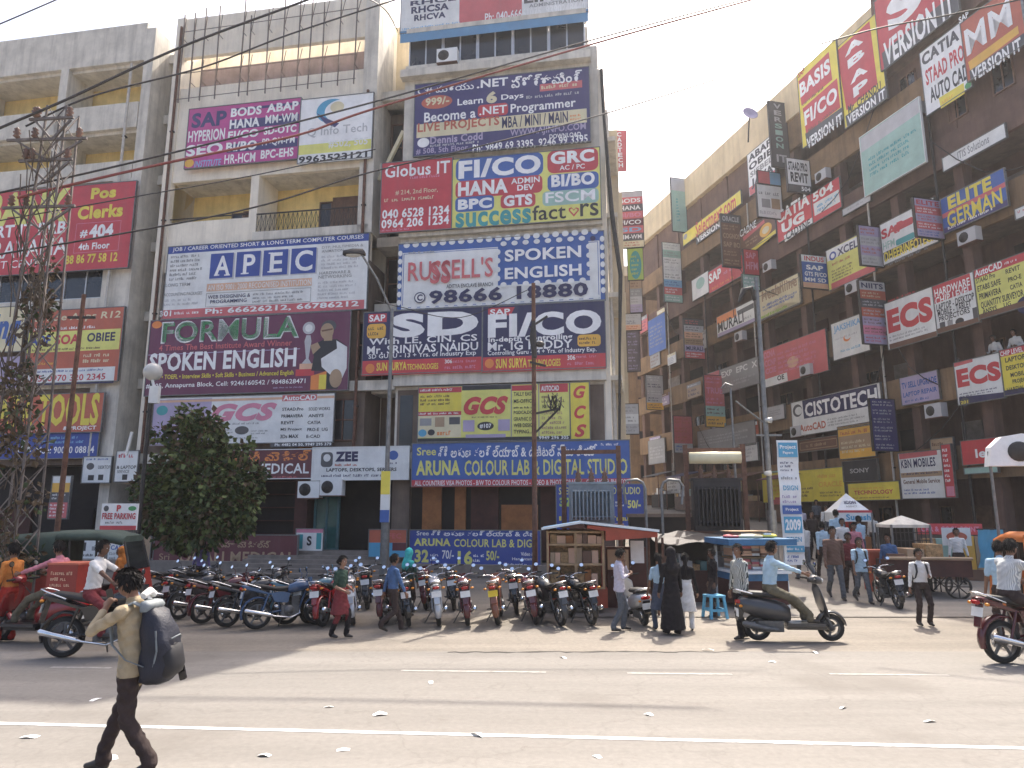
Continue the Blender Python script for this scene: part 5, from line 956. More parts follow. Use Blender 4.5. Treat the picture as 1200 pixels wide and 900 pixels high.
for z in (.85, 1.15, 1.45): 
    b.box(-sw+.1, .1, z+.24, sw-.1, .8, z+.26, "kiosk_wood"); x = -sw+.12
    while x < sw-.25:
        w1 = rr.uniform(.18, .34)
        for k in range(4): b.box(x, .05+rr.uniform(0, .1), z+.055*k, x+w1-.02, .7, z+.05+.055*k, rr.choice(("offwhite", "tan", "brown", "rose", "peach", "grey")))
        x += w1
b.build("goods", S1)
for i in range(7): q = rr.uniform(-sw, sw); 
b = MB("cream"); b.ball((-.1, .2, zr+.1), (.4, .3, .07)); b.ball((.35, .3, zr+.11), (.3, .25, .06), m="yellow"); b.ball((-.45, .2, zr+.1), (.22, .25, .05), m="rose"); tag(b.build("bundle", None, S1.location), "folded pale cloth bundle lying on the blue stall roof", "bundle")
q = G(838, 724); o = empty("plastic_stool", q, R_(12), "blue plastic stool standing left of the blue roofed stall", "stool")
b = MB("cyan"); b.box(-.17, -.17, .42, .17, .17, .46); b.build("seat", o)
for sx in (-1, 1):
    for sy in (-1, 1): b = MB("cyan"); b.bar((sx*.14, sy*.14, .42), (sx*.18, sy*.18, 0), .05); b.build("leg", o)
b = MB("cyan")
for s in (-1, 1): b.box(-.15, s*.165-.01, .14, .15, s*.165+.01, .19); b.box(s*.165-.01, -.15, .14, s*.165+.01, .15, .19)
b.build("brace", o)
# ---- tall paper banner tied to the lane pole
Y = 18.8; a, c = AT(906, 516, Y), AT(931, 600, Y); zb, zt = z_at(918, 662, Y), z_at(918, 516, Y)
b = MB("white"); w2 = .56; n = 14; vs = []; rr = random.Random(6)
for i in range(n+1): z = zb+(zt-zb)*i/n; k = .03*math.sin(i*1.3); vs += [(0, k, z), (w2, k+.02*math.sin(i*2), z)]
b.add(vs+[(x, y+.012, z) for x, y, z in vs], [(2*i, 2*i+1, 2*i+3, 2*i+2) for i in range(n)]+[(2*i+2+2*n+2, 2*i+3+2*n+2, 2*i+1+2*n+2, 2*i+2*n+2) for i in range(n)], "white", True)
o = tag(b.build("paper_banner", None, (a.x+.08, Y, 0)), "tall white and blue paper banner tied to the pole at the lane mouth", "banner")
m2 = MB("white"); H_ = zt-zb
artwork(m2, m2, [('#', 5, 2, 95, 14, "cyan"), ("Project", 12, 4, 88, 8, "white", .03), ("Papers", 25, 9, 75, 12, "white", .03), ('w', 8, 17, 92, 26, "navy", 3), ('w', 8, 29, 92, 33, "grey", 1), ("DSIGN", 15, 37, 85, 41, "cyan", .02), ('w', 8, 44, 92, 52, "lilac", 2), ('#', 5, 53, 95, 60, "royal"), ("Project", 20, 55, 80, 58, "white", .02), ('#', 8, 62, 92, 75, "cyan"), ("2009", 14, 64, 86, 73, "white", .04), ("DSIGN", 15, 78, 85, 82, "cyan", .02), ('#', 5, 85, 95, 90, "cyan"), ('w', 10, 86, 90, 89, "white", 1), ('w', 10, 92, 90, 98, "royal", 2)], lambda x, y: (x/100, y/100), w2, H_, random.Random(1))
m2.v = [(x, y-.045, z+zb) for x, y, z in m2.v]; m2.build("lettering", o, fix=False)
# ---- white pyramid canopy stall in the lane
def canopy(px0, px1, pyt, pyb, Y, label, name, cloth, text=None, meshy=False):
    x0, x1 = AT(px0, pyb, Y).x, AT(px1, pyb, Y).x; hw = (x1-x0)/2; zb, zt = z_at((px0+px1)/2, pyb, Y), z_at((px0+px1)/2, pyt, Y); g0 = lane_z(Y)
    o = empty(name, ((x0+x1)/2, Y, 0), R_(-6), label, "stall")
    ze = zb+(zt-zb)*(.32 if text else .25); b = MB(cloth)
    b.add([(-hw, -hw, ze), (hw, -hw, ze), (hw, hw, ze), (-hw, hw, ze), (0, 0, zt)], [(0, 1, 4), (1, 2, 4), (2, 3, 4), (3, 0, 4)], cloth)
    for i, (ax, ay, bx, by) in enumerate(((-1, -1, 1, -1), (1, -1, 1, 1), (1, 1, -1, 1), (-1, 1, -1, -1))): b.quad((ax*hw, ay*hw, zb), (bx*hw, by*hw, zb), (bx*hw, by*hw, ze), (ax*hw, ay*hw, ze), cloth)
    k = b.build("canopy", o)
    b = MB("galv")
    for sx in (-1, 1):
        for sy in (-1, 1): b.bar((sx*hw*.97, sy*hw*.97, g0), (sx*hw*.97, sy*hw*.97, ze), .05)
    b.build("post", o)
    b = MB("kiosk_goods"); b.box(-hw*.9, -hw*.8, g0, hw*.9, hw*.8, g0+.85, "shop_orange" if text else "iron_dark"); b.build("counter", o)
    if meshy:
        b = MB("iron_dark"); 
        for i in range(10): x = -hw*.95+hw*1.9*i/9; b.bar((x, -hw*.95, g0+.85), (x, -hw*.95, ze), .018); b.bar((-hw*.95, x, g0+.85), (-hw*.95, x, ze), .018)
        for z in (.25, .5, .75): zz = g0+.85+(ze-g0-.85)*z; b.bar((-hw, -hw*.95, zz), (hw, -hw*.95, zz), .02)
        b.box(-hw*.9, hw*.8, g0+.85, hw*.9, hw*.85, ze, "shop_dark"); b.build("mesh_screen", o)
    if text:
        ml = MB("black"); lz = ze-zb
        ml.quad((-hw, -hw-.008, ze-.01), (hw, -hw-.008, ze-.01), (hw, -hw-.008, ze+.07), (-hw, -hw-.008, ze+.07), "crimson")
        v, f = glyphs("Suresh", .04, 0); ml.add([(-hw*.45+p[0]*hw*1.35, -hw-.012, zb+lz*.15+p[1]*lz*.65) for p in v], f, "cyan")
        v, f = glyphs("ICON", .04, 0); ml.add([(-hw*.32+p[0]*hw*.64, -hw*(1-(.42+p[1]*.16))-.02, ze+(zt-ze)*(.42+p[1]*.16)+.01) for p in v], f, "navy")
        v, f = glyphs("AGENCY", .02, 0); ml.add([(-hw*.32+p[0]*hw*.64, -hw*(1-(.25+p[1]*.09))-.02, ze+(zt-ze)*(.25+p[1]*.09)+.01) for p in v], f, "grey")
        ml.build("lettering", k, fix=False)
    return o
mat("canvas_white", (.74, .75, .74), .8, var=.08)
canopy(974, 1014, 578, 611, 24.5, "white pyramid canopy stall with teal valance lettering, half way up the lane", "canopy_stall", "canvas_white", True)
canopy(1036, 1079, 604, 618, 19.8, "wire mesh booth with a pale pyramid roof beside the low wall", "mesh_booth", "concrete", None, True)
# ---- parking board
Y = 16.8; q = AT(136, 640, Y); o = empty("parking_board", (q.x, Y, 0), R_(-5), "white free parking board with red letters on two thin posts left of the tree", "signboard")
z0, z1 = z_at(136, 621, Y), z_at(136, 590, Y); w2 = .9; b = MB("white"); b.box(-w2/2, 0, z0, w2/2, .04, z1); b.build("panel", o)
m2 = MB("white"); artwork(m2, m2, [('#', 0, 84, 100, 100, "crimson"), ("P", 42, 6, 54, 30, "red", .05), ('o', 6, 8, 20, 30, "darkgrey"), ('o', 74, 10, 96, 28, "green"), ("FREE PARKING", 4, 36, 96, 60, "crimson", .03), ('w', 14, 64, 86, 80, "grey", 1)], lambda x, y: (x/100, y/100), w2, z1-z0, random.Random(1))
m2.v = [(x-w2/2, y-.004, z+z0) for x, y, z in m2.v]; m2.build("lettering", o, fix=False)
for x in (-.3, .3): b = MB("galv"); b.bar((x, .07, 0), (x, .07, z1), .045); b.build("leg", o)
# ---- right side clutter by the lane wall
Y = 21.5; q0, q1 = AT(1080, 620, Y), AT(1146, 620, Y); o = empty("tin_shop", ((q0.x+q1.x)/2, Y, 0), R_(-20), "tin shop with a red fascia over yellow goods by the lane wall", "stall"); hw = (q1.x-q0.x)/2; zt = q0.z
b = MB("red"); b.box(-hw, 0, zt-.16, hw, .06, zt+.16); fb = b.build("fascia", o)
ml = MB("pink"); artwork(ml, ml, [("CAR & COOL POINT", 5, 25, 95, 75, "pink", .03)], lambda x, y: (x/100, y/100), 2*hw, .32, random.Random(3)); ml.v = [(x-hw, y, z+zt-.16) for x, y, z in ml.v]; ml.build("lettering", fb, fix=False)
b = MB("brown_wall"); b.box(-hw, .06, 0, hw, 1.6, zt); b.build("cabin", o)
b = MB("kiosk_goods"); rr = random.Random(5); x = -hw+.05
while x < hw-.3:
    w1 = rr.uniform(.2, .4); b.box(x, -.35, .5, x+w1, 0, .5+rr.uniform(.5, 1.0), rr.choice(("amber", "brown", "lilac", "tan", "seagreen", "kiosk_goods"))); x += w1+.02
b.box(-hw, -.4, 0, hw, 0, .5, "brown"); b.build("goods", o)
Y = 20.6; q = AT(1121, 629, Y); b = MB("offwhite"); b.box(-.36, 0, -.25, .36, .05, .25); ob = tag(b.build("oval_sign", None, (q.x, Y, q.z), (0, 0, R_(-20))), "small white sign with a dark red oval beside the red fascia", "signboard")
b = MB("brick"); b.prism([(math.cos(t)*.26, math.sin(t)*.14) for t in [i*.35 for i in range(18)]], -.02, 0); b.build("emblem", ob)
b = MB("iron_dark"); b.bar((0, .05, -.2), (0, .05, -2.4), .05); b.build("post", ob)
Y = 20.0; q = AT(1164, 640, Y); b = MB("sky"); rr = random.Random(4); g0 = [[(-.35+.7*i/7+rr.uniform(-.03, .03), .06*math.sin(i*2+j)+.03*j, 1.05-1.05*j/6) for i in range(8)] for j in range(7)]
b.add([p for r in g0 for p in r]+[(x, y+.02, z) for r in g0 for x, y, z in r], [(j*8+i, j*8+i+1, (j+1)*8+i+1, (j+1)*8+i) for i in range(7) for j in range(6)]+[(56+(j+1)*8+i, 56+(j+1)*8+i+1, 56+j*8+i+1, 56+j*8+i) for i in range(7) for j in range(6)], "cyan", True)
b.bar((-.4, .03, 1.06), (.4, .03, 1.06), .04, m="iron_dark"); tag(b.build("blue_cloth", None, (q.x, Y, q.z-.6)), "crumpled blue plastic sheet hanging behind the orange auto rickshaw", "cloth")
b = MB("shop_maroon"); Y = 18.3; qa, qb = AT(1042, 690, Y), AT(1135, 690, Y); L_ = (qb.x-qa.x); o = empty("hand_cart", (qa.x, Y, 0), R_(-8), "dark wooden hand cart with a pale rail behind the man in white", "cart")
b.box(0, 0, .55, L_, 1.1, .95, "shop_maroon"); b.build("bed", o)
b = MB("tan"); b.tube([(0, -.05, 1.0), (L_, -.05, 1.0)], .04, 7); b.build("rail", o)
for x in (.35, L_-.35):
    for y in (.05, 1.05): b = MB("iron_dark"); b.lathe([(.27, -.03), (.31, -.03), (.31, .03), (.27, .03), (.27, -.03)], (x, y, .31), "y", 18); [b.bar((x-.28*math.cos(t), y, .31-.28*math.sin(t)), (x+.28*math.cos(t), y, .31+.28*math.sin(t)), .025) for t in (0, .8, 1.6, 2.4)]; b.build("wheel", o)
b = MB("kiosk_goods"); [b.box(.1+i*.45, .1, .95, .5+i*.45, .9, 1.1+.12*(i % 3), ("brown", "tan", "kiosk_goods", "shop_maroon")[i % 4]) for i in range(int(L_/.45)-1)]; b.build("load", o)
q = G(1031, 696); b = MB("kiosk_red"); b.prism([(-.3, 0), (.3, 0), (.34, 1.1), (-.34, 1.1)], -.25, .25); b.box(-.37, -.28, 1.1, .37, .28, 1.16, "brick"); b.box(-.25, -.262, .3, .25, -.255, .8, "brick"); tag(b.build("bin", None, (q.x, 19.3, 0)), "tall dull red bin at the left end of the low cart", "bin")
# ---- floodlight box on a post at the right edge
Y = 14.0; q = AT(1186, 528, Y); o = empty("floodlight", (q.x, Y, 0), R_(-15), "rounded white floodlight housing on a thin post at the right edge", "lamp")
b = MB("white"); pts = [(-.42, -.3), (.5, -.3), (.5, .28), (.2, .34), (-.15, .28), (-.36, .08)]; b.prism([(x, z+q.z) for x, z in pts], 0, .3); hs = b.build("housing", o)
b = MB("iron_dark"); b.lathe([(0, 0), (.17, 0), (.2, .03), (.2, .06)], (.12, -.05, q.z-.02), "y", 18); b.build("lens", hs)
b = MB("galv"); b.tube([(-.36, .15, 0), (-.36, .15, q.z)], .03, 7); b.build("post", o)
# ---- air conditioners on the front
def ac(px, py, off, label):
    u, z = PF.uz(px, py, off); o = empty("air_conditioner", PF.world(u, off, z), PF.ang, label, "air conditioner", "air conditioners on the front")
    b = MB("offwhite"); b.box(-.42, -.32, -.3, .42, 0, .3); b.box(-.42, -.33, -.33, .42, .1, -.3, "iron_rust"); b.build("case", o)
    b = MB("iron_dark"); b.lathe([(0, 0), (.22, 0), (.23, .02)], (-.14, -.335, 0), "y", 18); [b.bar((-.14-.22*math.cos(t), -.34, -.22*math.sin(t)), (-.14+.22*math.cos(t), -.34, .22*math.sin(t)), .012) for t in (0, .52, 1.05, 1.57, 2.1, 2.6)]; b.build("grille", o)
ac(526, 70, -.0, "pale air conditioner hanging below the glazed top storey")
ac(366, 574, -.2, "left air conditioner under the white laptop shop board")
ac(392, 571, -.2, "right air conditioner under the white laptop shop board")
# ---- roof dish on the lane block
q = AT(879, 133, 36); b = MB("lilac"); b.lathe([(0, .12), (.2, .1), (.38, .03), (.45, -.03), (.44, -.05), (.36, 0), (0, .08)], (0, 0, 0), "y", 20); o = tag(b.build("roof_dish", None, q, (R_(-20), 0, R_(10))), "round dish seen above the cream roof edge of the lane block", "dish")
b = MB("iron_dark"); b.bar((0, .1, 0), (0, .9, -1.3), .06); b.build("mount", o)
# ---- litter
def scrap():
    b = MB("white"); rr = random.Random(1); b.add([(-.1, -.07, .004), (0, -.08, .018), (.1, -.06, .006), (.11, .05, .01), (0, .07, .03), (-.1, .06, .006)], [(0, 1, 4, 5), (1, 2, 3, 4)], "white"); return b.build("paper_scrap", fix=False)
sp0 = scrap(); rr = random.Random(17)
for i, (px, py) in enumerate(((35, 864), (112, 820), (402, 879), (310, 886), (560, 862), (700, 887), (905, 776), (988, 830), (830, 762), (505, 800), (445, 838), (130, 888), (1030, 690), (955, 765), (1090, 846), (760, 838), (385, 829), (660, 771))):
    o = sp0 if i == 0 else copy_tree(sp0); o.location = G(px, py); o.rotation_euler = (0, 0, rr.uniform(0, 6)); s = rr.uniform(.4, .85); o.scale = (s, s*rr.uniform(.5, .9), s*rr.uniform(.4, 1.6))
    tag(o, "white paper scrap lying on the open dusty road", "litter", "paper scraps on the road")

# ---- dark clutter at the foot of the transformers and along the lane wall
qa, qb = AT(738, 640, 21.0), AT(866, 640, 21.0)
b = MB("brown_wall"); b.box(qa.x, 20.9, 0, qb.x, 21.15, 2.0, "shop_dark"); b.box(qa.x-.05, 20.86, 2.0, qb.x+.05, 21.2, 2.1, "brown_wall"); tag(b.build("low_wall"), "added low wall, coloured dark as shade, behind the two transformers", "wall")  # added wall, near black to stand in for the shade here
Y = 17.6; q = AT(818, 690, Y); o = empty("tarpaulin_stall", (q.x, Y, 0), R_(3), "added dark tarpaulin tea stall for the shade between the scooter and the blue roofed stall", "stall"); hw = .95  # added stall; its dark colours stand in for shade over the bright lane
rr = random.Random(14); zt = z_at(818, 634, Y); nx, ny = 9, 6
g0 = [[(-hw-.1+(2*hw+.2)*i/nx, -.5+1.7*j/ny, zt+.22*(j/ny)-.06*math.sin(i*1.1+j)-.05*math.sin(i/nx*math.pi)+rr.uniform(-.015, .015)) for i in range(nx+1)] for j in range(ny+1)]
b = MB("pack_dark" if 0 else "trafo_dark"); n_ = nx+1; fl = [p for r in g0 for p in r]; N_ = len(fl)
b.add(fl+[(x, y, z-.02) for x, y, z in fl], [(j*n_+i, j*n_+i+1, (j+1)*n_+i+1, (j+1)*n_+i) for j in range(ny) for i in range(nx)]+[(N_+(j+1)*n_+i, N_+(j+1)*n_+i+1, N_+j*n_+i+1, N_+j*n_+i) for j in range(ny) for i in range(nx)], None, True); b.build("tarpaulin", o, fix=False)
for sx in (-1, 1):
    for y in (-.45, 1.1): b = MB("iron_rust"); b.bar((sx*hw, y, 0), (sx*hw, y, zt+.1), .05); b.build("post", o)
b = MB("shop_dark"); b.box(-hw, 1.0, 0, hw, 1.08, zt); b.box(-hw, -.1, .0, hw*.9, .7, .75, "shop_maroon"); b.build("counter", o)
b = MB("kiosk_goods"); x = -hw+.08
while x < hw*.75: 
    w1 = rr.uniform(.1, .22); b.box(x, .0, .75, x+w1, .4, .75+rr.uniform(.12, .5), rr.choice(("brown", "shop_orange", "grey", "shop_teal", "kiosk_goods", "rose"))); x += w1+.02
b.build("goods", o)
rr = random.Random(44)
for i, u in enumerate((-27.5, -24, -20.6, -17.2, -13.6)):
    w1 = 2.4+rr.uniform(-.3, .4); P0_ = PR.world(u, -.02, 0); z0 = lane_z(P0_.y)
    names_ = ("dark grey", "dark blue", "brown", "rust", "dark red", "tan", "green"); col = ("darkgrey", "navy", "brown", "iron_rust", "maroon")[i]
    o = empty("shop_counter", (P0_.x, P0_.y, z0), PR.ang, "shaded shop counter under a %s sloping sheet, along the lane wall" % names_[i], "shop", "shop counters along the lane wall")
    b = MB(col); b.prism([(-.0, 2.55), (-1.5, 2.2), (-1.5, 2.16), (0, 2.5)], 0, w1, "x"); b.build("awning", o)
    b = MB("shop_maroon"); b.box(.1, -.9, 0, w1-.1, -.25, .9, rr.choice(("shop_maroon", "door_brown", "shop_dark"))); b.build("counter", o)
    b = MB("kiosk_goods"); x = .12
    while x < w1-.35:
        q_ = rr.uniform(.12, .3); b.box(x, -.85, .9, x+q_, -.4, .9+rr.uniform(.1, .45), rr.choice(("brown", "amber", "rose", "tan", "seagreen", "offwhite", "grey"))); x += q_+.02
    b.build("goods", o)
    for x in (.05, w1-.05): b = MB("iron_rust"); b.bar((x, -1.45, 0), (x, -1.45, 2.17), .045); b.build("post", o)

rr = random.Random(51)
for i, (u, fl) in enumerate(((-3.0, 1), (-6.8, 3), (-10.5, 2), (-13.0, 4), (-16.2, 3), (-8.2, 5), (-.6, 3), (-19.5, 2), (-2.4, 5), (-11.6, 1))):
    o = empty("air_conditioner", PR.world(u, -.02, FL[fl]+rr.uniform(-.75, -.55)), PR.ang, "weathered air conditioner bracketed below a corridor parapet of the lane block", "air conditioner", "air conditioners on the lane block")
    b = MB("silver"); b.box(-.4, -.34, -.28, .4, -.02, .28); b.box(-.42, -.36, -.31, .42, .02, -.28, "iron_rust"); b.build("case", o)
    b = MB("iron_dark"); b.lathe([(0, 0), (.2, 0), (.21, .02)], (-.12, -.355, 0), "y", 14); b.build("grille", o)
for i, u in enumerate((-1.9, -5.6, -9.8, -14.9, -20.2, -25.4)):
    b = MB("pipe_pvc" if i % 2 else "iron_dark"); P0_ = PR.world(u, -.1, 0); zt = 22.5-rr.uniform(0, 6); b.tube([(0, 0, .3), (0, 0, zt*.5), (.03, 0, zt)], .05, 6)
    for z in (4, 8, 12): b.box(-.07, -.02, z, .07, .1, z+.05, "iron_dark")
    tag(b.build("drain_pipe", None, P0_, ROTR), "thin drain pipe running down the lane block front", "pipe", "pipes down the lane block")
for i in range(9):
    u0 = rr.uniform(-26, 0); fl = rr.randint(1, 5); q0 = PR.world(u0, -.22, FL[fl]+.9); q1 = PR.world(u0+rr.uniform(-5, 5), -.25, FL[max(0, fl-1)]+rr.uniform(.3, 1.0)); mid = (q0+q1)/2-Vector((0, 0, rr.uniform(.3, .9)))
    b = MB("iron_dark"); b.tube([q0, q0.lerp(mid, .5)-Vector((0, 0, .15)), mid, mid.lerp(q1, .5)-Vector((0, 0, .1)), q1], .022, 5); tag(b.build("hanging_cable"), "slack black cable drooping between corridor floors of the lane block", "cable", "cables on the lane block")
for x, z0, z1, lab in ((-14.62, 4.4, 23.0, "rusty drain pipe at the left edge of the cream office block"), (-16.9, 4.2, 21.5, "grey drain pipe down the corner column of the left block"), (-5.9, 4.4, 19.0, "stained drain pipe at the right edge of the cream office block")):
    b = MB("pipe_pvc" if x < -16 else "iron_rust"); b.tube([(0, 0, z0), (0, 0, z1)], .06, 7); [b.box(-.09, -.03, z, .09, .12, z+.06, "iron_dark") for z in (6, 10, 14, 18)]; tag(b.build("drain_pipe", None, PF.world(x, -.17, 0), ROTF), lab, "pipe")
# ================================================================ motorcycles, scooters, auto rickshaws
mat("bike_black", (.012, .012, .014), .25, var=.15, coat=.5); mat("bike_red", (.24, .012, .015), .25, var=.1, coat=.6); mat("bike_blue", (.03, .07, .15), .25, var=.1, coat=.6); mat("bike_silver", (.45, .46, .48), .3, metal=.5, var=.1, coat=.3)
mat("bike_maroon", (.08, .01, .014), .25, var=.1, coat=.5); mat("bike_grey", (.035, .036, .04), .3, var=.1, coat=.5); mat("bike_teal", (.06, .15, .20), .3, var=.1, coat=.5); mat("bike_brown", (.17, .055, .025), .35, var=.1, coat=.4)
mat("rubber", (.018, .017, .016), .85, var=.4, scale=9); mat("engine_grey", (.12, .12, .12), .45, metal=.5, var=.3, scale=12); mat("seat_black", (.02, .018, .017), .6, var=.25, scale=9)
mat("lens_red", (.35, .01, .01), .2, var=.05); mat("lens_amber", (.6, .22, .02), .25, var=.05); mat("plate_white", (.72, .72, .70), .5, var=.12); mat("plate_yellow", (.7, .5, .03), .5, var=.1); mat("mirror", (.9, .92, .93), .04, metal=1., var=0); mat("lens_clear", (.7, .72, .72), .1, var=.05)
def wheel(parent, x, r, w_, spokes=5, m="engine_grey", tyre_w=None):
    o = MB("rubber"); t = w_
    o.lathe([(r-.075, -t*.7), (r-.03, -t), (r-.008, -t*.7), (r, 0), (r-.008, t*.7), (r-.03, t), (r-.075, t*.7), (r-.075, -t*.7)], (x, 0, r), "y", 26); wo = o.build("wheel", parent)
    b = MB(m); ri = r-.072
    b.lathe([(ri-.02, -t*.6), (ri+.004, -t*.72), (ri+.004, t*.72), (ri-.02, t*.6), (ri-.02, -t*.6)], (x, 0, r), "y", 26)
    b.lathe([(0, -.07), (.045, -.07), (.055, 0), (.045, .07), (0, .07)], (x, 0, r), "y", 14)
    for i in range(spokes):
        a = 2*math.pi*i/spokes+.3; b.bar((x+.03*math.cos(a), 0, r+.03*math.sin(a)), (x+(ri-.01)*math.cos(a), 0, r+(ri-.01)*math.sin(a)), .035, .03, up=(0, 1, 0))
    b.lathe([(.04, .06), (.11, .06), (.11, .068), (.04, .068)], (x, 0, r), "y", 18, "steel_bright"); b.build("rim", wo)
    return wo
def fender(x, r, a0, a1, w_, n=9):
    rings = []
    for i in range(n+1):
        a = R_(a0+(a1-a0)*i/n); c, s = math.cos(a), math.sin(a); k = 1 if 0 < i < n else .8
        rings.append([(x+c*(r+d), y*k, r+s*(r+d)) for y, d in ((-w_, -.015), (-w_*.8, .012), (0, .03), (w_*.8, .012), (w_, -.015), (w_*.8, 0.), (0, .015), (-w_*.8, 0.))])
    return rings
def oval(x, y0, z, ry, rz, n=12, sq=.75):
    out = []
    for j in range(n):
        t = 2*math.pi*j/n; c, s = math.cos(t), math.sin(t)
        out.append((x, y0+ry*math.copysign(abs(c)**sq, c), z+rz*math.copysign(abs(s)**sq, s)))
    return out
def mirrors(parent, x, y, z, dz=.16, dx=-.02, r=.048):
    for s in (-1, 1):
        b = MB("bike_black"); b.tube([(x, s*y, z), (x+.02, s*(y+.03), z+dz*.6), (x+dx, s*(y+.07), z+dz)], .008, 5)
        b.lathe([(0, .02), (r*.8, .015), (r*1.05, 0), (r, -.008)], (x+dx, s*(y+.09), z+dz+.02), "x", 14); o = b.build("mirror", parent)
        g = MB("mirror"); c = Vector((x+dx-.009, s*(y+.09), z+dz+.02)); g.add([(c.x+.012*math.sin(t), c.y+r*.97*math.cos(t), c.z+r*.8*math.sin(t)) for t in [i*2*math.pi/14 for i in range(14)]], [tuple(range(14))], "mirror"); g.build("glass", o, fix=False)
def motorcycle(paint="bike_black"):
    o = empty("motorcycle")
    wheel(o, -.63, .3, .05, 5); wheel(o, .65, .3, .042, 5)
    b = MB("bike_black"); b.loft(fender(.65, .31, 20, 150, .055)); b.loft(fender(-.63, .33, 60, 200, .075)); b.build("fender", o)
    b = MB("bike_black")      # frame and swing arm
    b.tube([(-.62, .09, .3), (-.15, .08, .36)], .022, 6); b.tube([(-.62, -.09, .3), (-.15, -.08, .36)], .022, 6)
    b.tube([(.42, 0, .85), (.3, 0, .55), (.2, 0, .28), (-.15, 0, .26), (-.2, 0, .6)], .025, 6); b.tube([(.4, 0, .84), (0, 0, .72), (-.3, 0, .7), (-.75, 0, .82)], .03, 6)
    for s in (-1, 1): b.tube([(-.55, s*.1, .36), (-.42, s*.1, .74)], .022, 6)
    b.build("frame", o)
    b = MB("engine_grey"); b.box(-.16, -.13, .24, .22, .13, .46); b.lathe([(0, -.16), (.1, -.16), (.11, -.12), (.11, .12), (.1, .16), (0, .16)], (.0, 0, .36), "y", 16)
    for i in range(6): b.box(.06, -.09, .47+i*.032, .24, .09, .485+i*.032)
    b.box(.08, -.07, .46, .22, .07, .66); b.build("engine", o)
    b = MB(paint); b.loft([oval(-.02, 0, .80, .07, .06), oval(.03, 0, .82, .12, .1), oval(.16, 0, .85, .145, .125), oval(.3, 0, .87, .14, .12), oval(.41, 0, .87, .1, .09), oval(.46, 0, .86, .05, .05)]); t = b.build("tank", o)
    b = MB("steel_bright"); b.lathe([(0, .02), (.04, .015), (.045, 0)], (.22, 0, .975), "z", 12); b.build("cap", t)
    b = MB(paint)
    for s in (-1, 1): b.prism([(-.3, .55), (-.02, .52), (.02, .72), (-.15, .76), (-.38, .74)], s*.085, s*.12); b.prism([(-.45, .72), (-.3, .7), (-.72, .86), (-.95, .92), (-.93, .86)], s*.07, s*.11)
    b.loft([oval(-.62, 0, .82, .1, .05), oval(-.8, 0, .86, .1, .06), oval(-.93, 0, .9, .075, .045), oval(-.98, 0, .91, .05, .02)]); b.build("tail_fairing", o)
    b = MB("seat_black"); b.loft([oval(-.86, 0, .92, .07, .03), oval(-.78, 0, .92, .11, .05), oval(-.5, 0, .88, .125, .05), oval(-.3, 0, .83, .13, .05), oval(-.1, 0, .82, .1, .055), oval(.02, 0, .84, .06, .05)]); b.build("seat", o)
    b = MB("steel_bright"); b.tube([(-.6, .13, .86), (-.9, .13, .97), (-1.0, .08, 1.0), (-1.0, -.08, 1.0), (-.9, -.13, .97), (-.6, -.13, .86)], .012, 6); b.build("grab_rail", o)
    b = MB("lens_red"); b.loft([oval(-.965, 0, .86, .075, .035), oval(-1.0, 0, .86, .07, .032), oval(-1.012, 0, .86, .04, .02)]); b.build("tail_light", o)
    b = MB("plate_white"); b.add([(-.985, -.105, .66), (-.985, .105, .66), (-.955, .105, .79), (-.955, -.105, .79), (-.98, -.105, .66), (-.98, .105, .66), (-.95, .105, .79), (-.95, -.105, .79)], [(0, 1, 2, 3), (7, 6, 5, 4), (0, 4, 5, 1), (1, 5, 6, 2), (2, 6, 7, 3), (3, 7, 4, 0)])
    b.box(-.972, -.08, .735, -.97+.002, .08, .75, "plate_white"); pl = b.build("number_plate", o)
    b = MB("bike_black"); b.prism([(-.93, .84), (-.9, .84), (-.98, .5), (-1.0, .52)], -.06, .06); b.build("mudflap", o)
    for s in (-1, 1):
        b = MB("lens_amber"); b.ball((-.93, s*.16, .84), (.03, .04, .025)); b.ball((.5, s*.17, .86), (.03, .04, .025)); b.build("indicator", o)
    b = MB("steel_bright")
    for s in (-1, 1): b.tube([(.66, s*.075, .3), (.52, s*.075, .64), (.42, s*.075, .95)], [.028, .024, .02], 8)
    b.build("fork", o)
    b = MB("steel_bright"); b.tube([(.42, -.02, .97), (.4, -.15, 1.03), (.3, -.3, 1.04), (.24, -.36, 1.03)], .012, 6); b.tube([(.42, .02, .97), (.4, .15, 1.03), (.3, .3, 1.04), (.24, .36, 1.03)], .012, 6)
    for s in (-1, 1): b.tube([(.3, s*.28, 1.04), (.22, s*.39, 1.03)], .018, 7, "rubber"); b.tube([(.33, s*.2, 1.02), (.33, s*.36, 1.0)], .007, 4, "engine_grey")
    b.build("handlebar", o)
    b = MB("bike_black"); b.lathe([(0, -.1), (.06, -.09), (.095, 0), (.1, .05), (.095, .07)], (.5, 0, .87), "x", 16); b.box(.44, -.09, .95, .5, .09, 1.05); hl = b.build("headlight", o)
    b = MB("lens_clear"); b.lathe([(.09, .07), (.05, .085), (0, .09)], (.5, 0, .87), "x", 16); b.build("lens", hl)
    b = MB("steel_bright"); b.tube([(.2, -.1, .44), (.24, -.12, .28), (.05, -.14, .2), (-.3, -.15, .25), (-.36, -.16, .27)], .02, 7); b.tube([(-.34, -.16, .265), (-.4, -.165, .28), (-.9, -.175, .4), (-.92, -.176, .405)], [.03, .045, .048, .03], 10); b.build("exhaust", o)
    b = MB("engine_grey"); b.bar((-.08, .12, .27), (-.12, .3, .02), .022); b.bar((.0, -.2, .28), (.0, .2, .28), .03); b.bar((-.35, -.22, .34), (-.35, .22, .34), .025); b.build("footpeg", o)
    mirrors(o, .33, .2, 1.04)
    return o
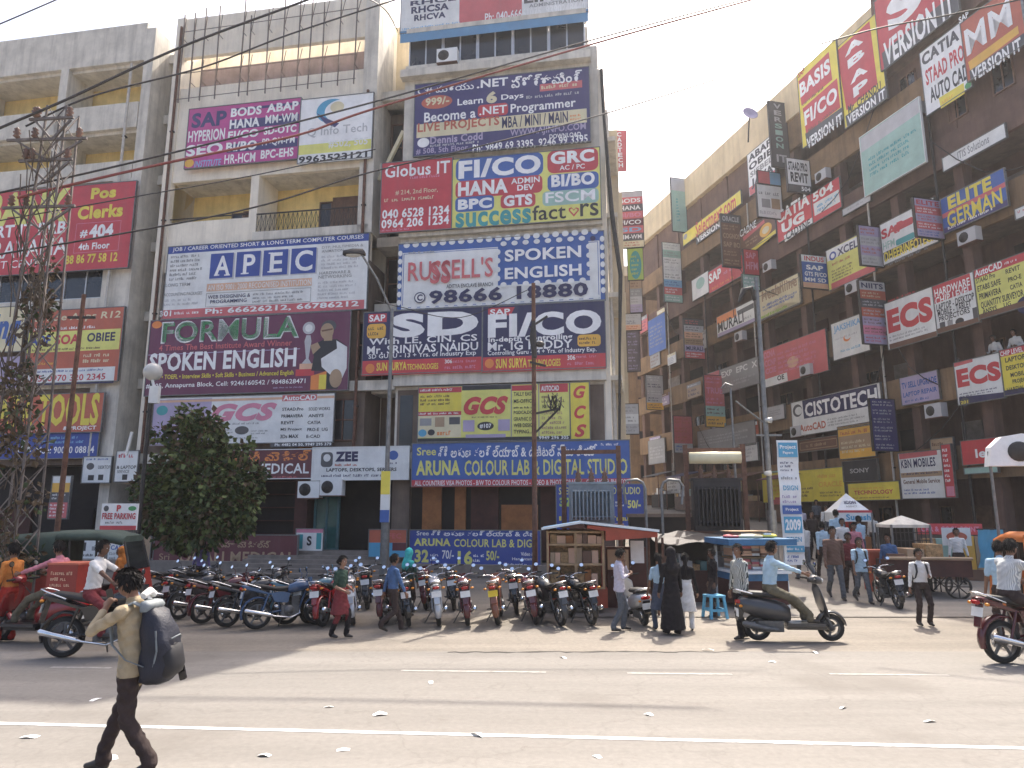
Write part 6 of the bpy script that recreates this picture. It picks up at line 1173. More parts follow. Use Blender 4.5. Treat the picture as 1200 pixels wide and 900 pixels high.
def scooter(paint="bike_silver"):
    o = empty("scooter")
    wheel(o, -.6, .225, .05, 3); wheel(o, .62, .225, .048, 3)
    b = MB(paint); b.loft([oval(-.92, 0, .62, .06, .05), oval(-.85, 0, .6, .16, .13), oval(-.6, 0, .55, .21, .17), oval(-.3, 0, .5, .2, .17), oval(-.12, 0, .46, .16, .15), oval(-.06, 0, .44, .1, .12)]); b.build("body", o)
    b = MB(paint); b.loft([oval(.6, 0, .42, .05, .05), oval(.52, 0, .5, .2, .1), oval(.47, 0, .66, .23, .1), oval(.42, 0, .84, .2, .06), oval(.4, 0, .92, .1, .04)]); b.build("front_apron", o)
    b = MB("bike_grey"); b.box(-.14, -.19, .26, .48, .19, .31); b.box(-.14, -.14, .2, .5, .14, .26, "bike_black"); b.build("floorboard", o)
    b = MB(paint); b.loft(fender(.62, .24, 5, 165, .075)); b.build("fender", o)
    b = MB("seat_black"); b.loft([oval(-.84, 0, .77, .08, .03), oval(-.74, 0, .78, .14, .05), oval(-.45, 0, .76, .15, .055), oval(-.2, 0, .74, .13, .055), oval(-.08, 0, .72, .08, .03)]); b.build("seat", o)
    b = MB(paint); b.loft([oval(.3, 0, 1.0, .06, .04), oval(.38, 0, 1.02, .16, .075), oval(.46, 0, 1.0, .13, .075), oval(.51, 0, .98, .07, .05)]); hb = b.build("handlebar_cowl", o)
    b = MB("rubber"); [b.tube([(.36, s*.14, 1.02), (.3, s*.34, 1.02)], .02, 7) for s in (-1, 1)]; b.build("grip", hb)
    b = MB("lens_clear"); b.loft([oval(.5, 0, 1.0, .09, .05), oval(.53, 0, 1.0, .06, .03)]); b.build("headlight", o)
    b = MB("engine_grey"); b.tube([(.62, .07, .22), (.5, .06, .5)], .025, 6); b.tube([(.62, -.07, .22), (.5, -.06, .5)], .025, 6); b.box(-.62, -.14, .16, -.2, .1, .34); b.build("engine", o)
    b = MB("engine_grey"); b.tube([(-.3, -.16, .2), (-.5, -.19, .22), (-.85, -.2, .3), (-.9, -.2, .31)], [.03, .05, .055, .03], 9); b.build("exhaust", o)
    b = MB("lens_red"); b.loft([oval(-.9, 0, .64, .11, .04), oval(-.945, 0, .64, .08, .03)]); b.build("tail_light", o)
    b = MB("plate_white"); b.box(-.945, -.11, .4, -.935, .11, .53); b.build("number_plate", o)
    b = MB("bike_black"); b.prism([(-.93, .58), (-.8, .56), (-.9, .3), (-.95, .34)], -.08, .08); b.build("mudflap", o)
    b = MB("steel_bright"); b.tube([(-.7, .15, .78), (-.92, .13, .84), (-.97, 0, .85), (-.92, -.13, .84), (-.7, -.15, .78)], .014, 6); b.build("grab_rail", o)
    for s in (-1, 1): b = MB("lens_amber"); b.ball((-.9, s*.14, .58), (.03, .035, .025)); b.build("indicator", o)
    mirrors(o, .36, .16, 1.06, .2)
    return o
MP, SP = motorcycle(), scooter(); used = {"m": False, "s": False}
def put(kind, px, py, yaw, label, paint=None, lean=-8., group="motorcycles parked in a row", cat=None, gp=None, plate=None):
    k = kind; src = MP if k == "m" else SP
    o = src if not used[k] else copy_tree(src)
    used[k] = True
    g = gp if gp is not None else G(px, py); c = Vector((math.cos(R_(yaw)), math.sin(R_(yaw)), 0))
    o.location = g+c*(.93*.88 if gp is None else 0)
    o.scale = (.88, .88, .86) if gp is None else (1, 1, 1); o.rotation_euler = (R_(lean), 0, R_(yaw))
    tag(o, label, cat or ("motorcycle" if k == "m" else "scooter"), group)
    base = "bike_black" if k == "m" else "bike_silver"
    if paint and paint != base: swap_q.append((o, base, paint, k))
    return o
swap_q = []
BK = [  # tail pixel x, y, yaw, paint, label
    ("m", 196, 728, 62, "bike_black", "black parked motorcycle nearest the tree trunk"), ("m", 222, 733, 55, "bike_maroon", "maroon parked motorcycle right of the tree trunk"),
    ("m", 250, 737, 48, "bike_black", "black parked motorcycle just left of the first blue tank"), ("m", 283, 739, 30, "bike_blue", "blue tanked motorcycle parked side on, left of two"), ("m", 318, 733, 28, "bike_teal", "pale blue tanked motorcycle parked side on, right of two"),
    ("m", 352, 733, 66, "bike_black", "black parked motorcycle left of the bright red tank"), ("m", 371, 737, 78, "bike_red", "bright red tanked motorcycle behind the woman in maroon"),
    ("m", 414, 735, 102, "bike_silver", "silver striped motorcycle just right of the woman in maroon"), ("m", 446, 734, 80, "bike_maroon", "maroon motorcycle beside the man in blue shirt"),
    ("m", 480, 737, 100, "bike_black", "black motorcycle with a wide white plate, right of the man in blue shirt"), ("m", 515, 736, 98, "bike_silver", "silver and red motorcycle before the low blue studio board"),
    ("m", 549, 736, 96, "bike_maroon", "deep red motorcycle before the low blue studio board"), ("m", 583, 735, 88, "bike_brown", "rusty orange tailed motorcycle with a yellow plate"),
    ("m", 629, 734, 92, "bike_maroon", "small motorcycle standing just left of the red kiosk front"), ("m", 664, 736, 108, "bike_grey", "grey motorcycle leaning before the red kiosk, left of two"),
    ("m", 700, 735, 106, "bike_black", "black motorcycle leaning before the red kiosk, right of two"),
    ("m", 176, 716, 70, "bike_black", "black motorcycle half hidden behind the backpack man"), ("m", 300, 718, 75, "bike_black", "black motorcycle in the second row behind the blue tanks"),
    ("m", 396, 716, 84, "bike_black", "black motorcycle in the second row behind the woman in maroon"),  ("m", 533, 717, 96, "bike_black", "black motorcycle in the second row before the low blue studio board"),
    ("m", 204, 714, 66, "bike_grey", "grey motorcycle in the second row right of the backpack man"),  ("m", 430, 716, 98, "bike_black", "black motorcycle in the second row behind the silver striped one"),
    ("m", 499, 717, 92, "bike_maroon", "maroon motorcycle in the second row behind the wide white plate"),  ("m", 606, 722, 90, "bike_black", "black motorcycle right of the rusty orange tail"), 
    ("s", 762, 736, 100, "bike_silver", "silver parked scooter beside the woman in black"), ("m", 1060, 716, 82, "bike_black", "black motorcycle parked behind the man in white shirt and tie straps")]
for k, px, py, yaw, p_, lab in BK:
    o = put(k, px, py, yaw, lab, p_, lean=-RNG.uniform(6, 11), group="motorcycles parked in a row" if k == "m" else None)
    if "yellow plate" in lab: swap_q.append((o, "plate_white", "plate_yellow", None))
def spot(px, py): return G(px, py)
RIDE_S = put("s", 0, 0, -3, "dark grey scooter ridden rightwards across the sunlit road", "bike_grey", lean=0, gp=spot(931, 751), group=None)
RIDE_M = put("m", 0, 0, 8, "dark red motorcycle entering from the right edge with two shirts on it", "bike_maroon", lean=0, gp=spot(1222, 776), group=None)
RIDE_L = put("s", 0, 0, 172, "red scooter ridden by a face covered rider at the left edge", "bike_red", lean=0, gp=spot(38, 752), group=None)
RIDE_B = put("m", 0, 0, 4, "dark motorcycle with a long bright silencer behind the backpack man", "bike_black", lean=0, gp=spot(124, 770), group=None)
for o, a, c, k in swap_q: swap(o, a, c)
def auto_rickshaw(loc, yaw, body, roof, label):
    o = empty("auto_rickshaw", loc, R_(yaw), label, "auto rickshaw")
    wheel(o, 1.05, .21, .05, 4)
    for s in (-1, 1):
        w_ = wheel(o, -.75, .21, .055, 4); w_.location = (0, s*.55, 0)
    b = MB(body); b.prism([(-1.15, .35), (-.2, .32), (.3, .28), (.8, .3), (1.15, .55), (1.05, 1.02), (.82, 1.05), (.7, .5), (.3, .42), (.0, .5), (-.3, .95), (-1.2, .98)], -.6, .6); b.build("body", o)
    b = MB(roof); b.loft([[(x, y, z) for y, z in ((-.63*k, .98*1+.0), (-.63*k, z1-.12), (-.5*k, z1), (.5*k, z1), (.63*k, z1-.12), (.63*k, .98))] for x, z1, k in ((-1.22, 1.6, .98), (-1.1, 1.72, 1), (-.3, 1.78, 1))], cap=True)
    b.loft([[(x, y, z1+dz) for y, dz in ((-.64*k, -.16), (-.62*k, -.04), (-.45*k, .02), (.45*k, .02), (.62*k, -.04), (.64*k, -.16), (.5*k, -.1), (-.5*k, -.1))] for x, z1, k in ((-.3, 1.77, 1), (.5, 1.76, .96), (.9, 1.66, .88))]); b.build("roof", o)
    b = MB("glass_dark"); b.quad((1.06, -.5, 1.02), (1.06, .5, 1.02), (.9, .46, 1.56), (.9, -.46, 1.56)); b.quad((-1.225, -.35, 1.15), (-1.225, .35, 1.15), (-1.225, .35, 1.5), (-1.225, -.35, 1.5)); b.build("windscreen", o, fix=False)
    b = MB("iron_dark"); [b.tube([(1.06, s*.52, 1.02), (.9, s*.48, 1.58)], .022, 6) for s in (-1, 1)]; [b.tube([(.0, s*.6, .5), (-.05, s*.6, 1.68)], .022, 6) for s in (-1, 1)]; b.build("pillar", o)
    b = MB("seat_black"); b.box(-1.0, -.55, .55, -.35, .55, .72); b.box(-1.1, -.55, .72, -.95, .55, 1.2); b.box(.1, -.3, .5, .45, .3, .7); b.build("seat", o)
    for s in (-1, 1): b = MB("lens_red"); b.box(-1.225, s*.5-.06, .72, -1.2, s*.5+.06, .84); b.build("tail_light", o)
    b = MB("lens_clear"); b.lathe([(.09, .0), (.05, .04), (0, .05)], (1.14, 0, .78), "x", 12); b.build("headlight", o)
    b = MB("plate_yellow"); b.box(-1.225, -.2, .5, -1.205, .2, .62); b.build("number_plate", o)
    b = MB("rubber"); b.box(-1.24, -.6, .3, -1.16, .6, .38); b.build("bumper", o)
    return o
mat("auto_orange", (.55, .16, .03), .4, var=.15, coat=.3); mat("auto_roof", (.05, .075, .06), .8, var=.3, scale=5); mat("auto_red", (.28, .03, .02), .45, var=.2)
auto_rickshaw(G(80, 732)+Vector((0, .3, 0)), 8, "auto_red", "auto_roof", "auto rickshaw with a grey green hood, behind the riders at the left edge")
auto_rickshaw(G(1246, 742)+Vector((0, .0, 0)), 82, "auto_orange", "auto_orange", "orange auto rickshaw cut by the right edge beyond the motorcycle")
# a red box lashed to the back of the scooter
b = MB("auto_red"); b.box(-.28, -.25, 0, .28, .25, .46); b.box(-.29, -.26, .46, .29, .26, .49, "brick"); b.build
rb = b.build("delivery_box", None, RIDE_L.matrix_basis @ Vector((-.62, 0, .82)), (0, 0, R_(172)))
tag(rb, "red delivery box with a scrawled pale label behind the face covered rider", "box")
ml = MB("peach"); artwork(ml, ml, [('w', 10, 15, 90, 85, "peach", 3)], lambda x, y: (x/100, y/100), .5, .4, random.Random(2)); ml.v = [(-x+.25, .255-y-.0, z+.03) for x, y, z in ml.v]; ml.build("lettering", rb, fix=False)
# ================================================================ people
def cloth(name, col, var=.22, scale=9, rough=.85, stripes=None):
    m = mat(name, col, rough, var=var, scale=scale, spec=.2, bump=.25)
    if stripes:
        t = m.node_tree; N = t.nodes; L = t.links; b = N["Principled BSDF"]; src = b.inputs["Base Color"].links[0].from_socket
        tc = N.new("ShaderNodeTexCoord"); wv = N.new("ShaderNodeTexWave"); wv.bands_direction = stripes[1]; wv.inputs["Scale"].default_value = stripes[2]; wv.inputs["Distortion"].default_value = .6
        L.new(tc.outputs["Object"], wv.inputs["Vector"])
        mr = N.new("ShaderNodeMapRange"); mr.inputs[1].default_value = .45; mr.inputs[2].default_value = .6; L.new(wv.outputs["Fac"], mr.inputs[0])
        mx = N.new("ShaderNodeMix"); mx.data_type = 'RGBA'; L.new(mr.outputs[0], mx.inputs["Factor"]); L.new(src, mx.inputs["A"]); mx.inputs["B"].default_value = (*stripes[0], 1); L.new(mx.outputs["Result"], b.inputs["Base Color"])
    return name
mat("skin", (.20, .105, .065), .55, var=.1, scale=14, spec=.35); mat("skin_light", (.27, .15, .10), .55, var=.1, scale=14, spec=.35); mat("skin_dark", (.12, .062, .04), .55, var=.1, scale=14, spec=.35)
mat("hair_black", (.010, .008, .008), .75, var=.3, scale=30, spec=.25); mat("eye_white", (.6, .58, .55), .3, var=.02); mat("lip", (.16, .06, .05), .5, var=.05); mat("shoe", (.03, .025, .022), .5, var=.3)
cloth("beige_shirt", (.36, .29, .19), .15); cloth("dark_trousers", (.045, .032, .03)); cloth("black_cloth", (.015, .013, .015)); cloth("white_cloth", (.66, .65, .63), .1); cloth("sky_cloth", (.38, .52, .62), .12); cloth("blue_cloth_a", (.07, .13, .26)); cloth("maroon_cloth", (.16, .03, .035)); cloth("green_cloth", (.03, .06, .045)); cloth("teal_cloth", (.06, .42, .40))
cloth("lilac_cloth", (.48, .45, .52), .1); cloth("grey_jeans", (.10, .11, .125)); cloth("jeans", (.07, .085, .12)); cloth("khaki", (.13, .115, .08)); cloth("brown_check", (.10, .05, .04), stripes=((.2, .13, .1), 'Z', 14)); cloth("striped_shirt", (.58, .58, .53), .08, stripes=((.06, .07, .065), 'Y', 13)); cloth("pin_shirt", (.60, .61, .60), .08, stripes=((.32, .34, .36), 'Y', 18)); cloth("orange_cloth", (.55, .2, .05)); cloth("purple_cloth", (.2, .16, .34)); cloth("pink_cloth", (.5, .2, .24)); cloth("red_cloth", (.4, .04, .03))
HAND = {}
def ik(a, t, l1, l2, hint):
    a, t = Vector(a), Vector(t); d = t-a; L = min(d.length, (l1+l2)*.999)
    if d.length > L: t = a+d.normalized()*L; d = t-a
    u = d.normalized(); h = Vector(hint); h = h-u*h.dot(u); h = h.normalized() if h.length > 1e-5 else u.orthogonal().normalized()
    c = (l1*l1+L*L-l2*l2)/(2*l1*L); c = max(-1, min(1, c))
    return a+u*(l1*c)+h*(l1*math.sqrt(1-c*c)), t
def ering(c, u, v, a, b, n=14):
    return [tuple(c+u*(a*math.cos(2*math.pi*j/n))+v*(b*math.sin(2*math.pi*j/n))) for j in range(n)]
def person(label, loc, yaw, h=1.66, shirt="white_cloth", trousers="dark_trousers", skin="skin", sleeve=.9, shoes="shoe", hair="short", hips=(0, 0, .93), lean=0., feet=((.05, .1, 0), (-.05, -.1, 0)),
           hands=((.08, .27, .78), (.05, -.27, .78)), ehint=((-1, .5, -.2), (-1, -.5, -.2)), khint=((1, .15, 0), (1, -.15, 0)), head=(0, 0), build=1., skirt=None, vox=.0115, curl=.6, scarf=None, untuck=False, group=None, foot_yaw=(0, 0), heel=(0, 0), twist=0):
    k = h/1.7; V = Vector; S = []                       # S: capsules that decide the cloth of each face
    mb = MB("skin")
    def cap(a, b, ra, rb, m, n=12):
        a, b = V(a), V(b); S.append((a, b, ra, rb, m))
        d = (b-a); L = d.length; u = d.normalized() if L > 1e-6 else V((0, 0, 1)); p = u.orthogonal().normalized(); q = u.cross(p); rings = []
        for i in (-80, -50, -20, 0): t = R_(i); rings.append(ering(a+u*(ra*math.sin(t)), p, q, ra*math.cos(t), ra*math.cos(t), n))
        for i in (0, 20, 50, 80): t = R_(i); rings.append(ering(b+u*(rb*math.sin(t)), p, q, rb*math.cos(t), rb*math.cos(t), n))
        mb.loft(rings)
    hp = V(hips); la = R_(lean); up = V((math.sin(la), 0, math.cos(la))); fw = V((math.cos(la), 0, -math.sin(la))); tw = R_(twist); sd = V((-math.sin(tw), math.cos(tw), 0)) if twist else V((0, 1, 0))
    bw = build
    # legs
    Jt = []
    for i, s in enumerate((1, -1)):
        hj = hp+V((0, s*.092*bw, -.03)); f = V(feet[i]); ank = f+V((0, 0, .085+heel[i])); kn, ank = ik(hj, ank, .43, .42, khint[i])
        cap(hj+V((0, 0, -.02)), kn, .09*bw, .066, trousers); cap(kn, ank+V((0, 0, .06)), .066, .06, trousers); cap(ank+V((-.005, 0, .06)), ank+V((-.012, 0, .0)), .06, .063, trousers)
        cap(kn.lerp(ank, .2)+V((-.012, 0, 0)), kn.lerp(ank, .5), .058, .05, trousers)
        ya = R_(foot_yaw[i]); t = V((math.cos(ya), math.sin(ya), 0)); z0 = V((0, 0, -.045))
        cap(ank+V((0, 0, -.02)), ank+V((0, 0, -.05))-t*.03, .036, .034, shoes); cap(ank+z0-t*.03, ank+z0+t*.14+V((0, 0, -.012-heel[i]*.8)), .036, .028, shoes); cap(ank+z0+t*.05+V((0, 0, .01)), ank+z0+t*.12+V((0, 0, -.01-heel[i]*.6)), .036, .03, shoes)
    # torso
    spec = ((-.10, .10, .085, trousers), (-.04, .155, .115, trousers), (.02, .165, .118, shirt if untuck else trousers), (.06, .155, .112, shirt), (.15, .15*.98, .108, shirt), (.28, .165, .118, shirt), (.38, .172, .115, shirt), (.44, .158, .1, shirt), (.48, .11, .08, shirt), (.51, .06, .06, shirt))
    if untuck: spec = ((-.12, .10, .09, trousers), (-.09, .172, .125, shirt))+spec[2:]
    rings = []
    for s_, w_, d_, m in spec:
        c = hp+up*s_; w_ *= bw; d_ *= bw**1.3; uu = V((0, 1, 0)).lerp(sd, max(0, s_)*2).normalized(); rings.append(ering(c, fw, uu, d_, w_, 18)); S.append((c-uu*(w_-d_), c+uu*(w_-d_), d_, d_, m))
    mb.loft(rings)
    nb = hp+up*.49; nk = nb+up*.09+fw*.015
    # arms
    H = []
    for i, s in enumerate((1, -1)):
        sh = hp+up*.445+sd*(s*.172*bw); cap(hp+up*.45+sd*(s*.09), sh, .06, .06*bw, shirt)
        tgt = V(hands[i]); el, wr = ik(sh, tgt, .285, .25, ehint[i])
        e1 = sh.lerp(el, min(1, sleeve*2)); cap(sh, e1, .057*bw, (.05 if sleeve < .5 else .044)*bw, shirt)
        if sleeve < .5: cap(sh.lerp(el, .3), el, .042, .037, skin); cap(el, wr, .037, .026, skin)
        else: e2 = el.lerp(wr, min(1, (sleeve-.5)*2)); cap(el, e2, .044*bw, .036, shirt); cap(el, wr, .036, .026, skin)
        d = (wr-el).normalized(); H.append((wr, d, s))
    # head
    hy, hpz = R_(head[0]), R_(head[1]+lean*.35)
    Rm = Matrix.Rotation(hy, 3, 'Z') @ Matrix.Rotation(hpz, 3, 'Y')
    def hd(x, y, z): return nk+Rm @ V((x, y, z))
    cap(nb-up*.04, hd(0, 0, .04), .054, .05, skin); cap(nb-up*.03-fw*.03, nb+up*.012-fw*.02, .062, .064, shirt)
    hc = hd(.012, 0, .105)
    def hball(c, r, m):
        o = MB(); o.ball((0, 0, 0), r, 14, 10); c = V(c); mb.add([tuple(hd(*(V(q)+c))) for q in o.v], o.f, m, True); S.append((hd(*c), hd(*c), sum(r)/3, sum(r)/3, m))
    hball((.008, 0, .118), (.097, .077, .103), skin); hball((.036, 0, .062), (.06, .055, .068), skin); hball((.03, 0, .1), (.07, .068, .08), skin); hball((.096, 0, .075), (.018, .014, .02), skin); hball((.09, 0, .1), (.014, .009, .03), skin)
    for s in (-1, 1): hball((-.005, s*.077, .095), (.024, .011, .033), skin)
    # hands: palm in the body, fingers separate
    fing = MB(skin)
    for wr, d, s in H:
        ref = V((0, 0, 1)) if abs(d.z) < .7 else V((1, 0, 0)); a = (ref-d*ref.dot(d)).normalized()      # thumb side
        pn = d.cross(a)*s                                                  # towards the palm face
        if pn.dot(V((0, -s, -.2))) < 0: pn = -pn
        pc = wr+d*.05; cap(wr+d*.015, wr+d*.075, .025, .03, skin); cap(wr+d*.03+a*.015, wr+d*.08+a*.022, .017, .014, skin); cap(wr+d*.03-a*.012, wr+d*.078-a*.022, .017, .013, skin)
        for j, (o_, l_) in enumerate(((.03, .072), (.010, .08), (-.010, .075), (-.029, .058))):
            p0 = wr+d*.078+a*o_; c1 = curl*.5; p1 = p0+(d*math.cos(c1)+pn*math.sin(c1))*l_*.42; c2 = curl*1.2; p2 = p1+(d*math.cos(c2)+pn*math.sin(c2))*l_*.32; c3 = curl*1.8; p3 = p2+(d*math.cos(c3)+pn*math.sin(c3))*l_*.26
            fing.tube([p0-d*.012, p0, p1, p2, p3], [.0095, .0095, .0088, .008, .0062], 7)
        t0 = wr+d*.025+a*.025; t1 = t0+d*.03+a*.022+pn*.008; t2 = t1+d*.028+a*.006+pn*.014; fing.tube([t0-a*.01, t0, t1, t2], [.013, .0125, .0105, .008], 7)
    if skirt:
        m, zl, wl, dl, z0 = skirt; rings = []
        for i in range(7):
            t = i/6; c = hp+V((0, 0, z0-(z0+hp.z-zl)*t)); c.x = hp.x*(1-t)+(feet[0][0]+feet[1][0])/2*t; wv = 1+.05*math.sin(i*2); a_, b_ = .115+(dl-.115)*t, .155*bw+(wl-.155*bw)*t; rings.append(ering(c, V((1, 0, 0)), V((0, 1, 0)), a_*wv, b_, 18)); S.append((c-V((0, b_*.5, 0)), c+V((0, b_*.5, 0)), a_, a_, m))
        mb.loft(rings)
    if scarf:
        for a_, b_, r1, r2 in scarf[1]: cap(a_, b_, r1, r2, scarf[0])
    me = mb.mesh("tmp"); tmp = bpy.data.objects.new("tmp", me); COL.objects.link(tmp)
    md = tmp.modifiers.new("r", 'REMESH'); md.mode = 'VOXEL'; md.voxel_size = vox
    bpy.context.view_layer.update(); dg = bpy.context.evaluated_depsgraph_get()
    me2 = bpy.data.meshes.new_from_object(tmp.evaluated_get(dg)); bpy.data.objects.remove(tmp); bpy.data.meshes.remove(me)
    n = len(me2.vertices); co = np.empty(n*3); me2.vertices.foreach_get("co", co); co = co.reshape(-1, 3)
    ne = len(me2.edges); ed = np.empty(ne*2, int); me2.edges.foreach_get("vertices", ed); ed = ed.reshape(-1, 2)
    for _ in range(2):
        acc = np.zeros_like(co); cnt = np.zeros(n); np.add.at(acc, ed[:, 0], co[ed[:, 1]]); np.add.at(acc, ed[:, 1], co[ed[:, 0]]); np.add.at(cnt, ed[:, 0], 1); np.add.at(cnt, ed[:, 1], 1)
        co = co*.5+.5*acc/np.maximum(cnt, 1)[:, None]
    # cloth folds: a little wrinkling where there is cloth
    ctr = co; best = np.full(n, 1e9); idx = np.zeros(n, int); names = []
    for a, b, ra, rb, m in S:
        if m not in names: names.append(m)
        a_, b_ = np.array(a), np.array(b); ab = b_-a_; L2 = max(1e-9, ab @ ab); t = np.clip(((ctr-a_) @ ab)/L2, 0, 1); d = np.linalg.norm(ctr-a_-t[:, None]*ab, axis=1)-(ra+(rb-ra)*t)
        w_ = d < best; best[w_] = d[w_]; idx[w_] = names.index(m)
    zb = hp.z+(-.105 if untuck else .05); hx, hz = hp.x, hp.z
    near = (np.abs(co[:, 0]-hx) < .145) & (np.abs(co[:, 1]) < .165*bw+.03) & (co[:, 2] > hz-.2) & (co[:, 2] < hz+.16)
    if skirt is None:
        for nm_ in (shirt, trousers):
            if nm_ not in names: names.append(nm_)
        tv = np.isin(idx, [names.index(shirt), names.index(trousers)]) & near
        if hands[0][2] < 5: idx[tv] = np.where(co[tv, 2] > zb, names.index(shirt), names.index(trousers))
    isc = np.array([not (q.startswith("skin") or q == "shoe") for q in names])[idx]
    wr_ = (np.sin(co[:, 2]*70+co[:, 1]*40+np.sin(co[:, 0]*31)*2)+np.sin(co[:, 2]*43-co[:, 0]*60+1.3))*.5
    nrm = np.empty(n*3); me2.vertices.foreach_get("normal", nrm); co = co+nrm.reshape(-1, 3)*(wr_*(.005 if vox > .009 else .008)*isc)[:, None]
    nf = len(me2.polygons); ls = np.empty(nf, int); lt = np.empty(nf, int); me2.polygons.foreach_get("loop_start", ls); lv = np.empty(len(me2.loops), int); me2.loops.foreach_get("vertex_index", lv)
    fmat = idx[lv[ls]]
    out = MB(skin); verts = (co).tolist(); out.v = verts; me2.polygons.foreach_get("loop_total", lt)
    out.f = [tuple(lv[s0:s0+c0]) for s0, c0 in zip(ls, lt)]; out.mats = list(names); out.mi = fmat.tolist(); out.sm = [True]*nf
    bpy.data.meshes.remove(me2)
    o_ = len(out.v); out.v += fing.v; out.f += [tuple(i+o_ for i in f) for f in fing.f]; sk = out.slot(skin); out.mi += [sk]*len(fing.f); out.sm += [True]*len(fing.f)
    def hb(c, r, m, nu=8, nv=6):
        q = MB(); q.ball((0, 0, 0), r, nu, nv); out.add([tuple(hd(*(V(p)+V(c)))) for p in q.v], q.f, m, True)
    if scarf is None or scarf[2] != "face":
        for s in (-1, 1): hb((.086, s*.03, .108), (.012, .015, .008), "eye_white"); hb((.095, s*.03, .108), (.005, .007, .007), "hair_black"); hb((.094, s*.031, .127), (.008, .02, .004), "hair_black")
        hb((.093, 0, .045), (.008, .023, .006), "lip")
    o = link("person", out.mesh("person")); HAND[o.name] = [(w0+d0*.1) for w0, d0, s0 in H]; tag(o, label, "person", group); o.location = loc; o.rotation_euler = (0, 0, R_(yaw)); o.scale = (k, k, k)
    if hair:
        q = MB(); q.ball((0, 0, 0), (1, 1, 1), 26, 20); rr = random.Random(label); vs = []; fs = []
        for f in q.f:
            c = sum((V(q.v[i]) for i in f), V())/len(f)
            lim = (.20+.5*max(0, c.x)) if c.x > .0 else -.6
            if c.z > lim-(.45 if abs(c.y) > .75 and c.x < .25 else 0): fs.append(f)
        for i, p in enumerate(q.v):
            j = 1+rr.uniform(-.03, .05); vs.append(tuple(hd(.004+p[0]*.108*j, p[1]*.087*j, .122+p[2]*.112*j)))
        hm = MB("hair_black"); hm.add(vs, fs, "hair_black", True)
        for f in fs*(3 if vox < .009 else 1):              # locks lying over the scalp
            c = sum((V(q.v[i]) for i in f), V())/len(f)+V((rr.uniform(-.1, .1), rr.uniform(-.1, .1), rr.uniform(-.1, .1))); c = c.normalized()
            dn = (V((.45*c.x+.1, c.y*.4, -1))-c*V((.45*c.x+.1, c.y*.4, -1)).dot(c)).normalized()+V((rr.uniform(-.5, .5), rr.uniform(-.5, .5), rr.uniform(-.3, .3))); sdv = c.cross(dn).normalized()
            def sp(p, k_): return hd(.004+p[0]*.108*k_, p[1]*.087*k_, .122+p[2]*.112*k_)
            l_ = rr.uniform(.2, .42); hm.add([sp(c-sdv*.07, 1.02), sp(c+sdv*.07, 1.02), sp(c+dn*l_*.6+sdv*.05, 1.10), sp(c+dn*l_, 1.06+rr.uniform(-.02, .1)), sp(c+dn*l_*.6-sdv*.05, 1.10)], [(0, 1, 2, 3, 4)], "hair_black")
        if hair == "long": hm.tube([hd(-.09, 0, .12), hd(-.125, 0, .03), hd(-.13, 0, -.1), hd(-.14, 0, -.28)], [.05, .045, .035, .018], 8)
        if hair == "bun": hm.ball(tuple(hd(-.12, 0, .1)), .045)
        if hair == "cap":
            hm = MB("white_cloth"); hm.add(vs, fs, "white_cloth", True)
        hm.build("hair" if hair != "cap" else "cap", o, fix=False)
    return o
WALK = dict(feet=((.28, .08, 0), (-.3, -.08, .02)), heel=(0, .09), hands=((-.12, .26, .82), (.2, -.26, .86)))
STAND = {}
# ---- the man with the backpack in front
fp = G(143, 908)
MAN = person("man in beige shirt walking past with a blue backpack, hand raised to his face", fp, 176, 1.63, "beige_shirt", "dark_trousers", "skin", .88, hips=(-.03, 0, .935), lean=7, feet=((-.27, .08, .0), (.24, -.07, 0)), heel=(.03, 0),
    hands=((.25, .07, 1.40), (-.3, -.26, .86)), ehint=((.7, .6, -.9), (-1, -.4, 0)), head=(4, 20), vox=.0075, untuck=True, build=1.04, curl=1.0)
mat("pack_navy", (.010, .012, .024), .6, var=.35, scale=7, bump=.3); mat("pack_grey", (.16, .18, .19), .6, var=.25, scale=8); mat("pack_black", (.012, .012, .016), .6, var=.3)
BPK = empty("backpack", fp, R_(176), "bulging navy backpack with grey straps worn by the beige shirted man", "backpack"); BPK.scale = MAN.scale
b = MB("pack_navy")
def pr(x, z, rx, ry): return [(x+rx*math.copysign(abs(math.cos(t))**.7, math.cos(t)), ry*math.copysign(abs(math.sin(t))**.7, math.sin(t)), z+.06*math.cos(t)*0) for t in [2*math.pi*i/18 for i in range(18)]]
b.loft([pr(-.22, .76, .06, .1), pr(-.235, .78, .115, .14), pr(-.25, .84, .14, .16), pr(-.255, .92, .15, .166), pr(-.245, 1.0, .142, .162), pr(-.25, 1.07, .15, .166), pr(-.235, 1.15, .136, .158), pr(-.22, 1.23, .13, .158), pr(-.2, 1.31, .105, .14), pr(-.18, 1.37, .08, .12), pr(-.15, 1.41, .045, .09)])
b.v = [(x+.012*math.sin(z*55+y*20)+.008*math.sin(z*90-y*33), y+.01*math.sin(z*47+x*30), z+.006*math.sin(x*60+y*40)) for x, y, z in b.v]; b.build("main_bag", BPK)
b = MB("pack_black"); b.loft([pr(-.33, .81, .05, .1), pr(-.36, .85, .07, .13), pr(-.375, .92, .075, .13), pr(-.365, 1.0, .065, .125), pr(-.355, 1.08, .055, .12), pr(-.33, 1.12, .02, .08)]); b.build("pocket", BPK)
b = MB("pack_grey"); b.loft([pr(-.13, 1.37, .05, .14), pr(-.14, 1.42, .07, .145), pr(-.13, 1.455, .05, .13), pr(-.12, 1.465, .02, .09)]); b.build("top_flap", BPK)
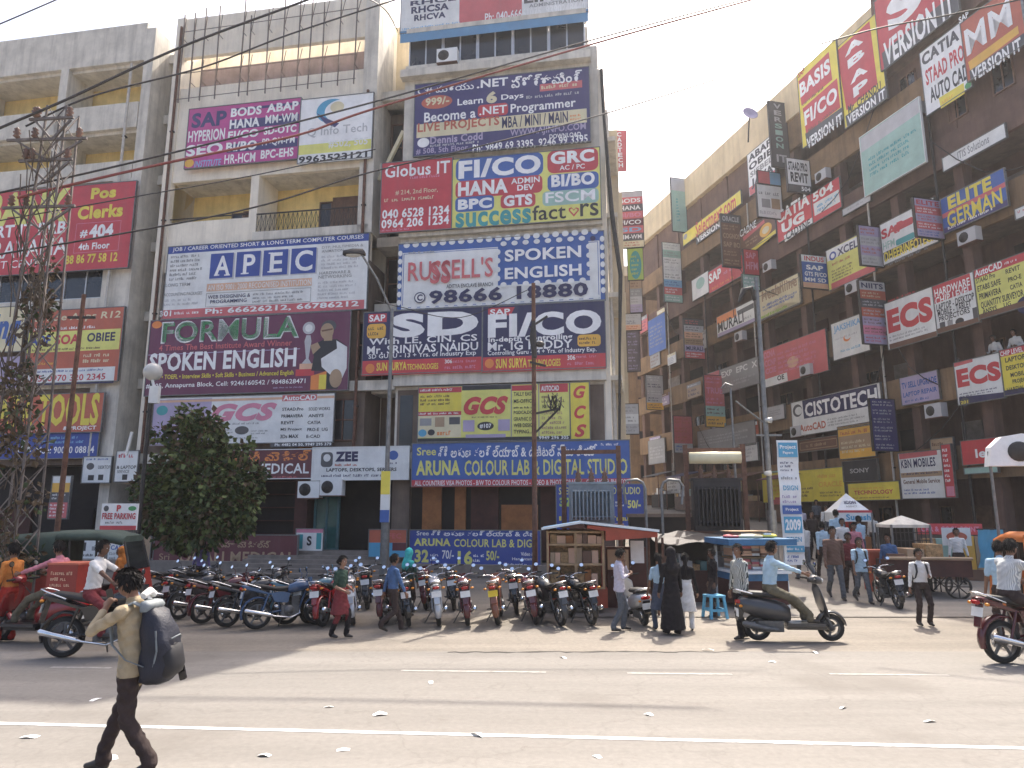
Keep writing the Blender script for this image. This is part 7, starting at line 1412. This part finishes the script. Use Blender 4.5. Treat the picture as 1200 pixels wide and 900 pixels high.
for s in (1, -1):
    b = MB("pack_grey"); b.tube([(-.15, s*.1, 1.40), (-.04, s*.12, 1.45), (.09, s*.13, 1.38), (.14, s*.145, 1.25), (.1, s*.165, 1.1), (-.05, s*.19, .98), (-.2, s*.16, .92)], [.035, .035, .034, .03, .02, .013, .012], 8, flat=.4); b.build("strap", BPK)
b = MB("pack_grey"); b.tube([(-.28, .158, .9), (-.31, .166, 1.05), (-.28, .158, 1.22)], .008, 5); b.tube([(-.375, .06, 1.14), (-.42, 0, 1.17), (-.395, -.06, 1.14)], .008, 5); b.build("zip_trim", BPK)
b = MB("white_cloth"); b.tube([(-.09, -.08, 1.44), (-.1, 0, 1.475), (-.09, .08, 1.44)], [.03, .035, .03], 8); tag(b.build("towel", None, fp, (0, 0, R_(176))), "small white towel tucked over the backpack at the neck", "towel")
def held(name, P, local, dims, m, label, cat, rot=(0, 0, 0)):
    b = MB(m); x, y, z = dims; b.prism(rrect(-x/2, -z/2, x/2, z/2, min(x, z)*.2, 3), -y/2, y/2); 
    o = b.build(name); s = P.scale[0]; o.location = P.location+Matrix.Rotation(P.rotation_euler.z, 3, 'Z') @ (Vector(local)*s); o.rotation_euler = (rot[0], rot[1], P.rotation_euler.z+rot[2]); return tag(o, label, cat)
held("phone", MAN, tuple(HAND[MAN.name][0]+Vector((.02, .0, .03))), (.05, .018, .1), "bike_black", "black phone held up to the face of the backpack man", "phone", (0, .3, .4))
held("phone", MAN, tuple(HAND[MAN.name][1]+Vector((-.02, .0, -.05))), (.06, .02, .13), "bike_black", "dark phone swinging in the far hand of the backpack man", "phone", (0, .3, 0))
# ---- standing and walking people; pixel of the feet, pixel of the crown sets the height
def at_px(fx, fy, hy, z=0.):
    g = G(fx, fy, z); top = AT(fx, hy, g.y).z; return g, max(1.35, min(1.82, top-z))
def P(label, fx, fy, hy, yaw, z=0., **k):
    g, h = at_px(fx, fy, hy, z); k.pop("h", None); return person(label, g, yaw, h, **k)
P("woman in a maroon tunic and dark scarf walking right past the motorcycles", 397, 747, 657, -25, shirt="green_cloth", trousers="black_cloth", sleeve=.5, hair="bun", build=.9, skirt=("maroon_cloth", .5, .25, .2, .06), feet=((.14, .09, 0), (-.12, -.09, 0)), hands=((.22, .1, 1.02), (.2, -.12, 1.0)), skin="skin_light")
P("man in blue shirt standing among the parked motorcycles", 459, 741, 652, 35, shirt="blue_cloth_a", trousers="dark_trousers", sleeve=.9, **WALK)
P("woman with a teal headscarf behind the motorcycles before the studio board", 478, 722, 662, 60, shirt="green_cloth", sleeve=.9, hair=None, build=.92, scarf=("teal_cloth", [((-.02, 0, 1.62), (-.02, 0, 1.66), .115, .11), ((-.08, .05, 1.3), (-.04, 0, 1.55), .12, .1), ((.0, .14, 1.32), (-.05, -.12, 1.35), .09, .09)], "hood"))
P("man in lilac white shirt with a hand at his face beside the red kiosk", 727, 739, 645, 4, shirt="lilac_cloth", trousers="grey_jeans", sleeve=.82, hands=((.14, .1, 1.42), (.2, -.17, 1.2)), ehint=((.2, .6, -1), (.1, -.6, -1)), feet=((.1, .1, 0), (-.16, -.1, 0)), head=(0, 12), untuck=True)
P("woman in a pale blue dress standing left of the black robed woman", 774, 738, 657, 100, shirt="sky_cloth", trousers="jeans", sleeve=.4, hair="long", build=.88, skirt=("jeans", .45, .2, .17, .05))
P("woman robed in black seen from behind beside the parked scooter", 789, 743, 644, 110, shirt="black_cloth", trousers="black_cloth", sleeve=1., hair=None, build=.95, skirt=("black_cloth", .1, .27, .25, .1), scarf=("black_cloth", [((-.02, 0, 1.62), (-.02, 0, 1.66), .112, .108), ((-.06, 0, 1.32), (-.04, 0, 1.55), .15, .1)], "hood"))
P("woman in a long white scarf and tunic right of the black robed woman", 806, 738, 652, 80, shirt="black_cloth", trousers="white_cloth", sleeve=1., hair="long", build=.88, skirt=("white_cloth", .42, .23, .2, .12))
P("man in vertically striped shirt standing by the blue roofed stall", 871, 748, 640, 200, shirt="striped_shirt", trousers="black_cloth", sleeve=.9, untuck=True, head=(20, 0), feet=((.12, .1, 0), (-.14, -.08, 0)))
P("vendor in dark clothes behind the stall left of the striped shirt man", 838, 722, 650, 185, shirt="black_cloth", trousers="dark_trousers", skin="skin_dark")
P("man in brown checked shirt and grey jeans walking out of the lane", 981, 703, 619, 262, shirt="brown_check", trousers="grey_jeans", untuck=True, build=1.05, **WALK)
P("man in dark shirt half behind the brown checked shirt man", 999, 699, 626, 255, shirt="maroon_cloth", trousers="dark_trousers", skin="skin_dark", **WALK)
LB_ = P("young man in pale blue shirt with dark rucksack straps walking out of the lane", 1012, 707, 632, 268, shirt="sky_cloth", trousers="grey_jeans", sleeve=.4, untuck=True, **WALK)
WS_ = P("man in white shirt with rucksack straps standing alone at the lane mouth", 1084, 733, 645, 265, shirt="white_cloth", trousers="dark_trousers", sleeve=.92, hands=((.2, .12, 1.12), (.02, -.27, .8)), feet=((.02, .12, 0), (.0, -.12, 0)))
def straps(Pn, label):
    o = empty("rucksack", Pn.location, Pn.rotation_euler.z, label, "rucksack"); o.scale = Pn.scale
    b = MB("pack_black"); b.loft([pr(-.19, .95, .06, .1), pr(-.2, 1.0, .09, .14), pr(-.2, 1.25, .09, .14), pr(-.17, 1.38, .05, .1)]); b.build("main_bag", o)
    for s in (1, -1): b = MB("pack_black"); b.tube([(-.13, s*.1, 1.38), (0, s*.11, 1.44), (.1, s*.115, 1.36), (.135, s*.12, 1.22), (.1, s*.15, 1.08), (-.1, s*.17, 1.0)], [.028, .028, .028, .024, .016, .014], 7, flat=.4); b.build("strap", o)
straps(LB_, "dark rucksack worn by the young man in pale blue coming down the lane"); straps(WS_, "dark rucksack worn by the white shirted man standing alone at lane mouth")
for lab, px, Y, yaw, hpx, kw in (("man in pale blue shirt walking up the lane with his back turned", 963, 21.5, 95, 613, dict(shirt="sky_cloth", trousers="dark_trousers")), ("man in mid blue shirt near the white canopy, back turned", 979, 24, 80, 597, dict(shirt="sky_cloth", trousers="jeans")), ("man in checked grey shirt at the left of the lane crowd", 940, 21, 100, 611, dict(shirt="pin_shirt", trousers="grey_jeans")),
        ("person in white with a dark head in the lane crowd, before the canopy", 986, 23, 260, 609, dict(shirt="white_cloth", trousers="dark_trousers")), ("person in pale pink in the lane crowd behind the pale blue shirts", 1000, 22, 250, 614, dict(shirt="pink_cloth", trousers="dark_trousers", hair="bun")), ("man in dark shirt in the lane crowd at the banner", 950, 25, 280, 600, dict(shirt="dark_trousers", trousers="black_cloth")),
        ("man in white shirt far up the lane left of the canopy", 968, 29, 270, 603, dict(shirt="white_cloth", trousers="jeans")), ("man in grey far up the lane between the canopy and the banner", 957, 32, 265, 600, dict(shirt="grey_jeans", trousers="dark_trousers")), ("woman in red far up the lane near the canopy", 993, 31, 275, 598, dict(shirt="red_cloth", trousers="red_cloth", hair="long")),
        ("man in sky blue shirt and jeans turned to the canopy counter", 1006, 23.2, 100, 606, dict(shirt="sky_cloth", trousers="jeans")), ("man in dark shirt standing by the wire mesh booth", 1040, 18.6, 220, 628, dict(shirt="blue_cloth_a", trousers="dark_trousers")), ("man in white shirt standing behind the low cart", 1122, 20.4, 250, 640, dict(shirt="white_cloth", trousers="dark_trousers")),
        ("person in lilac far up the lane beside the banner", 938, 28, 90, 594, dict(shirt="lilac_cloth", trousers="dark_trousers")), ("person in white to the right of the white canopy", 1022, 25.5, 200, 604, dict(shirt="white_cloth", trousers="dark_trousers"))):
    x = AT(px, hpx, Y).x; z = lane_z(Y); h = max(1.5, min(1.75, AT(px, hpx, Y).z-z)); w_ = dict(WALK) if yaw < 200 else {}
    person(lab, (x, Y, z), yaw, h, vox=.014, **kw, **w_)
P("person in purple beside the dark red medical store wall board", 233, 699, 652, 120, shirt="purple_cloth", trousers="dark_trousers", vox=.014)
P("person in orange scarf behind the white shirted rider", 135, 716, 661, 200, shirt="orange_cloth", trousers="dark_trousers", hair=None, vox=.013, scarf=("orange_cloth", [((-.02, 0, 1.62), (-.02, 0, 1.66), .113, .108), ((-.06, 0, 1.35), (-.04, 0, 1.55), .13, .1)], "hood"))
for px, py, lab in ((1166, 395, "man in white shirt leaning over the corridor parapet, left of two"), (1190, 388, "man in white shirt leaning over the corridor parapet, right of two")):
    u, z = PR.uz(px, py, .45); q = PR.world(u, .45, FL[1]+.02 if z < 9 else FL[2]+.02); h = 1.65; q.z = z-1.62; person(lab, q, 195, h, shirt="white_cloth", vox=.014, hands=((.3, .2, 1.05), (.3, -.2, 1.05)), lean=10)
# ---- riders
def rider(label, V_, seat, yaw, hands, feet, **k):
    kk = k.pop("k", .97); s = V_.location; Rz = Matrix.Rotation(R_(yaw), 3, 'Z'); loc = Vector((s.x, s.y, 0))
    hp_ = (seat[0]/kk, 0, seat[1]/kk+.11)
    return person(label, loc, yaw, 1.7*kk, hips=hp_, hands=tuple((a/kk, b/kk, c/kk) for a, b, c in hands), feet=tuple((a/kk, b/kk, c/kk) for a, b, c in feet), khint=((.6, .5, .7), (.6, -.5, .7)), ehint=((-.3, .8, -.6), (-.3, -.8, -.6)), **k)
rider("man in pale blue shirt riding the grey scooter", RIDE_S, (-.36, .79), -3, ((.28, .32, 1.08), (.28, -.32, 1.08)), ((.24, .16, .31), (.24, -.16, .31)), shirt="sky_cloth", trousers="khaki", sleeve=.86, lean=6, k=.94, curl=1.3, build=1.06)
rider("heavy man in pinstriped white shirt riding the motorcycle at the right edge", RIDE_M, (-.42, .88), 8, ((.16, .35, 1.08), (.16, -.35, 1.08)), ((.0, .2, .3), (.0, -.2, .3)), shirt="pin_shirt", trousers="dark_trousers", sleeve=.35, lean=10, k=.96, curl=1.3, build=1.12)
rider("face covered rider in brown on the red scooter", RIDE_L, (-.36, .79), 172, ((.28, .32, 1.08), (.28, -.32, 1.08)), ((.24, .16, .31), (.24, -.16, .31)), shirt="pink_cloth", trousers="khaki", sleeve=.9, lean=4, k=.95, curl=1.3, hair="short", scarf=("white_cloth", [((-.30, 0, 1.68), (-.26, 0, 1.60), .1, .08), ((-.3, 0, 1.54), (-.26, 0, 1.5), .09, .1)], "face") if 0 else None)
rider("man in white shirt riding the dark motorcycle behind the backpack man", RIDE_B, (-.3, .86), 4, ((.2, .35, 1.08), (.2, -.35, 1.08)), ((.0, .2, .3), (.0, -.2, .3)), shirt="white_cloth", trousers="maroon_cloth", sleeve=.35, lean=8, k=.94, curl=1.3, skin="skin_dark")
q = G(1183, 752); person("man in pale blue shirt standing between the motorcycle and the orange auto rickshaw", q, 70, 1.62, shirt="sky_cloth", trousers="dark_trousers", sleeve=.4)
q = G(4, 752); person("person in red and orange sitting behind the face covered rider at the left edge", q, 172, 1.58, shirt="orange_cloth", trousers="red_cloth", sleeve=.9, vox=.013)
# ================================================================ dusty air between the camera and the far blocks
b = MB("white"); b.box(-75, -14, -1.2, 75, 120, 40)
hz = b.build("haze"); hz["kind"] = "stuff"
m = bpy.data.materials.new("haze_air"); m.use_nodes = True; t = m.node_tree; t.nodes.remove(t.nodes["Principled BSDF"])
v = t.nodes.new("ShaderNodeVolumePrincipled"); v.inputs["Color"].default_value = (.93, .93, .95, 1); v.inputs["Density"].default_value = .0008; v.inputs["Anisotropy"].default_value = .45
t.links.new(v.outputs[0], t.nodes["Material Output"].inputs["Volume"]); hz.data.materials.clear(); hz.data.materials.append(m)
